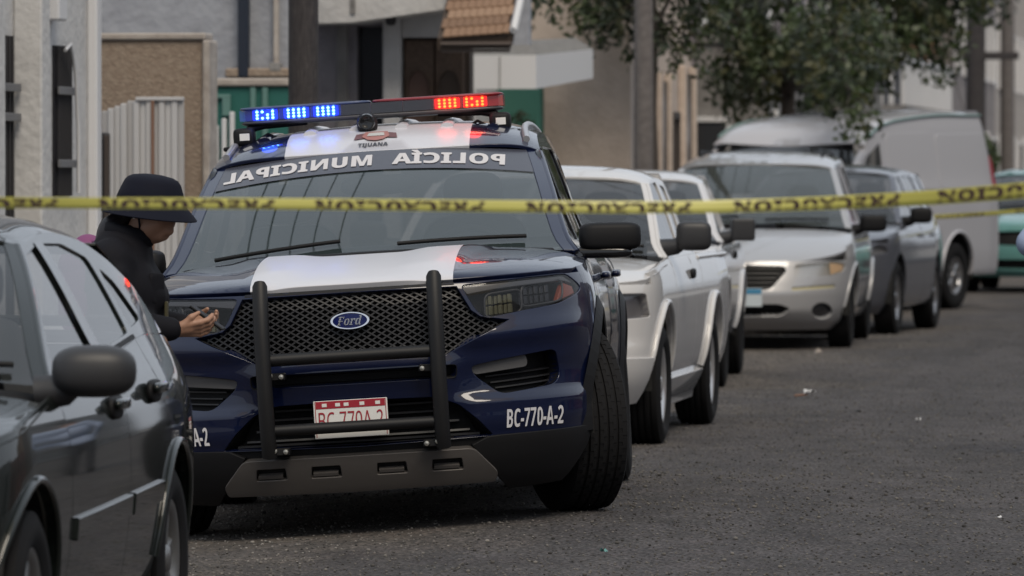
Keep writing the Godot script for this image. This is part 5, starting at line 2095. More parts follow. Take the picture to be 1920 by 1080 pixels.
func build_houses() -> void:
	# --- white house with pilasters, nearest on the left
	var h := place("house", "white plastered house with barred window behind the dark sedan, leftmost building", "house", 36.0, 8.0, "houses along the left side of the street")
	block(h, "wall", 28.0, 39.15, 8.0, 12.0, 0.0, 5.5, M.plaster_white)
	block(h, "pilaster", 36.75, 37.0, 7.82, 8.0, 0.0, 5.5, M.plaster_white)
	block(h, "pilaster", 35.6, 35.9, 7.86, 8.0, 0.0, 5.5, M.plaster_white)
	block(h, "downpipe", 38.98, 39.13, 7.93, 8.0, 0.0, 5.5, M.trim_white)
	block(h, "sign_box", 37.65, 37.9, 7.90, 8.0, 2.48, 3.1, M.trim_white)
	var w := block(h, "window", 37.90, 38.44, 7.985, 7.999, 1.38, 2.33, M.pane_black, 0.0)
	for k in 6:
		block(w, "bar", 37.97 + 0.075 * k, 37.985 + 0.075 * k, 7.965, 7.98, 1.38, 2.33, M.iron, 0.0)
	for y in [1.56, 2.02]:
		block(w, "rail", 37.89, 38.45, 7.945, 7.962, y, y + 0.05, M.iron_grey, 0.004)
	var mb := Mb.new()
	mb.tube([at_home(h, 38.0, 7.935, 2.30), at_home(h, 38.1, 7.92, 2.34), at_home(h, 38.25, 7.92, 2.15), at_home(h, 38.33, 7.92, 1.8), at_home(h, 38.36, 7.925, 1.4)], 0.012, 6)
	part(h, "hose", mb, M.trim_white)
	var g := place("iron_gate", "black iron gate with pale rails left of the white pilaster", "gate", 36.3, 8.05)
	for k in 8:
		block(g, "bar", 35.92 + 0.1 * k, 35.94 + 0.1 * k, 7.97, 7.99, 0.15, 2.36, M.iron, 0.0)
	block(g, "panel", 35.9, 36.72, 7.995, 8.0 - 0.001, 0.15, 2.36, M.iron, 0.0)
	for y in [0.5, 1.84, 2.02]:
		block(g, "rail", 35.9, 36.72, 7.94, 7.965, y, y + 0.05, M.iron_grey, 0.004)

	# --- tan side wall, corrugated panels
	var t := place("boundary_wall", "tan textured boundary wall with pale edge above the officer's hat", "wall", 41.6, 7.7)
	block(t, "wall", 41.6, 41.85, 7.72, 9.6, 0.0, 2.44, M.stucco_tan)
	block(t, "cap", 41.57, 41.88, 7.70, 9.6, 2.44, 2.49, M.plaster_cream)
	block(t, "edge_post", 41.56, 41.88, 7.67, 7.72, 0.0, 2.44, M.plaster_cream)
	var cg := place("corrugated_gate", "white corrugated metal gate in front of the tan wall", "gate", 41.3, 7.8)
	for k in 13:
		var v := lerpf(8.35, 7.82, k / 12.0)
		var top := 2.02 if k > 3 else 1.95 + 0.017 * k
		block(cg, "metal_strip", 41.30 - (0.015 if k % 2 else 0.0), 41.32, v - 0.021, v + 0.021, 0.1, top, M.metal_white if k % 4 else M.metal_white2, 0.006)
	block(cg, "top_rail", 41.27, 41.33, 7.80, 8.13, 2.02, 2.045, M.metal_white, 0.004)
	block(cg, "brace", 41.26, 41.283, 8.00, 8.02, 0.1, 2.02, M.rust, 0.002)
	var mbx := place("meter_cabinet", "narrow dark cabinet left of the corrugated gate", "cabinet", 40.9, 8.28)
	block(mbx, "box", 40.9, 41.1, 8.27, 8.34, 0.15, 1.80, M.iron)
	block(mbx, "door", 40.87, 40.9 - 0.002, 8.235, 8.27, 0.3, 1.78, M.iron_brown, 0.004)

	# --- pale two-storey house
	h = place("house", "tall pale blue-grey house with dark downpipe above the tan wall", "house", 46.0, 8.3, "houses along the left side of the street")
	block(h, "wall", 46.0, 47.1, 7.86, 14.0, 0.0, 8.0, M.plaster_blue)
	block(h, "ledge", 45.9, 46.0, 7.86, 8.35, 2.25, 2.32, M.stucco_tan)
	block(h, "downpipe", 45.88, 46.0 - 0.002, 8.17, 8.25, 2.24, 8.0, M.pipe_dark, 0.02)
	block(h, "conduit", 45.93, 46.0 - 0.002, 7.945, 7.985, 2.35, 8.0, M.plaster_cream, 0.01)
	block(h, "conduit_box", 45.9, 46.0 - 0.002, 7.92, 8.01, 2.29, 2.36, M.concrete, 0.004)
	var gp := place("green_porch_wall", "green porch wall with pale posts left of the wooden pole", "wall", 45.0, 8.0)
	block(gp, "panel", 45.0, 45.3, 7.65, 8.32, 1.55, 2.17, M.green_paint)
	block(gp, "cap", 44.96, 45.34, 7.64, 8.34, 2.17, 2.23, M.plaster_cream)
	for v in [7.88, 7.97]:
		block(gp, "post", 44.97, 45.0 - 0.002, v - 0.02, v + 0.02, 1.55, 2.16, M.green_pale, 0.004)
	block(gp, "rail", 44.965, 44.998, 8.14, 8.30, 2.08, 2.11, M.green_pale, 0.004)
	block(gp, "post", 44.955, 44.998, 8.14, 8.20, 1.95, 2.08, M.green_pale, 0.004)
	block(gp, "base", 45.02, 45.3, 7.65, 8.32, 0.0, 1.55 - 0.002, M.plaster_white)
	for k in 4:
		block(gp, "picket", 44.9, 44.95, 8.10 + 0.06 * k, 8.135 + 0.06 * k, 0.15, 1.98 - 0.05 * k, M.trim_white, 0.008)

	# --- white house with balcony, tiled awning and carved doors
	h = place("house", "white house with balcony, dark doorway and brown carved doors behind the light bar", "house", 50.0, 7.6, "houses along the left side of the street")
	block(h, "wall", 50.0, 50.3, 7.99, 9.6, 0.0, 2.80, M.plaster_mauve, 0.0)
	block(h, "doorway", 50.12, 50.2, 7.762, 7.988, 0.15, 2.73, M.pane_black, 0.0)
	block(h, "lintel", 50.0, 50.3, 7.76, 7.99, 2.735, 2.80, M.plaster_mauve, 0.0)
	block(h, "pilaster", 49.9, 50.3, 7.615, 7.76, 0.0, 2.80, M.plaster_white)
	block(h, "pilaster_strip", 49.97, 50.0 - 0.002, 8.06, 8.16, 0.15, 2.79, M.plaster_grey)
	block(h, "wall", 50.3, 53.0, 7.62, 12.0, 0.0, 6.0, M.plaster_white, 0.0)
	block(h, "wall", 49.98, 50.3, 7.06, 7.61, 2.64, 3.6, M.plaster_white, 0.0)
	for k in 2:
		var v0 := 7.10 + 0.255 * k
		var dr := block(h, "carved_door", 50.02, 50.08, v0, v0 + 0.245, 0.15, 2.62, M.wood_brown)
		mb = Mb.new()
		var arch := [Vector2(-0.085, 1.5)]
		for i in 13:
			var a := PI - PI * i / 12.0
			arch.append(Vector2(cos(a) * 0.085, 2.2 + sin(a) * 0.16))
		arch.append(Vector2(0.085, 1.5))
		var ctr := at_home(h, 50.012, v0 + 0.122, 0.0)
		mb.patch(PackedVector2Array(arch), [], func(p: Vector2) -> Vector3: return ctr + Vector3(0, p.y, p.x), Vector2(0.1, 0.1), -1.0, 0.0, 0.02)
		part(dr, "arched_panel", mb, M.wood_dark if k == 0 else M.wood_mid)
	block(h, "door_return", 50.08, 50.3, 7.06, 7.615, 0.0, 2.64, M.wood_dark, 0.0)
	# balcony front, its underside rising toward the street
	mb = Mb.new()
	var b0 := at_home(h, 49.3, 8.33, 0)
	var b1 := at_home(h, 49.3, 7.92, 0)
	var b2 := at_home(h, 49.3, 7.10, 0)
	for e in [[b0, 2.74, b1, 2.75], [b1, 2.75, b2, 2.86]]:
		var a: Vector3 = e[0]
		var b: Vector3 = e[2]
		var dep := Vector3(1.2, 0, 0)
		mb.quad(a + Vector3.UP * e[1], b + Vector3.UP * e[3], b + Vector3.UP * 3.7, a + Vector3.UP * 3.7, Vector3(-1, 0, 0))
		mb.quad(a + Vector3.UP * e[1], b + Vector3.UP * e[3], b + dep + Vector3.UP * e[3], a + dep + Vector3.UP * e[1], Vector3.DOWN)
		mb.quad(a + Vector3.UP * 3.7, b + Vector3.UP * 3.7, b + dep + Vector3.UP * 3.7, a + dep + Vector3.UP * 3.7, Vector3.UP)
	mb.quad(b2 + Vector3.UP * 2.86, b2 + Vector3(1.2, 2.86, 0), b2 + Vector3(1.2, 3.7, 0), b2 + Vector3.UP * 3.7, Vector3(0, 0, 1))
	part(h, "balcony", mb, M.plaster_white)
	block(h, "balcony_strip", 49.28, 49.3 - 0.002, 7.89, 7.93, 2.82, 3.7, M.plaster_grey, 0.0)
	mb = Mb.new()
	superpod(mb, at_home(h, 49.5, 7.63, 2.77), Vector3(0.09, 0.09, 0.09), Basis(), 0.8)
	part(h, "porch_lamp", mb, M.iron)
	# awning of brown tiles sloping toward the camera
	var aw := place("tiled_awning", "brown tiled awning with white edge above the red lights", "awning", 48.5, 6.8)
	var slope := 0.62
	mb = Mb.new()
	var p0 := at_home(aw, 48.5, 7.10, 2.60)
	var p1 := at_home(aw, 48.5, 6.50, 2.64)
	var back := Vector3(1.1, 1.1 * slope, 0)
	mb.quad(p0, p1, p1 + back, p0 + back, Vector3(-0.5, 1, 0))
	mb.quad(p0 + Vector3(0.02, -0.10, 0), p1 + Vector3(0.02, -0.10, 0), p1 + back + Vector3(0, -0.10, 0), p0 + back + Vector3(0, -0.10, 0), Vector3.DOWN)
	mb.quad(p0, p1, p1 + Vector3(0.02, -0.10, 0), p0 + Vector3(0.02, -0.10, 0), Vector3(-1, 0, 0))
	part(aw, "deck", mb, M.wood_dark)
	for r in 9:
		for k in 10:
			var f := (k + 0.5 + (0.25 if r % 2 else -0.25)) / 10.0
			if f < 0.03 or f > 0.97:
				continue
			var c := p0.lerp(p1, f) + back * ((r + 0.4) / 9.0) + Vector3(-0.01, 0.012, 0)
			var tl := Mb.new()
			tl.box(Vector3.ZERO, Vector3(0.165, 0.016, 0.057), Basis(Vector3.BACK, atan(slope) - 0.07), 0.004)
			var o := part(aw, "tile", tl, [M.tile_a, M.tile_b, M.tile_c][(r * 7 + k * 3) % 3])
			o.position = c
	for k in 3:
		var y := 2.545 - 0.028 * k
		block(aw, "fascia_board", 48.46 + 0.03 * k, 48.52 + 0.03 * k, 6.50 + 0.01 * k, 7.07, y, y + 0.024, M.wood_grey if k != 1 else M.wood_dark, 0.004)
	mb = Mb.new()
	mb.tube([p1 + Vector3(-0.03, 0.02, 0.015), p1 + back + Vector3(0, 0.03, 0.015)], 0.035, 4)
	part(aw, "edge_trim", mb, M.trim_white)

	# --- flat canopy and green front
	var cp := place("canopy", "white flat canopy with grey roof right of the tiled awning", "canopy", 54.0, 7.2)
	mb = Mb.new()
	var q0 := at_home(cp, 54.0, 7.72, 2.27)
	var q1 := at_home(cp, 54.0, 7.02, 2.27)
	var q2 := at_home(cp, 56.4, 6.80, 2.40)
	var hh := Vector3(0, 0.30, 0)
	mb.quad(q0, q1, q1 + hh, q0 + hh, Vector3(-1, 0, 0))
	mb.quad(q1, q2, q2 + hh * 0.9, q1 + hh, Vector3(-0.3, 0, 1))
	var q3 := at_home(cp, 56.4, 8.0, 2.40)
	mb.quad(q0, q1, q2, q3, Vector3.DOWN)
	part(cp, "fascia", mb, M.trim_white)
	mb = Mb.new()
	var rise := Vector3(0.35, 0.11, 0)
	mb.quad(q0 + hh, q1 + hh, q1 + hh + rise + Vector3(0, 0, -0.12), q0 + hh + rise, Vector3(-0.3, 1, 0))
	mb.quad(q1 + hh, q2 + hh * 0.9, q2 + hh * 0.9 + Vector3(-0.2, 0.10, -0.14), q1 + hh + rise + Vector3(0, 0, -0.12), Vector3(0, 1, 0.3))
	mb.quad(q0 + hh + rise, q1 + hh + rise + Vector3(0, 0, -0.12), q2 + hh * 0.9 + Vector3(-0.2, 0.10, -0.14), q3 + hh, Vector3.UP)
	part(cp, "roof", mb, M.roof_grey)
	block(cp, "seam", 53.985, 54.0 - 0.002, 7.34, 7.346, 2.28, 2.56, M.roof_grey, 0.0)
	block(cp, "post", 54.3, 54.45, 7.12, 7.27, 2.62, 4.4, M.plaster_blue)
	h = place("house", "green painted house front under the white canopy", "house", 58.5, 7.8, "houses along the left side of the street")
	block(h, "wall", 58.5, 58.75, 7.56, 12.0, 0.0, 2.46, M.green_paint2)
	block(h, "wall", 57.0, 58.5, 7.98, 12.0, 0.0, 2.46, M.plaster_white, 0.0)
	var pt := place("potted_plant", "dark round plant against the green wall", "plant", 58.2, 7.72)
	block(pt, "stand", 58.1, 58.3, 7.66, 7.80, 0.0, 1.78, M.iron_brown)
	mb = Mb.new()
	leaf_cloud(mb, at_home(pt, 58.2, 7.72, 1.98), Vector3(0.16, 0.16, 0.14), 220, 0.05, 91)
	part(pt, "foliage", mb, M.leaf_dark)

	# --- tan house
	h = place("house", "tan house with blank side wall and two dark doorways beside the concrete pole", "house", 59.0, 6.75, "houses along the left side of the street")
	block(h, "wall", 59.0, 64.6, 6.75, 13.0, 0.0, 3.9, M.stucco_sand, 0.0)
	block(h, "base_band", 58.97, 59.0 - 0.002, 6.75, 7.6, 0.0, 1.15, M.stucco_tan, 0.0)
	for e in [[61.2, 62.0, 2.45], [63.5, 64.4, 2.56]]:
		var d := block(h, "door", e[0], e[1], 6.71, 6.77, 0.15, e[2], M.pane_black, 0.0)
		block(d, "frame", e[0] - 0.12, e[0], 6.67, 6.75, 0.15, e[2] + 0.08, M.stucco_sand)
		block(d, "frame", e[1], e[1] + 0.12, 6.67, 6.75, 0.15, e[2] + 0.08, M.stucco_sand)
	side_window(h, 62.5, 63.0, 6.75, 1.2, 2.1, M.iron_brown)
	# --- the row beyond
	var rows := [
		[64.8, 78.9, 8.2, 4.2, M.plaster_pink, "pinkish house with narrow doors left of the street tree"],
		[79.2, 86.0, 7.3, 3.2, M.plaster_grey, "grey house with pale posts behind the street tree trunk"],
		[86.3, 90.0, 7.5, 6.0, M.plaster_mauve, "mauve-grey tall house behind the tree crown"],
		[90.4, 97.0, 7.1, 3.0, M.plaster_grey, "grey low house behind the hanging branch"],
		[97.5, 113.0, 7.6, 6.5, M.plaster_slate, "dark slate-coloured house with white balcony rail above the van"],
		[113.6, 128.0, 7.0, 5.0, M.plaster_pinkgrey, "pinkish grey house behind the far utility pole"],
		[128.5, 150.0, 7.3, 7.0, M.plaster_cream, "cream tall house at the right edge of the picture"],
		[150.5, 200.0, 6.8, 6.0, M.stucco_sand, "sand-coloured block closing the far end of the street"]]
	for i in rows.size():
		var r: Array = rows[i]
		h = place("house", r[5], "house", r[0], r[2], "houses along the left side of the street")
		block(h, "wall", r[0], r[1], r[2], r[2] + 6.0, 0.0, r[3], r[4], 0.0)
		block(h, "cornice", r[0] - 0.06, r[1] + 0.06, r[2] - 0.08, r[2] + 6.06, r[3], r[3] + 0.12, M.plaster_grey)
		var k := int((r[1] - r[0]) / 2.4)
		for j in k:
			var u: float = r[0] + (j + 0.5) * (r[1] - r[0]) / k
			if j % 2 == 0:
				var d := block(h, "door", u - 0.45, u + 0.45, r[2] - 0.02, r[2] + 0.05, 0.15, 2.25, [M.iron_brown, M.pane_black, M.wood_dark][(i + j) % 3], 0.0)
				block(d, "frame", u - 0.56, u - 0.45, r[2] - 0.06, r[2] + 0.02, 0.15, 2.35, M.trim_white)
				block(d, "frame", u + 0.45, u + 0.56, r[2] - 0.06, r[2] + 0.02, 0.15, 2.35, M.trim_white)
			else:
				side_window(h, u - 0.5, u + 0.5, r[2], 1.1, 2.2, M.trim_white, true)
			if r[3] > 4.5:
				side_window(h, u - 0.45, u + 0.45, r[2], 3.4, 4.6, M.trim_white)
		end_window(h, r[0], r[2] + 0.5, r[2] + 1.3, 1.2, 2.2, M.trim_white)
		if r[3] > 4.5:
			end_window(h, r[0], r[2] + 0.4, r[2] + 1.3, 3.3, 4.5, M.trim_white)
	# balcony rail on the slate house
	var bl := place("balustrade", "white baluster rail of a balcony above the van's roof", "railing", 100.0, 7.2)
	block(bl, "slab", 97.6, 110.0, 6.75, 7.6 - 0.002, 2.45, 2.60, M.plaster_grey)
	block(bl, "hand_rail", 97.6, 110.0, 6.76, 6.86, 3.30, 3.40, M.trim_white)
	block(bl, "hand_rail", 97.6, 97.7, 6.87, 7.58, 3.30, 3.40, M.trim_white)
	for k in 28:
		block(bl, "baluster", 97.75 + 0.44 * k, 97.90 + 0.44 * k, 6.77, 6.85, 2.60, 3.30 - 0.002, M.trim_white)
	for k in 4:
		block(bl, "baluster", 97.61, 97.69, 6.95 + 0.17 * k, 7.03 + 0.17 * k, 2.60, 3.30 - 0.002, M.trim_white)
	for e in [[100.5, 6.8], [104.0, 6.8]]:
		var pn := place("clay_urn", "clay urn on the balcony rail, %s" % ("nearer of two" if e[0] < 102 else "farther of two"), "urn", e[0], e[1])
		mb = Mb.new()
		mb.lathe([Vector2(0.07, 3.40), Vector2(0.15, 3.52), Vector2(0.17, 3.66), Vector2(0.10, 3.80), Vector2(0.13, 3.86)], Basis(), Vector3.ZERO, 16)
		part(pn, "pot", mb, M.clay)
		mb = Mb.new()
		leaf_cloud(mb, Vector3(0, 4.05, 0), Vector3(0.25, 0.3, 0.25), 160, 0.07, 17)
		part(pn, "foliage", mb, M.leaf_green)

	# --- houses on the other side, out of the picture but mirrored in paint and glass
	var opp := [[-14.0, -2.0, 4.6, M.plaster_cream, "cream house on the right side behind the camera"], [-1.5, 9.0, 3.4, M.brick_red, "brick-red house on the right side of the street"],
		[9.5, 17.0, 5.6, M.plaster_white, "tall white house on the right side of the street"], [17.6, 30.0, 3.2, M.plaster_pinkgrey, "low pinkish house on the right side of the street"],
		[30.5, 44.0, 2.9, M.brick_red, "second brick-red house on the right side of the street"], [44.5, 62.0, 5.2, M.wood_brown, "brown house on the right side of the street"], [62.5, 110.0, 5.4, M.plaster_grey, "grey house on the right side of the street"]]
	for r in opp:
		h = place("house", r[4], "house", r[0], -7.5, "houses along the right side of the street")
		block(h, "wall", r[0], r[1], -13.5, -7.5, 0.0, r[2], r[3], 0.0)
		var k := int((r[1] - r[0]) / 2.6)
		for j in k:
			var u: float = r[0] + (j + 0.5) * (r[1] - r[0]) / k
			block(h, "window" if j % 3 else "door", u - 0.5, u + 0.5, -7.5, -7.46, 1.0 if j % 3 else 0.1, 2.1, M.pane_black, 0.0)


func leaf_cloud(mb: Mb, at: Vector3, r: Vector3, count: int, size: float, seed_: int, hollow := 0.4) -> void:
	var rg := RandomNumberGenerator.new()
	rg.seed = seed_
	for i in count:
		var d := Vector3(rg.randfn(), rg.randfn(), rg.randfn()).normalized()
		var p := at + d * r * lerpf(hollow, 1.0, sqrt(rg.randf()))
		leaf(mb, p, size * rg.randf_range(0.7, 1.3), rg)


func leaf(mb: Mb, p: Vector3, s: float, rg: RandomNumberGenerator) -> void:
	var a := Vector3(rg.randfn(), rg.randfn() - 0.6, rg.randfn()).normalized()
	var b := a.cross(Vector3(rg.randfn(), rg.randfn(), rg.randfn())).normalized()
	var n := a.cross(b).normalized()
	var tip := p + a * s
	var m1 := p + a * s * 0.5 + b * s * 0.27 + n * s * 0.05
	var m2 := p + a * s * 0.5 - b * s * 0.27 + n * s * 0.05
	mb.tri(p, m1, tip, n, n, n)
	mb.tri(p, tip, m2, n, n, n)


# a street tree: trunk, limbs, and a crown of leaf clumps hung on the limbs
func build_tree(label: String, u: float, v: float, trunk_r: float, fork: float, clumps: Array, seed_: int, per: int, leaf_size: float) -> void:
	var t := place("street_tree", label, "tree", u, v, "street trees on the left side")
	var rg := RandomNumberGenerator.new()
	rg.seed = seed_
	var mb := Mb.new()
	mb.tube([Vector3(0, 0, 0), Vector3(0.02, fork * 0.35, 0.01), Vector3(-0.02, fork * 0.7, -0.02), Vector3(0.0, fork, 0.0)], [trunk_r * 1.25, trunk_r, trunk_r * 0.92, trunk_r * 0.85], 12)
	part(t, "trunk", mb, M.bark)
	var cr := [Mb.new(), Mb.new(), Mb.new()]
	for c in clumps:
		var ctr: Vector3 = c[0]
		var r: Vector3 = c[1]
		var limb := Mb.new()
		var mid := Vector3(ctr.x * 0.45, lerpf(fork, ctr.y, 0.6) + 0.1, ctr.z * 0.45)
		limb.tube([Vector3(0, fork - 0.1, 0), mid, ctr], [trunk_r * 0.5, trunk_r * 0.32, trunk_r * 0.1], 7)
		for k in 7:
			var e := ctr + Vector3(rg.randfn(), rg.randfn() * 0.8 - 0.2, rg.randfn()) * r * 0.55
			limb.tube([ctr.lerp(mid, 0.3), ctr.lerp(e, 0.5) + Vector3(0, 0.05, 0), e], [trunk_r * 0.12, trunk_r * 0.07, 0.004], 5)
		part(t, "limb", limb, M.bark)
		# twigs, each with its own spray of leaves
		var sprays := maxi(4, int(per * r.x * r.y))
		for k in sprays:
			var d := Vector3(rg.randfn(), rg.randfn(), rg.randfn()).normalized()
			var p := ctr + d * r * lerpf(0.25, 1.0, pow(rg.randf(), 0.6))
			var which := rg.randi() % 10
			var m: Mb = cr[0 if which < 5 else (1 if which < 8 else 2)]
			var hang := Vector3(d.x * 0.5, -0.8 - 0.3 * rg.randf(), d.z * 0.5).normalized()
			for q in 11:
				leaf(m, p + hang * 0.03 * q + Vector3(rg.randfn(), rg.randfn(), rg.randfn()) * 0.035, leaf_size * rg.randf_range(0.7, 1.25), rg)
	for k in 3:
		part(t, "crown", cr[k], [M.leaf_dark, M.leaf_green, M.leaf_olive][k])


func build_poles_and_trees() -> void:
	var p := place("utility_pole", "thick dark wooden utility pole behind the blue lights", "pole", 40.0, 6.75)
	var mb := Mb.new()
	mb.tube([Vector3(0, 0, 0), Vector3(0, 3, 0), Vector3(0, 9.2, 0)], [0.105, 0.1, 0.085], 16)
	part(p, "shaft", mb, M.pole_wood)
	mb = Mb.new()
	mb.box(Vector3(0, 8.6, 0), Vector3(0.1, 0.12, 1.8), Basis(), 0.01)
	part(p, "crossarm", mb, M.pole_wood)
	p = place("utility_pole", "slim concrete utility pole beside the tan house wall", "pole", 57.2, 6.42)
	mb = Mb.new()
	mb.tube([Vector3(0, 0, 0), Vector3(0, 4, 0), Vector3(0, 9.2, 0)], [0.093, 0.088, 0.075], 12)
	part(p, "shaft", mb, M.pole_grey)
	mb = Mb.new()
	mb.box(Vector3(0, 8.6, 0), Vector3(0.1, 0.12, 1.8), Basis(), 0.01)
	part(p, "crossarm", mb, M.pole_wood)
	p = place("utility_pole", "far dark utility pole with short arm above the green bush", "pole", 96.0, 5.55)
	mb = Mb.new()
	mb.tube([Vector3(0, 0, 0), Vector3(0, 4, 0), Vector3(0, 9.2, 0)], [0.16, 0.15, 0.12], 10)
	part(p, "shaft", mb, M.pole_wood)
	mb = Mb.new()
	mb.box(Vector3(0.0, 3.35, 0.22), Vector3(0.12, 0.12, 0.9), Basis(), 0.01)
	part(p, "crossarm", mb, M.pole_wood)
	p = place("utility_pole", "farthest grey utility pole at the right edge", "pole", 112.0, 5.9)
	mb = Mb.new()
	mb.tube([Vector3(0, 0, 0), Vector3(0, 9.2, 0)], [0.14, 0.11], 10)
	part(p, "shaft", mb, M.pole_grey)
	# overhead lines: mirrored in the windscreens
	var lines := [[6.95, 8.6, 0.2], [6.5, 8.66, 0.35], [6.0, 8.6, 0.5], [7.1, 7.3, 0.4], [6.6, 6.7, 0.3]]
	for i in lines.size():
		var e: Array = lines[i]
		var m := Mb.new()
		for span in [[-20.0, 0.0], [0.0, 20.0], [20.0, 40.0], [40.0, 57.9], [57.9, 96.0]]:
			var pts := []
			for k in 13:
				var f := k / 12.0
				pts.append(S(lerpf(span[0], span[1], f), e[0], e[1] - 4.0 * e[2] * f * (1.0 - f)))
			m.tube(pts, 0.014, 5)
		var w := part(self, "overhead_wire", m, M.wire)
		tag(w, "%s overhead electric wire running along the street above the parked cars" % ["first", "second", "third", "fourth", "fifth"][i], "wire", "overhead wires")
	# service drops crossing the street
	for i in 3:
		var m := Mb.new()
		var pts := []
		for k in 15:
			var f := k / 14.0
			pts.append(S(lerpf(40.0, 30.0 + 6.0 * i, f), lerpf(6.75, -7.4, f), lerpf(8.3, 4.4, f) - 2.2 * f * (1.0 - f)))
		m.tube(pts, 0.013, 5)
		var w := part(self, "overhead_wire", m, M.wire)
		tag(w, "%s service wire slung across the street from the wooden pole" % ["nearest", "middle", "farthest"][i], "wire", "overhead wires")

	build_tree("leafy street tree with dark trunk and drooping branch over the minivan and van", 72.4, 6.4, 0.095, 2.6, [
		[Vector3(0, 4.1, 0.1), Vector3(1.5, 1.0, 0.95)], [Vector3(-1.0, 3.3, -0.55), Vector3(0.8, 0.75, 0.5)], [Vector3(0.8, 3.2, 0.6), Vector3(0.9, 0.8, 0.6)], [Vector3(-0.2, 3.1, -0.05), Vector3(0.7, 0.5, 0.6)], [Vector3(0.5, 2.6, -0.55), Vector3(0.5, 0.4, 0.28)],
		[Vector3(-0.4, 2.85, -0.35), Vector3(0.5, 0.45, 0.4)], [Vector3(0.5, 2.75, 0.35), Vector3(0.6, 0.5, 0.4)], [Vector3(-6.4, 2.75, 1.15), Vector3(0.5, 0.35, 0.32)], [Vector3(-6.7, 2.35, 1.30), Vector3(0.4, 0.32, 0.22)], [Vector3(-3.6, 3.1, 0.85), Vector3(1.2, 0.6, 0.6)], [Vector3(-5.2, 3.1, 1.0), Vector3(0.8, 0.5, 0.5)], [Vector3(0.3, 3.3, 1.5), Vector3(0.8, 0.7, 0.5)], [Vector3(1.0, 4.2, 2.0), Vector3(0.9, 0.9, 0.6)],
		[Vector3(-2.2, 2.45, 0.62), Vector3(0.4, 0.26, 0.17)], [Vector3(0.6, 4.4, 1.1), Vector3(1.2, 1.2, 0.7)], [Vector3(0.2, 3.2, 0.95), Vector3(0.6, 0.5, 0.4)], [Vector3(1.4, 3.9, 1.5), Vector3(0.9, 0.9, 0.5)],
		[Vector3(-0.9, 5.4, 0.2), Vector3(1.4, 1.0, 1.1)]], 5, 140, 0.11)
	build_tree("street tree with loose sprays of leaves over the tan house", 58.4, 6.46, 0.06, 3.0, [
		[Vector3(0, 4.2, 0), Vector3(1.3, 0.8, 0.9)], [Vector3(-0.2, 3.25, -0.55), Vector3(0.5, 0.30, 0.32)], [Vector3(0.1, 3.1, -0.25), Vector3(0.45, 0.34, 0.2)], [Vector3(0.0, 2.95, 0.03), Vector3(0.4, 0.22, 0.14)],
		[Vector3(0.3, 3.2, 0.35), Vector3(0.5, 0.32, 0.26)], [Vector3(0.2, 2.78, 0.33), Vector3(0.2, 0.12, 0.13)], [Vector3(-0.5, 3.35, -0.9), Vector3(0.5, 0.25, 0.3)], [Vector3(0.2, 3.5, 0.0), Vector3(0.7, 0.3, 0.8)]], 9, 230, 0.085)
	var b := place("shrub", "round green shrub beyond the rear of the cargo van", "shrub", 84.0, 4.82)
	mb = Mb.new()
	mb.tube([Vector3.ZERO, Vector3(0, 1.4, 0)], [0.05, 0.03], 7)
	part(b, "stem", mb, M.bark)
	mb = Mb.new()
	leaf_cloud(mb, Vector3(0, 1.72, 0), Vector3(0.28, 0.34, 0.28), 1200, 0.08, 33, 0.3)
	part(b, "foliage", mb, M.leaf_green)


# ------------------------------------------------------------------ ground
func ground(x: float, z: float) -> float:
	var y := 0.0
	for i in contacts.size():
		var c: Vector3 = contacts[i]
		var d := (x - c.x) * (x - c.x) + (z - c.z) * (z - c.z)
		if d < 16.0:
			y += weights[i] * exp(-d / 2.4)
	return y


func stand(o: Node3D, track: float, wb: float) -> void:
	for s in [-track, track]:
		contacts.append(o.transform * Vector3(s, 0, 0))
		contacts.append(o.transform * Vector3(s, 0, -wb))


func solve_ground() -> void:
	var k := contacts.size()
	var a := []
	for i in k:
		var row := []
		for j in k:
			var d := Vector2(contacts[i].x - contacts[j].x, contacts[i].z - contacts[j].z).length_squared()
			row.append(exp(-d / 2.4) if d < 16.0 else 0.0)
		row.append(contacts[i].y)
		a.append(row)
	for i in k:
		var piv: float = a[i][i]
		for j in range(i + 1, k):
			var f: float = a[j][i] / piv
			if f != 0.0:
				for m in range(i, k + 1):
					a[j][m] -= f * a[i][m]
	weights.resize(k)
	for i in range(k - 1, -1, -1):
		var s: float = a[i][k]
		for j in range(i + 1, k):
			s -= a[i][j] * weights[j]
		weights[i] = s / a[i][i]


func sand_share(x: float, z: float, n: FastNoiseLite) -> float:
	var v := -x * 0.9911 - z * 0.1328
	var k := n.get_noise_2d(x * 1.0, z * 0.5) * 0.9 + n.get_noise_2d(x * 5.0, z * 3.0) * 0.45
	return clampf(smoothstep(3.2, 4.9, v + k) , 0.0, 1.0)


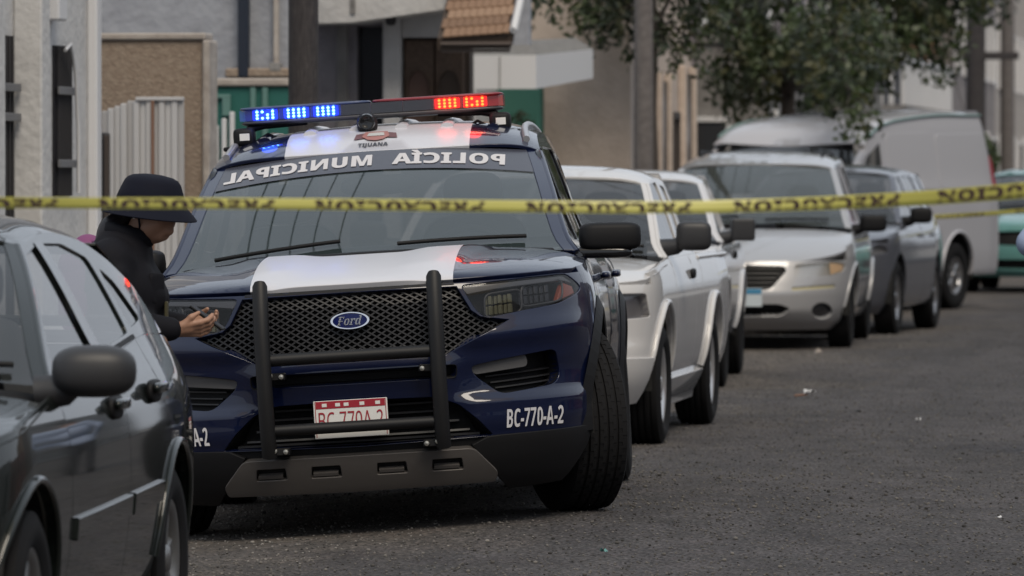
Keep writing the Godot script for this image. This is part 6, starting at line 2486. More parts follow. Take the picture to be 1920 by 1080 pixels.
func build_ground() -> void:
	solve_ground()
	var n := FastNoiseLite.new()
	n.seed = 4
	n.frequency = 0.6
	n.fractal_octaves = 3
	var x0 := -7.0
	var x1 := 9.0
	var z0 := -12.0
	var z1 := -96.0
	var nx := 134
	var nz := 700
	var v := PackedVector3Array()
	var nn := PackedVector3Array()
	var cc := PackedColorArray()
	var id := PackedInt32Array()
	for j in nz + 1:
		for i in nx + 1:
			var x := lerpf(x0, x1, float(i) / nx)
			var z := lerpf(z0, z1, float(j) / nz)
			var rim := minf(minf(x - x0, x1 - x), minf(z0 - z, z - z1))
			var fade := smoothstep(0.0, 0.8, rim)
			var y := ground(x, z) * fade + n.get_noise_2d(x * 0.7, z * 0.7) * 0.010 * fade
			v.append(Vector3(x, y, z))
			var s := sand_share(x, z, n) * fade
			var g := 0.96 + 0.30 * n.get_noise_2d(x * 1.1 + 40.0, z * 0.3) + 0.25 * n.get_noise_2d(x * 4.0, z * 1.5 + 30.0)
			# tyre-polished and patched streaks along the street
			var lane := -x * 0.9911 - z * 0.1328
			var streak := n.get_noise_2d(lane * 6.0, z * 0.12 + 90.0)
			g += 0.22 * streak
			var asphalt := Color(0.122, 0.114, 0.116) * g
			var sand := Color(0.27, 0.235, 0.195) * (0.85 + 0.3 * n.get_noise_2d(x * 9.0, z * 9.0))
			cc.append(asphalt.lerp(sand, s * 0.75))
	for j in nz + 1:
		for i in nx + 1:
			var a := v[j * (nx + 1) + maxi(i - 1, 0)]
			var b := v[j * (nx + 1) + mini(i + 1, nx)]
			var c := v[maxi(j - 1, 0) * (nx + 1) + i]
			var d := v[mini(j + 1, nz) * (nx + 1) + i]
			nn.append((d - c).cross(a - b).normalized() * 1.0)
	for k in nn.size():
		if nn[k].y < 0.0:
			nn[k] = -nn[k]
	for j in nz:
		for i in nx:
			var a := j * (nx + 1) + i
			id.append_array([a, a + nx + 2, a + 1, a, a + nx + 1, a + nx + 2])
	var arr := []
	arr.resize(Mesh.ARRAY_MAX)
	arr[Mesh.ARRAY_VERTEX] = v
	arr[Mesh.ARRAY_NORMAL] = nn
	arr[Mesh.ARRAY_COLOR] = cc
	arr[Mesh.ARRAY_INDEX] = id
	var am := ArrayMesh.new()
	am.add_surface_from_arrays(Mesh.PRIMITIVE_TRIANGLES, arr)
	var road := MeshInstance3D.new()
	road.name = "road"
	road.mesh = am
	road.material_override = M.asphalt
	add_child(road)
	tag(road, "worn dark asphalt road with sandy edge", "", "", "structure")
	# the rest of the ground out to the horizon
	var mb := Mb.new()
	mb.painted = true
	mb.paint = Color(0.122, 0.114, 0.116)
	for r in [[-400.0, x0, -500.0, 300.0], [x1, 400.0, -500.0, 300.0], [x0, x1, z0, 300.0], [x0, x1, -500.0, z1]]:
		mb.quad(Vector3(r[0], 0, r[2]), Vector3(r[1], 0, r[2]), Vector3(r[1], 0, r[3]), Vector3(r[0], 0, r[3]), Vector3.UP)
	var g := part(self, "ground", mb, M.asphalt)
	tag(g, "asphalt ground around the street", "", "", "structure")
	for e in [["pavement", 6.3, 30.0, -40.0, 62.9], ["pavement", 7.6, 30.0, 62.9, 220.0], ["pavement", -30.0, -6.4, -40.0, 220.0]]:
		mb = Mb.new()
		mb.box(S((e[3] + e[4]) * 0.5, (e[1] + e[2]) * 0.5, 0.065), Vector3(e[4] - e[3], 0.13, e[2] - e[1]), street_basis, 0.02)
		var pv := part(self, e[0], mb, M.concrete)
		tag(pv, "raised concrete pavement", "", "", "structure")
	# loose grit
	var rg := RandomNumberGenerator.new()
	rg.seed = 21
	var st := Mb.new()
	superpod(st, Vector3.ZERO, Vector3(1, 0.7, 0.8), Basis(), 0.8, 6, 4)
	var mm := MultiMesh.new()
	mm.transform_format = MultiMesh.TRANSFORM_3D
	mm.use_colors = true
	mm.mesh = st.mesh()
	mm.instance_count = 60000
	for i in 60000:
		var z := -18.0 - pow(rg.randf(), 1.5) * 45.0
		var x := rg.randf_range(-3.0, 6.0)
		var s := sand_share(x, z, n)
		if rg.randf() > 0.7 + s:
			x = rg.randf_range(-3.0, 1.5) + (-z - 18.0) * 0.06
		var size := rg.randf_range(0.005, 0.013) * (1.7 if rg.randf() < 0.06 else 1.0)
		mm.set_instance_transform(i, Transform3D(Basis(Vector3.UP, rg.randf() * TAU).scaled(Vector3.ONE * size), Vector3(x, ground(x, z) + n.get_noise_2d(x * 0.7, z * 0.7) * 0.01 + size * 0.2, z)))
		var k := rg.randf_range(0.02, 0.15 + 0.12 * s)
		mm.set_instance_color(i, Color(k, k * 0.93, k * 0.85))
	var mi := MultiMeshInstance3D.new()
	mi.name = "gravel"
	mi.multimesh = mm
	mi.material_override = M.grit
	add_child(mi)
	tag(mi, "loose grit scattered on the road", "gravel", "", "stuff")


func scrap(label: String, at: Vector3, size: float, mat: Material, seed_: int, stick := false) -> void:
	var rg := RandomNumberGenerator.new()
	rg.seed = seed_
	var t := thing("paper_scrap", label, "litter", "litter on the road")
	t.position = Vector3(at.x, ground(at.x, at.z) + 0.012, at.z)
	var mb := Mb.new()
	var grid := []
	for j in 5:
		var row := []
		for i in 5:
			row.append(Vector3((i - 2) * size * 0.25 + rg.randfn() * size * 0.05, 0.2 * size + absf(rg.randfn()) * size * 0.28, (j - 2) * size * 0.2 + rg.randfn() * size * 0.05))
		grid.append(row)
	for j in 4:
		for i in 4:
			mb.quad(grid[j][i], grid[j][i + 1], grid[j + 1][i + 1], grid[j + 1][i], Vector3.UP)
	part(t, "paper", mb, mat)
	if stick:
		mb = Mb.new()
		mb.tube([Vector3(-size * 0.2, 0.01, 0), Vector3(-size * 1.4, 0.004, 0.02)], 0.008, 6)
		part(t, "stick", mb, M.rust)


func build_litter() -> void:
	scrap("crumpled white paper with a stick lying on the open road", Vector3(2.02, 0, -41.6), 0.075, M.trim_white, 3, true)
	scrap("small white scrap on the road right of the crumpled paper", Vector3(2.47, 0, -37.3), 0.03, M.trim_white, 8)
	scrap("dark scrap on the road below the crumpled paper", Vector3(2.18, 0, -38.6), 0.035, M.iron, 12)
	scrap("pale scrap on the dirt edge below the minivan's wheel", Vector3(2.55, 0, -51.0), 0.06, M.plaster_cream, 15)
	scrap("white speck of paper low at the right of the road", Vector3(2.10, 0, -26.4), 0.018, M.trim_white, 19)
	scrap("teal bit of plastic on the road low in the middle", Vector3(0.36, 0, -24.1), 0.03, M.teal_paint, 22)


# ------------------------------------------------------------------ caution tape
func ribbon(called: String, label: String, pts: Array, half: Array, mat: Material) -> Array:
	var o := thing(called, label, "tape", "caution tapes")
	var c := Curve3D.new()
	for p in pts:
		c.add_point(p)
	for i in pts.size():
		var a: Vector3 = pts[maxi(i - 1, 0)]
		var b: Vector3 = pts[mini(i + 1, pts.size() - 1)]
		c.set_point_in(i, -(b - a) / 6.0)
		c.set_point_out(i, (b - a) / 6.0)
	var length := c.get_baked_length()
	var f := func(q: Vector2) -> Vector3:
		# q.x metres along, q.y from -1 (lower edge) to 1 (upper edge)
		var s := clampf(q.x, 0.0, length)
		var p := c.sample_baked(s, true)
		var w := Host.tab(half, s)
		var lean := 0.25 * sin(s * 2.3) + 0.12 * sin(s * 5.1 + 1.0)
		var fold := 0.55 * maxf(0.0, -q.y - 0.35) + 0.20 * maxf(0.0, q.y - 0.7)
		return p + Vector3(0, q.y * w, -w * (q.y * lean + fold) + 0.002 * sin(s * 17.0))
	var mb := Mb.new()
	mb.patch(PackedVector2Array([Vector2(0, -1), Vector2(length, -1), Vector2(length, 1), Vector2(0, 1)]), [], f, Vector2(0.03, 0.14), 1.0)
	part(o, "band", mb, mat)
	return [o, f, length, c]


func build_tape() -> void:
	var k := 15.5 / 11500.0
	var raw := [[-1500, 352], [-700, 374], [0, 380], [250, 381], [500, 382], [900, 386], [1150, 388.5], [1300, 388], [1500, 382.5], [1700, 373], [1920, 357], [2500, 305]]
	var pts := []
	for r in raw:
		pts.append(Vector3((r[0] - 960) * k, EYE - (r[1] - 323) * k, -15.5))
	var x0: float = pts[0].x
	var half := []
	for h in [[-1500, 14.0], [0, 10.4], [500, 10.5], [900, 11.0], [1200, 11.4], [1500, 12.4], [1920, 15.2], [2500, 19.0]]:
		half.append([(h[0] - 960) * k - x0, h[1] * k])
	var r := ribbon("caution_tape", "yellow caution tape with dark upside-down lettering stretched across the whole picture", pts, half, M.tape)
	var f: Callable = r[1]
	var starts := [[-210, 107], [190, 513], [592, 910], [987, 1297], [1377, 1687], [1762, 2070], [2150, 2460], [-610, -290]]
	for s in starts:
		var a: float = (s[0] - 960) * k - x0
		var b: float = (s[1] - 960) * k - x0
		var mb := Mb.new()
		var hw: float = Host.tab(half, (a + b) * 0.5)
		var tall := 0.0315
		var top: float = 1.0 - 0.0040 / hw
		var low: float = -1.0 + 0.0040 / hw
		var put := func(q: Vector2) -> Vector3:
			# turned by half a turn: the foot of the letters is up
			var p := Vector2(b - q.x, top - q.y / hw)
			return f.call(p) + Vector3(0, 0, 0.0012)
		mb.text("PRECAUCION", M.font_tape, Vector2(b - a, tall), put, Vector3.BACK, Vector2(0.0, minf(tall, (top - low) * hw)))
		part(r[0], "lettering", mb, M.tape_ink)
	for e in [[pts[0], "left"], [pts[pts.size() - 1], "right"]]:
		var post := thing("tape_post", "slim steel post holding the %s end of the caution tape outside the picture" % e[1], "post")
		post.position = Vector3(e[0].x, 0, e[0].z - 0.03)
		var mb := Mb.new()
		mb.tube([Vector3.ZERO, Vector3(0, 1.9, 0)], 0.025, 10)
		part(post, "shaft", mb, M.dark_metal)
	# the second tape, far off
	var q := 63.9 / 11500.0
	var pp := []
	for e in [[1500, 420], [1700, 409], [1800, 404], [1900, 397], [2050, 386], [2300, 360]]:
		pp.append(Vector3((e[0] - 960) * q, EYE - (e[1] - 323) * q, -63.9))
	var r2 := ribbon("caution_tape", "distant thin caution tape in front of the cargo van's rear wheel", pp, [[0.0, 4.2 * q], [9.0, 4.2 * q]], M.tape)
	var f2: Callable = r2[1]
	for i in 4:
		var mb := Mb.new()
		var a := 0.35 + 0.95 * i
		mb.text("PRECAUCION", M.font_black, Vector2(0.62, 0.034), func(w: Vector2) -> Vector3: return f2.call(Vector2(a + 0.62 - w.x, 0.75 - w.y / (4.2 * q))) + Vector3(0, 0, 0.002), Vector3.BACK)
		part(r2[0], "lettering", mb, M.tape_ink)


# ------------------------------------------------------------------ people
# bones: [from, to, radius, radius]; joined by a smooth minimum and meshed as surface nets
func flesh(mb: Mb, bones: Array, cell: float, soft_k: float) -> void:
	var lo := Vector3.ONE * 1e9
	var hi := -Vector3.ONE * 1e9
	for b in bones:
		var r: float = maxf(b[2], b[3]) + soft_k * 3.0 + cell * 2.0
		lo = lo.min(b[0] - Vector3.ONE * r).min(b[1] - Vector3.ONE * r)
		hi = hi.max(b[0] + Vector3.ONE * r).max(b[1] + Vector3.ONE * r)
	var nx := int((hi.x - lo.x) / cell) + 2
	var ny := int((hi.y - lo.y) / cell) + 2
	var nz := int((hi.z - lo.z) / cell) + 2
	var sum := PackedFloat32Array()
	sum.resize(nx * ny * nz)
	for b in bones:
		var a: Vector3 = b[0]
		var e: Vector3 = b[1]
		var ra: float = b[2]
		var rb: float = b[3]
		var reach := maxf(ra, rb) + soft_k * 3.5 + cell * 1.5
		var l := ((a.min(e) - Vector3.ONE * reach - lo) / cell).floor()
		var h := ((a.max(e) + Vector3.ONE * reach - lo) / cell).ceil()
		var ae := e - a
		var len2 := maxf(ae.length_squared(), 1e-9)
		for z in range(maxi(0, int(l.z)), mini(nz, int(h.z) + 1)):
			for y in range(maxi(0, int(l.y)), mini(ny, int(h.y) + 1)):
				var base := (z * ny + y) * nx
				for x in range(maxi(0, int(l.x)), mini(nx, int(h.x) + 1)):
					var p := lo + Vector3(x, y, z) * cell
					var t := clampf((p - a).dot(ae) / len2, 0.0, 1.0)
					var d := p.distance_to(a + ae * t) - lerpf(ra, rb, t)
					if d < soft_k * 3.5 + cell * 1.5:
						sum[base + x] += exp(-d / soft_k)
	# inside where the sum exceeds one
	var idx := {}
	var pos := PackedVector3Array()
	var nor := PackedVector3Array()
	var val := func(i: int) -> float: return soft_k * log(maxf(sum[i], 1e-12))
	var step := [1, nx, nx * ny]
	for z in nz - 1:
		for y in ny - 1:
			var base := (z * ny + y) * nx
			for x in nx - 1:
				var i := base + x
				var inside := 0
				for c in 8:
					if sum[i + (c & 1) + ((c >> 1) & 1) * nx + (c >> 2) * nx * ny] > 1.0:
						inside += 1
				if inside == 0 or inside == 8:
					continue
				var f := PackedFloat32Array()
				for c in 8:
					f.append(val.call(i + (c & 1) + ((c >> 1) & 1) * nx + (c >> 2) * nx * ny))
				var acc := Vector3.ZERO
				var hits := 0
				for c in 8:
					for ax in 3:
						var c2 := c | (1 << ax)
						if c2 == c:
							continue
						if (f[c] > 0.0) != (f[c2] > 0.0):
							var t := f[c] / (f[c] - f[c2])
							var q := Vector3(c & 1, (c >> 1) & 1, c >> 2)
							q[ax] += t
							acc += q
							hits += 1
				var g := Vector3(f[1] + f[3] + f[5] + f[7] - f[0] - f[2] - f[4] - f[6], f[2] + f[3] + f[6] + f[7] - f[0] - f[1] - f[4] - f[5], f[4] + f[5] + f[6] + f[7] - f[0] - f[1] - f[2] - f[3])
				idx[i] = pos.size()
				pos.append(lo + (Vector3(x, y, z) + acc / hits) * cell)
				nor.append(-g.normalized())
	for i in idx:
		for ax in 3:
			var j: int = i + step[ax]
			if (sum[i] > 1.0) == (sum[j] > 1.0):
				continue
			var b1: int = step[(ax + 1) % 3]
			var b2: int = step[(ax + 2) % 3]
			if not (idx.has(i - b1) and idx.has(i - b2) and idx.has(i - b1 - b2)):
				continue
			var a: int = idx[i]
			var b: int = idx[i - b1]
			var c: int = idx[i - b1 - b2]
			var d: int = idx[i - b2]
			mb.squad(pos[a], pos[b], pos[c], pos[d], nor[a], nor[b], nor[c], nor[d])


# the bones of a hand: root at the wrist, `along` toward the fingers, `back` out of the back of the hand, thumb on the side of `inner`
func hand_bones(wrist: Vector3, along: Vector3, back: Vector3, inner: Vector3, curl: float) -> Array:
	var out := []
	var palm := wrist + along * 0.045
	for k in 4:
		var w := (k - 1.5) * 0.020
		var knuckle := wrist + along * 0.085 - inner * w
		out.append([wrist - inner * w * 0.5, knuckle, 0.016, 0.012])
		var lens: float = [0.068, 0.078, 0.074, 0.058][k]
		var d1 := along.rotated(inner, 0.0)
		var a1 := curl * 0.8
		var q := knuckle
		var dir := (along * cos(a1) - back * sin(a1)).normalized()
		var q2: Vector3 = q + dir * lens * 0.45
		var a2 := curl * 1.9
		var dir2 := (along * cos(a2) - back * sin(a2)).normalized()
		var q3: Vector3 = q2 + dir2 * lens * 0.33
		var a3 := curl * 2.6
		var q4: Vector3 = q3 + (along * cos(a3) - back * sin(a3)).normalized() * lens * 0.24
		out.append([q, q2, 0.0095, 0.0088])
		out.append([q2, q3, 0.0088, 0.008])
		out.append([q3, q4, 0.008, 0.0068])
	out.append([wrist, palm, 0.024, 0.018])
	var t0 := wrist + along * 0.02 + inner * 0.022
	var t1 := t0 + along * 0.032 + inner * 0.026 - back * 0.012
	var t2 := t1 + along * 0.030 + inner * 0.006 - back * 0.016
	out.append([t0, t1, 0.014, 0.0105])
	out.append([t1, t2, 0.0105, 0.008])
	return out


func head_bones(c: Vector3, bas: Basis) -> Array:
	var out := []
	for e in [[Vector3(0, 0.035, -0.015), Vector3(0, 0.045, 0.012), 0.082, 0.078], [Vector3(0, -0.015, 0.03), Vector3(0, -0.075, 0.055), 0.066, 0.032], [Vector3(-0.03, -0.055, 0.035), Vector3(0.03, -0.055, 0.035), 0.038, 0.038],
		[Vector3(0, 0.005, 0.092), Vector3(0, -0.028, 0.108), 0.009, 0.013], [Vector3(-0.014, -0.032, 0.098), Vector3(0.014, -0.032, 0.098), 0.009, 0.009], [Vector3(-0.016, -0.056, 0.088), Vector3(0.016, -0.056, 0.088), 0.010, 0.010], [Vector3(-0.014, -0.067, 0.086), Vector3(0.014, -0.067, 0.086), 0.0095, 0.0095],
		[Vector3(-0.04, 0.018, 0.078), Vector3(0.04, 0.018, 0.078), 0.014, 0.014], [Vector3(-0.078, -0.01, -0.005), Vector3(-0.082, 0.022, -0.012), 0.010, 0.014], [Vector3(0.078, -0.01, -0.005), Vector3(0.082, 0.022, -0.012), 0.010, 0.014],
		[Vector3(-0.034, -0.018, 0.074), Vector3(-0.036, -0.03, 0.068), 0.02, 0.02], [Vector3(0.034, -0.018, 0.074), Vector3(0.036, -0.03, 0.068), 0.02, 0.02]]:
		out.append([c + bas * e[0], c + bas * e[1], e[2], e[3]])
	return out


func build_officer() -> void:
	var o := thing("person", "officer in black jacket and bucket hat looking down at a phone beside the police vehicle", "person")
	o.position = Vector3(-1.475, ground(-1.475, -23.35), -23.35)
	o.rotation_degrees.y = 82.0
	var tilt := Basis(Vector3.UP, -0.38) * Basis(Vector3.RIGHT, 0.5)
	var hc := Vector3(0.0, 1.385, 0.105)
	var rw := Vector3(-0.10, 0.935, 0.225)   # right wrist, nearest to the camera
	var lw := Vector3(0.105, 0.945, 0.225)
	var along_r := Vector3(0.30, 0.06, 0.95).normalized()
	var along_l := Vector3(-0.35, 0.06, 0.93).normalized()
	var palm_up_r := Vector3(-0.75, -0.65, 0.2).normalized()
	palm_up_r = (palm_up_r - along_r * palm_up_r.dot(along_r)).normalized()
	var palm_up_l := Vector3(0.75, -0.65, 0.2).normalized()
	palm_up_l = (palm_up_l - along_l * palm_up_l.dot(along_l)).normalized()
	var mb := Mb.new()
	var bones := [
		[Vector3(0, 0.80, -0.01), Vector3(0, 0.95, -0.01), 0.12, 0.105], [Vector3(-0.06, 1.06, 0), Vector3(0.06, 1.06, 0), 0.10, 0.10], [Vector3(-0.13, 1.19, -0.01), Vector3(0.13, 1.19, -0.01), 0.06, 0.06],
		[Vector3(0, 1.18, 0.0), Vector3(0, 1.30, 0.055), 0.055, 0.05]]
	for s in [-1.0, 1.0]:
		var sw: Vector3 = rw if s < 0.0 else lw
		bones.append([Vector3(s * 0.185, 1.185, -0.015), Vector3(s * 0.225, 0.955, 0.01), 0.042, 0.036])
		bones.append([Vector3(s * 0.225, 0.955, 0.01), sw, 0.034, 0.023])
		bones.append([Vector3(s * 0.085, 0.80, 0), Vector3(s * 0.095, 0.43, 0.01), 0.085, 0.055])
		bones.append([Vector3(s * 0.095, 0.43, 0.01), Vector3(s * 0.10, 0.09, -0.02), 0.05, 0.036])
	flesh(mb, bones, 0.014, 0.02)
	var hb := head_bones(hc, tilt)
	hb.append([Vector3(0, 1.22, 0.02), hc + tilt * Vector3(0, -0.04, -0.01), 0.052, 0.05])
	flesh(mb, hb, 0.0055, 0.009)
	var inr := along_r.cross(palm_up_r).normalized()
	var inl := palm_up_l.cross(along_l).normalized()
	if inr.y < 0.0:
		inr = -inr
	if inl.y < 0.0:
		inl = -inl
	flesh(mb, hand_bones(rw, along_r, palm_up_r, inr, 0.42), 0.0042, 0.0035)
	flesh(mb, hand_bones(lw, along_l, palm_up_l, inl, 0.42), 0.0042, 0.0035)
	var body := part(o, "body", mb, M.skin)
	for s in [-1.0, 1.0]:
		mb = Mb.new()
		superpod(mb, hc + tilt * Vector3(s * 0.033, 0.006, 0.082), Vector3(0.026, 0.012, 0.012), tilt, 1.0, 10, 6)
		part(body, "eye", mb, M.ink)
	# jacket, trousers, boots
	mb = Mb.new()
	var jk := [
		[Vector3(-0.07, 0.78, -0.005), Vector3(0.07, 0.78, -0.005), 0.145, 0.145], [Vector3(-0.07, 0.95, 0.0), Vector3(0.07, 0.95, 0.0), 0.135, 0.135], [Vector3(-0.075, 1.08, 0.005), Vector3(0.075, 1.08, 0.005), 0.135, 0.135],
		[Vector3(-0.15, 1.19, -0.015), Vector3(0.15, 1.19, -0.015), 0.085, 0.085], [Vector3(-0.04, 1.20, -0.02), Vector3(0.04, 1.20, -0.02), 0.11, 0.11], [Vector3(-0.025, 1.245, 0.01), Vector3(0.025, 1.245, 0.01), 0.085, 0.085], [Vector3(-0.03, 1.06, 0.10), Vector3(0.03, 1.05, 0.10), 0.065, 0.065]]
	for s in [-1.0, 1.0]:
		var sw: Vector3 = rw if s < 0.0 else lw
		jk.append([Vector3(s * 0.185, 1.19, -0.02), Vector3(s * 0.235, 0.955, 0.0), 0.082, 0.068])
		jk.append([Vector3(s * 0.235, 0.955, 0.0), sw.lerp(Vector3(s * 0.235, 0.955, 0.0), 0.12), 0.066, 0.046])
		for k in 4:   # creases across the sleeve
			var f := 0.25 + 0.2 * k
			var c := Vector3(s * 0.185, 1.19, -0.02).lerp(Vector3(s * 0.235, 0.955, 0.0), f)
			jk.append([c + Vector3(-s * 0.02 + s * 0.07, 0.02, 0.05), c + Vector3(s * 0.055, -0.012, -0.05), 0.016, 0.012])
	flesh(mb, jk, 0.0115, 0.014)
	var jacket := part(o, "jacket", mb, M.jacket)
	mb = Mb.new()   # collar
	var ring := []
	for k in 19:
		var a := TAU * k / 18.0
		ring.append(Vector3(sin(a) * 0.082, 1.285 - 0.02 * cos(a) + 0.012, 0.018 + cos(a) * 0.078))
	mb.tube(ring, 0.021, 8, false, 1.6)
	part(jacket, "collar", mb, M.jacket)
	mb = Mb.new()
	superpod(mb, Vector3(-0.075, 1.09, 0.135), Vector3(0.10, 0.12, 0.03), Basis(Vector3.UP, -0.35), 0.4)
	part(jacket, "chest_pocket", mb, M.jacket)
	mb = Mb.new()
	mb.box(Vector3(-0.02, 0.99, 0.166), Vector3(0.03, 0.10, 0.012), Basis(), 0.003)
	part(jacket, "placket", mb, M.patch_olive)
	mb = Mb.new()
	var tr := []
	for s in [-1.0, 1.0]:
		tr.append([Vector3(s * 0.08, 0.78, 0), Vector3(s * 0.095, 0.43, 0.01), 0.11, 0.082])
		tr.append([Vector3(s * 0.095, 0.43, 0.01), Vector3(s * 0.10, 0.14, -0.01), 0.08, 0.07])
	flesh(mb, tr, 0.018, 0.012)
	part(o, "trousers", mb, M.trousers)
	for s in [-1.0, 1.0]:
		mb = Mb.new()
		flesh(mb, [[Vector3(s * 0.10, 0.16, -0.02), Vector3(s * 0.10, 0.05, -0.02), 0.056, 0.045], [Vector3(s * 0.10, 0.042, -0.03), Vector3(s * 0.11, 0.036, 0.13), 0.042, 0.036]], 0.012, 0.012)
		part(o, "boot", mb, M.black_plastic)
	# hair, tied into a tail
	mb = Mb.new()
	flesh(mb, [[hc + tilt * Vector3(0, 0.035, -0.03), hc + tilt * Vector3(0, 0.02, -0.04), 0.088, 0.085], [hc + tilt * Vector3(-0.05, 0.02, -0.01), hc + tilt * Vector3(0.05, 0.02, -0.01), 0.046, 0.046],
		[hc + tilt * Vector3(0, -0.03, -0.095), Vector3(0, 1.30, -0.055), 0.035, 0.04], [Vector3(0, 1.32, -0.055), Vector3(0.0, 1.17, -0.115), 0.04, 0.03], [Vector3(0.0, 1.17, -0.115), Vector3(0.01, 1.08, -0.15), 0.03, 0.012]], 0.0085, 0.012)
	part(o, "hair", mb, M.hair)
	# bucket hat: crown, brim, chin cord
	var hatb := Basis(Vector3.UP, -0.38) * Basis(Vector3.RIGHT, 0.13)
	var hat_at := hc + Vector3(0, 0.020, -0.005)
	mb = Mb.new()
	mb.lathe([Vector2(0.121, 0.012), Vector2(0.124, 0.022), Vector2(0.115, 0.050), Vector2(0.101, 0.088), Vector2(0.090, 0.102), Vector2(0.072, 0.111), Vector2(0.04, 0.117), Vector2(0.0001, 0.119)], hatb.scaled_local(Vector3(0.95, 1, 1.12)), hat_at, 32)
	var hat := part(o, "hat", mb, M.hat)
	mb = Mb.new()
	mb.lathe([Vector2(0.118, 0.020), Vector2(0.135, 0.006), Vector2(0.165, -0.022), Vector2(0.180, -0.038), Vector2(0.178, -0.042), Vector2(0.135, -0.004), Vector2(0.114, 0.010)], hatb.scaled_local(Vector3(0.92, 1, 1.06)), hat_at, 32)
	part(hat, "brim", mb, M.hat)
	mb = Mb.new()
	for s in [-1.0, 1.0]:
		mb.tube([hat_at + hatb * Vector3(s * 0.098, 0.01, 0.012), hc + tilt * Vector3(s * 0.082, -0.03, 0.012), hc + tilt * Vector3(s * 0.055, -0.085, 0.03), hc + tilt * Vector3(0, -0.108, 0.045)], 0.0045, 6)
	part(hat, "chin_cord", mb, M.hat)
	mb = Mb.new()
	superpod(mb, hc + tilt * Vector3(-0.088, -0.03, -0.01), Vector3(0.01, 0.02, 0.012), Basis(), 0.9, 8, 6)
	part(o, "earring", mb, M.plate_white)
	# the phone in her hands: a thing of its own
	var ph := thing("phone", "dark phone held in the officer's hands", "phone")
	ph.transform = o.transform * Transform3D(Basis(Vector3.RIGHT, -0.95), Vector3(0.0, 0.978, 0.322))
	mb = Mb.new()
	mb.box(Vector3.ZERO, Vector3(0.075, 0.155, 0.009), Basis(), 0.003)
	part(ph, "case", mb, M.black_plastic)
	mb = Mb.new()
	mb.box(Vector3(0, 0, 0.0055 * -1.0), Vector3(0.070, 0.148, 0.002), Basis(), 0.001)
	part(ph, "screen", mb, M.black_gloss)
	# bundle at her back
	var bg := thing("bag", "rounded magenta bag behind the officer's back", "bag")
	bg.position = Vector3(-1.66, ground(-1.66, -23.75), -23.75)
	mb = Mb.new()
	flesh(mb, [[Vector3(0, 1.16, 0), Vector3(0.03, 1.0, 0), 0.10, 0.13], [Vector3(0.02, 1.24, 0), Vector3(0.05, 1.22, 0), 0.05, 0.05]], 0.014, 0.02)
	part(bg, "pouch", mb, M.magenta)
	mb = Mb.new()
	mb.tube([Vector3(0.02, 1.26, 0), Vector3(0.12, 1.27, 0.2), Vector3(0.2, 1.27, 0.33)], 0.010, 6)
	part(bg, "strap", mb, M.magenta)


func build_bystander() -> void:
	var o := thing("person", "person in pale blue shirt with bent elbow, cut off by the right edge", "person")
	o.position = Vector3(3.17, ground(3.17, -33.0), -33.0)
	o.rotation_degrees.y = 180.0
	var mb := Mb.new()
	var bones := [[Vector3(-0.06, 0.95, 0), Vector3(0.06, 0.95, 0), 0.11, 0.11], [Vector3(-0.07, 1.2, 0), Vector3(0.07, 1.2, 0), 0.11, 0.11], [Vector3(-0.15, 1.42, 0), Vector3(0.15, 1.42, 0), 0.06, 0.06], [Vector3(0, 1.40, 0), Vector3(0, 1.54, 0.02), 0.055, 0.055]]
	for s in [-1.0, 1.0]:
		bones.append([Vector3(s * 0.19, 1.42, 0), Vector3(s * 0.38, 1.15, -0.05), 0.05, 0.04])
		bones.append([Vector3(s * 0.38, 1.15, -0.05), Vector3(s * 0.17, 0.99, 0.08), 0.038, 0.028])
		bones.append([Vector3(s * 0.09, 0.92, 0), Vector3(s * 0.11, 0.48, 0.01), 0.09, 0.058])
		bones.append([Vector3(s * 0.11, 0.48, 0.01), Vector3(s * 0.12, 0.08, -0.02), 0.055, 0.038])
	flesh(mb, bones, 0.016, 0.02)
	flesh(mb, head_bones(Vector3(0, 1.62, 0.03), Basis()), 0.008, 0.010)
	for s in [-1.0, 1.0]:
		flesh(mb, hand_bones(Vector3(s * 0.17, 0.99, 0.08), Vector3(-s * 0.5, -0.3, 0.6).normalized(), Vector3(s * 0.75, 0, 0.62).normalized(), Vector3(0, 0.95, -0.3).normalized(), 0.4), 0.006, 0.0035)
	part(o, "body", mb, M.skin)
	mb = Mb.new()
	var sh := [[Vector3(-0.07, 0.93, 0), Vector3(0.07, 0.93, 0), 0.135, 0.135], [Vector3(-0.08, 1.2, 0), Vector3(0.08, 1.2, 0), 0.13, 0.13], [Vector3(-0.15, 1.40, 0), Vector3(0.15, 1.40, 0), 0.085, 0.085]]
	for s in [-1.0, 1.0]:
		sh.append([Vector3(s * 0.19, 1.41, 0), Vector3(s * 0.385, 1.15, -0.05), 0.08, 0.068])
		sh.append([Vector3(s * 0.385, 1.15, -0.05), Vector3(s * 0.22, 1.02, 0.055), 0.066, 0.05])
	flesh(mb, sh, 0.015, 0.015)
	part(o, "shirt", mb, M.shirt_blue)
	mb = Mb.new()
	var tr := []
	for s in [-1.0, 1.0]:
		tr.append([Vector3(s * 0.085, 0.88, 0), Vector3(s * 0.11, 0.48, 0.01), 0.115, 0.085])
		tr.append([Vector3(s * 0.11, 0.48, 0.01), Vector3(s * 0.12, 0.09, -0.01), 0.082, 0.07])
	flesh(mb, tr, 0.018, 0.012)
	part(o, "trousers", mb, M.trousers)
	for s in [-1.0, 1.0]:
		mb = Mb.new()
		flesh(mb, [[Vector3(s * 0.12, 0.05, -0.03), Vector3(s * 0.13, 0.042, 0.14), 0.048, 0.04]], 0.012, 0.01)
		part(o, "shoe", mb, M.black_plastic)
	mb = Mb.new()
	flesh(mb, [[Vector3(0, 1.67, 0.0), Vector3(0, 1.66, -0.02), 0.09, 0.088]], 0.01, 0.008)
	part(o, "hair", mb, M.hair)


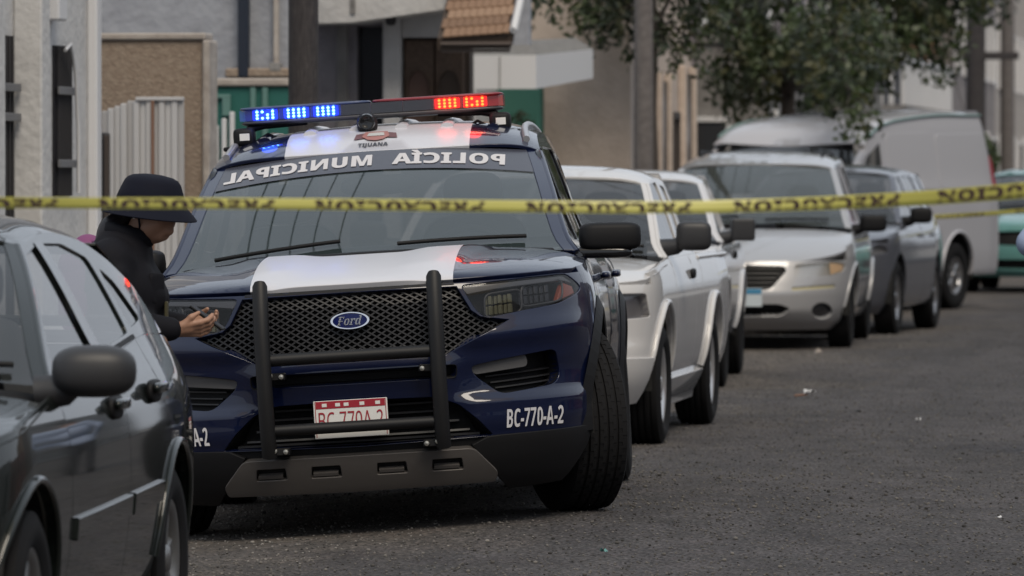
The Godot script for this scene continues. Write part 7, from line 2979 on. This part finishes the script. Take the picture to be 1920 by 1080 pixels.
func make_more_materials() -> void:
	M.sedan_paint = paint(0.008, 0.011, 0.010, 0.4)
	M.sedan_glass = glass(0.010, 0.013, 0.013, 0.45)
	M.mirror_plastic = flat(0.020, 0.020, 0.022, 0.5)
	M.mirror = flat(0.8, 0.8, 0.8, 0.05, 1.0)
	M.seat_grey = flat(0.10, 0.10, 0.10, 0.9)
	M.rim_dark = flat(0.22, 0.22, 0.22, 0.35, 0.7)
	M.rim_light = flat(0.55, 0.55, 0.56, 0.3, 0.7)
	M.white_paint = paint(0.52, 0.51, 0.505, 0.4)
	M.white_paint2 = paint(0.50, 0.50, 0.515, 0.4)
	M.van_paint = paint(0.42, 0.42, 0.45, 0.45)
	M.silver_paint = paint(0.34, 0.34, 0.35, 0.35, 0.25)
	M.slate_paint = paint(0.10, 0.105, 0.125, 0.3, 0.4)
	M.teal_paint = paint(0.10, 0.24, 0.23, 0.35)
	M.glass_grey = glass(0.02, 0.022, 0.022, 0.5)
	M.glass_green = glass(0.045, 0.055, 0.052, 0.6)
	M.glass_black = paint(0.012, 0.012, 0.013, 0.2)
	M.lens_haze = glass(0.5, 0.48, 0.40, 0.22)
	M.lens_yellow = flat(0.42, 0.38, 0.24, 0.25)
	M.amber_pale = flat(0.55, 0.33, 0.16, 0.25)
	M.plate_pale = flat(0.50, 0.56, 0.60, 0.5)
	M.plate_blue = flat(0.05, 0.22, 0.38, 0.5)
	M.chrome_soft = flat(0.55, 0.55, 0.56, 0.2, 0.9)
	M.rail_green = flat(0.16, 0.24, 0.23, 0.5)
	M.tail_red = flat(0.28, 0.03, 0.05, 0.25)


func make_street_materials() -> void:
	M.plaster_white = rough_wall([[0.0, 0.45, 0.445, 0.44], [0.5, 0.50, 0.495, 0.49], [1.0, 0.54, 0.535, 0.53]], 11, 0.35)
	M.trim_white = flat(0.58, 0.58, 0.59, 0.6)
	M.plaster_cream = rough_wall([[0.0, 0.30, 0.26, 0.23], [1.0, 0.46, 0.42, 0.38]], 12, 0.4)
	M.plaster_blue = rough_wall([[0.0, 0.24, 0.25, 0.28], [1.0, 0.34, 0.355, 0.39]], 13, 0.3)
	M.plaster_mauve = rough_wall([[0.0, 0.15, 0.14, 0.155], [1.0, 0.25, 0.235, 0.25]], 14, 0.3)
	M.plaster_grey = rough_wall([[0.0, 0.14, 0.135, 0.13], [1.0, 0.24, 0.23, 0.225]], 15, 0.3)
	M.plaster_slate = rough_wall([[0.0, 0.045, 0.048, 0.058], [1.0, 0.10, 0.10, 0.115]], 16, 0.3)
	M.plaster_pink = rough_wall([[0.0, 0.23, 0.185, 0.18], [1.0, 0.36, 0.295, 0.29]], 17, 0.3)
	M.plaster_pinkgrey = rough_wall([[0.0, 0.17, 0.15, 0.145], [1.0, 0.27, 0.24, 0.235]], 18, 0.3)
	M.stucco_tan = rough_wall([[0.0, 0.22, 0.165, 0.125], [0.5, 0.275, 0.215, 0.165], [1.0, 0.34, 0.275, 0.215]], 19, 1.1, 0.95, 4.0, 0.03)
	M.stucco_sand = rough_wall([[0.0, 0.45, 0.37, 0.31], [1.0, 0.55, 0.46, 0.395]], 20, 0.5)
	M.brick_red = rough_wall([[0.0, 0.14, 0.05, 0.04], [1.0, 0.24, 0.10, 0.08]], 23, 0.6)
	M.concrete = rough_wall([[0.0, 0.16, 0.155, 0.15], [1.0, 0.28, 0.27, 0.26]], 24, 0.5)
	M.roof_grey = rough_wall([[0.0, 0.12, 0.115, 0.11], [1.0, 0.22, 0.215, 0.205]], 25, 1.2)
	M.green_paint = flat(0.012, 0.105, 0.088, 0.6)
	M.green_pale = flat(0.10, 0.20, 0.18, 0.6)
	M.green_paint2 = flat(0.035, 0.135, 0.105, 0.7)
	M.metal_white = flat(0.50, 0.50, 0.51, 0.5)
	M.metal_white2 = flat(0.40, 0.395, 0.40, 0.5)
	M.rust = flat(0.20, 0.11, 0.075, 0.8)
	M.iron = flat(0.020, 0.019, 0.022, 0.6)
	M.iron_grey = flat(0.13, 0.13, 0.135, 0.5)
	M.iron_brown = flat(0.055, 0.042, 0.036, 0.7)
	M.pipe_dark = flat(0.010, 0.016, 0.030, 0.5)
	M.pane_black = flat(0.012, 0.011, 0.014, 0.25)
	M.pane_dark = flat(0.03, 0.032, 0.036, 0.12)
	M.wood_brown = rough_wall([[0.0, 0.07, 0.045, 0.032], [1.0, 0.13, 0.088, 0.062]], 26, 2.0, 0.7)
	M.wood_mid = flat(0.10, 0.055, 0.042, 0.6)
	M.wood_dark = flat(0.055, 0.038, 0.028, 0.7)
	M.wood_grey = flat(0.11, 0.088, 0.078, 0.8)
	M.tile_a = flat(0.22, 0.135, 0.085, 0.85)
	M.tile_b = flat(0.18, 0.11, 0.07, 0.85)
	M.tile_c = flat(0.27, 0.175, 0.115, 0.85)
	M.clay = flat(0.34, 0.20, 0.14, 0.8)
	M.pole_wood = rough_wall([[0.0, 0.018, 0.016, 0.018], [0.5, 0.035, 0.031, 0.033], [1.0, 0.075, 0.066, 0.064]], 27, 2.5, 0.85, 2.5)
	M.pole_wood.uv1_scale = Vector3(9.0, 0.6, 9.0)
	M.pole_grey = rough_wall([[0.0, 0.09, 0.08, 0.078], [1.0, 0.165, 0.15, 0.145]], 28, 1.0)
	M.bark = rough_wall([[0.0, 0.03, 0.025, 0.022], [1.0, 0.085, 0.07, 0.062]], 29, 3.0)
	M.wire = flat(0.010, 0.010, 0.012, 0.6)
	M.leaf_dark = leaf_mat(0.016, 0.024, 0.010)
	M.leaf_green = leaf_mat(0.038, 0.055, 0.020)
	M.leaf_olive = leaf_mat(0.055, 0.056, 0.022)
	M.tape = flat(0.50, 0.47, 0.13, 0.3)
	M.tape.backlight_enabled = true
	M.tape.backlight = lin(0.22, 0.20, 0.03)
	M.tape_ink = flat(0.035, 0.014, 0.012, 0.5)
	M.grit = flat(1, 1, 1, 0.9)
	M.grit.vertex_color_use_as_albedo = true
	# asphalt: fine grain of pale stones and dark pits over the road's own colour
	var a := StandardMaterial3D.new()
	a.vertex_color_use_as_albedo = true
	var im := Image.create(1024, 1024, false, Image.FORMAT_RGB8)
	var rg := RandomNumberGenerator.new()
	rg.seed = 77
	var no := FastNoiseLite.new()
	no.seed = 5
	no.frequency = 0.02
	no.fractal_octaves = 4
	var fine := FastNoiseLite.new()
	fine.seed = 9
	fine.frequency = 0.22
	fine.fractal_octaves = 2
	var bump := Image.create(1024, 1024, false, Image.FORMAT_RGB8)
	for y in 1024:
		for x in 1024:
			var k := 0.70 + 0.13 * rg.randfn() + 0.12 * no.get_noise_2d(absf(x - 512.0), absf(y - 512.0)) + 0.34 * fine.get_noise_2d(absf(x - 512.0), absf(y - 512.0))
			if rg.randf() < 0.06:
				k -= 0.35
			elif rg.randf() < 0.05:
				k += 0.35
			k = clampf(k, 0.12, 1.0)
			im.set_pixel(x, y, Color(k, k * 0.985, k * 0.985))
			bump.set_pixel(x, y, Color(k, k, k))
	a.albedo_texture = ImageTexture.create_from_image(im)
	bump.bump_map_to_normal_map(7.0)
	a.normal_enabled = true
	a.normal_texture = ImageTexture.create_from_image(bump)
	a.normal_scale = 1.0
	a.uv1_triplanar = true
	a.uv1_world_triplanar = true
	a.uv1_scale = Vector3.ONE * 0.13
	a.roughness = 0.92
	M.asphalt = a


func leaf_mat(r: float, g: float, b: float) -> StandardMaterial3D:
	var m := flat(r, g, b, 0.55)
	m.backlight_enabled = true
	m.backlight = lin(r * 0.8, g * 0.9, b * 0.5)
	return m


func make_people_materials() -> void:
	M.skin = flat(0.32, 0.175, 0.115, 0.55)
	M.jacket = flat(0.006, 0.006, 0.009, 0.8)
	M.jacket.metallic_specular = 0.3
	M.jacket.normal_enabled = true
	M.jacket.normal_texture = noise_tex(61, 0.012, 256, 2, null, 2.0)
	M.jacket.uv1_triplanar = true
	M.jacket.uv1_scale = Vector3.ONE * 3.0
	M.trousers = flat(0.014, 0.015, 0.022, 0.9)
	M.patch_olive = flat(0.05, 0.045, 0.02, 0.8)
	M.hair = flat(0.010, 0.008, 0.010, 0.45)
	M.hat = flat(0.005, 0.006, 0.013, 0.85)
	M.hat.metallic_specular = 0.3
	M.magenta = flat(0.17, 0.045, 0.13, 0.7)
	M.shirt_blue = flat(0.26, 0.32, 0.46, 0.8)


# ------------------------------------------------------------------ the scene
const POLICE_AT := Vector3(-0.574, 0.04, -26.1)
const POLICE_TURN := Vector3(-0.6, -2.4, 3.6)   # nose up, yaw, roll in degrees


func make_materials() -> void:
	M.navy = paint(0.004, 0.0075, 0.030, 0.35)
	M.white_film = flat(0.52, 0.52, 0.55, 0.3)
	M.black_plastic = flat(0.006, 0.006, 0.007, 0.6)
	M.black_plastic.metallic_specular = 0.35
	M.satin_black = flat(0.010, 0.010, 0.012, 0.45)
	M.bar_black = flat(0.008, 0.008, 0.009, 0.5)
	M.bar_black.metallic_specular = 0.4
	M.black_gloss = paint(0.006, 0.006, 0.007, 0.3)
	M.chrome = flat(0.75, 0.75, 0.77, 0.12, 1.0)
	M.silver = flat(0.42, 0.42, 0.44, 0.28, 0.6)
	M.reveal = flat(0.12, 0.12, 0.13, 0.25, 0.5)
	M.steel = flat(0.45, 0.44, 0.40, 0.35, 0.9)
	M.skid = flat(0.085, 0.078, 0.074, 0.45, 0.3)
	M.dark_metal = flat(0.06, 0.06, 0.065, 0.4, 0.5)
	M.badge_blue = paint(0.006, 0.012, 0.09, 0.3)
	M.plate_white = flat(0.66, 0.66, 0.64, 0.45)
	M.plate_red = flat(0.30, 0.012, 0.025, 0.45)
	M.ink = flat(0.03, 0.03, 0.035, 0.5)
	M.crest_brown = flat(0.12, 0.045, 0.045, 0.5)
	M.crest_red = flat(0.32, 0.13, 0.11, 0.5)
	M.crest_pale = flat(0.42, 0.42, 0.40, 0.5)
	M.lamp_gold = flat(0.16, 0.15, 0.09, 0.2, 0.5)
	M.lamp_dark = flat(0.035, 0.035, 0.04, 0.2, 0.5)
	M.amber = flat(0.26, 0.06, 0.03, 0.2)
	M.grey_lens = flat(0.11, 0.11, 0.115, 0.2)
	M.lens = glass(0.01, 0.01, 0.01, 0.30)
	M.lens.metallic_specular = 0.4
	M.lamp_black = flat(0.006, 0.006, 0.007, 0.5)
	M.lamp_black.metallic_specular = 0.3
	M.tint = glass(0.004, 0.005, 0.006, 0.75)
	M.screen = glass(0.034, 0.048, 0.050, 0.60)
	M.sunband = flat(0.045, 0.047, 0.062, 0.25)
	M.tyre = flat(0.010, 0.010, 0.011, 0.85)
	M.tyre.metallic_specular = 0.3
	M.rim_steel = flat(0.30, 0.30, 0.31, 0.3, 0.8)
	M.under = flat(0.008, 0.008, 0.008, 0.9)
	M.interior = flat(0.018, 0.018, 0.02, 0.8)
	M.dome_blue = glass(0.01, 0.05, 0.6, 0.35)
	M.dome_red = glass(0.6, 0.02, 0.02, 0.35)
	M.dome_smoke = glass(0.03, 0.03, 0.04, 0.5)
	M.dome_blue_top = flat(0.05, 0.07, 0.14, 0.25)
	M.dome_red_top = flat(0.20, 0.03, 0.04, 0.25)
	M.glow_blue = flat(0.01, 0.04, 0.5, 0.4)
	M.glow_blue.emission_enabled = true
	M.glow_blue.emission = Color(0.02, 0.16, 1.0)
	M.glow_blue.emission_energy_multiplier = 1.4
	M.glow_red = flat(0.5, 0.02, 0.01, 0.4)
	M.glow_red.emission_enabled = true
	M.glow_red.emission = Color(1.0, 0.03, 0.01)
	M.glow_red.emission_energy_multiplier = 1.2
	M.led_blue = flat(0.2, 0.5, 0.9, 0.4)
	M.led_blue.emission_enabled = true
	M.led_blue.emission = Color(0.45, 0.75, 1.0)
	M.led_blue.emission_energy_multiplier = 6.0
	M.led_red = flat(0.9, 0.4, 0.2, 0.4)
	M.led_red.emission_enabled = true
	M.led_red.emission = Color(1.0, 0.42, 0.10)
	M.led_red.emission_energy_multiplier = 4.5
	var fb := SystemFont.new()
	fb.font_names = PackedStringArray(["Droid Sans"])
	fb.font_weight = 700
	M.font_bold = fb
	var fs := SystemFont.new()
	fs.font_names = PackedStringArray(["Droid Sans"])
	M.font_sans = fs
	var se := SystemFont.new()
	se.font_names = PackedStringArray(["Droid Serif"])
	se.font_weight = 700
	M.font_serif = se
	var fv := FontVariation.new()
	fv.base_font = fb
	fv.variation_embolden = 0.6
	M.font_black = fv
	var ft := FontVariation.new()
	ft.base_font = fb
	ft.variation_embolden = 0.75
	M.font_tape = ft


func _ready() -> void:
	# camera: a long lens
	var cam := Camera3D.new()
	cam.name = "camera"
	add_child(cam)
	cam.position = Vector3(0, EYE, 0)
	cam.rotation_degrees = Vector3(-1.081, 0, 0)
	var at := CameraAttributesPhysical.new()
	at.frustum_focal_length = 255.6
	at.frustum_focus_distance = 25.5
	at.frustum_far = 1000.0
	at.frustum_near = 0.5
	at.exposure_aperture = 255.6 / 34.0
	cam.attributes = at
	cam.fov = 5.377
	cam.far = 1000.0
	cam.current = true

	# overcast sky and a weak, very soft sun
	var sm := ProceduralSkyMaterial.new()
	sm.sky_top_color = Color(0.72, 0.755, 0.80)
	sm.sky_horizon_color = Color(0.66, 0.68, 0.71)
	sm.sky_curve = 0.25
	sm.ground_bottom_color = Color(0.2, 0.2, 0.2)
	sm.ground_horizon_color = Color(0.4, 0.4, 0.4)
	var sky := Sky.new()
	sky.sky_material = sm
	var env := Environment.new()
	env.background_mode = Environment.BG_SKY
	env.sky = sky
	env.tonemap_mode = Environment.TONE_MAPPER_LINEAR
	env.tonemap_exposure = 1.42
	env.sdfgi_enabled = true
	env.ssao_enabled = true
	env.ssil_enabled = true
	var we := WorldEnvironment.new()
	we.name = "world_environment"
	we.environment = env
	add_child(we)
	var sun := DirectionalLight3D.new()
	sun.name = "sun"
	sun.light_energy = 0.5
	sun.light_angular_distance = 28.0
	sun.light_color = Color(1.0, 0.955, 0.89)
	sun.rotation_degrees = Vector3(-50, 15, 0)
	sun.shadow_enabled = true
	add_child(sun)
	make_materials()
	build_scene()


func build_scene() -> void:
	make_more_materials()
	make_street_materials()
	make_people_materials()
	build_houses()
	build_police()
	build_sedan()
	build_pickup(0)
	build_pickup(1)
	build_minivan()
	build_crossover()
	build_cargo_van()
	build_teal_car()
	for o in get_children():
		var n := String(o.name)
		if n.begins_with("police"):
			stand(o, 0.86, 3.025)
		elif n.begins_with("sedan"):
			stand(o, 0.74, 2.615)
		elif n.begins_with("pickup"):
			stand(o, 0.745, 2.75)
		elif n.begins_with("minivan"):
			stand(o, 0.81, 2.9)
		elif n.begins_with("crossover") or n.begins_with("hatchback"):
			stand(o, 0.765, 2.62)
		elif n.begins_with("cargo_van"):
			stand(o, 0.86, 3.43)
	build_ground()
	build_poles_and_trees()
	build_litter()
	build_officer()
	build_bystander()
	build_tape()
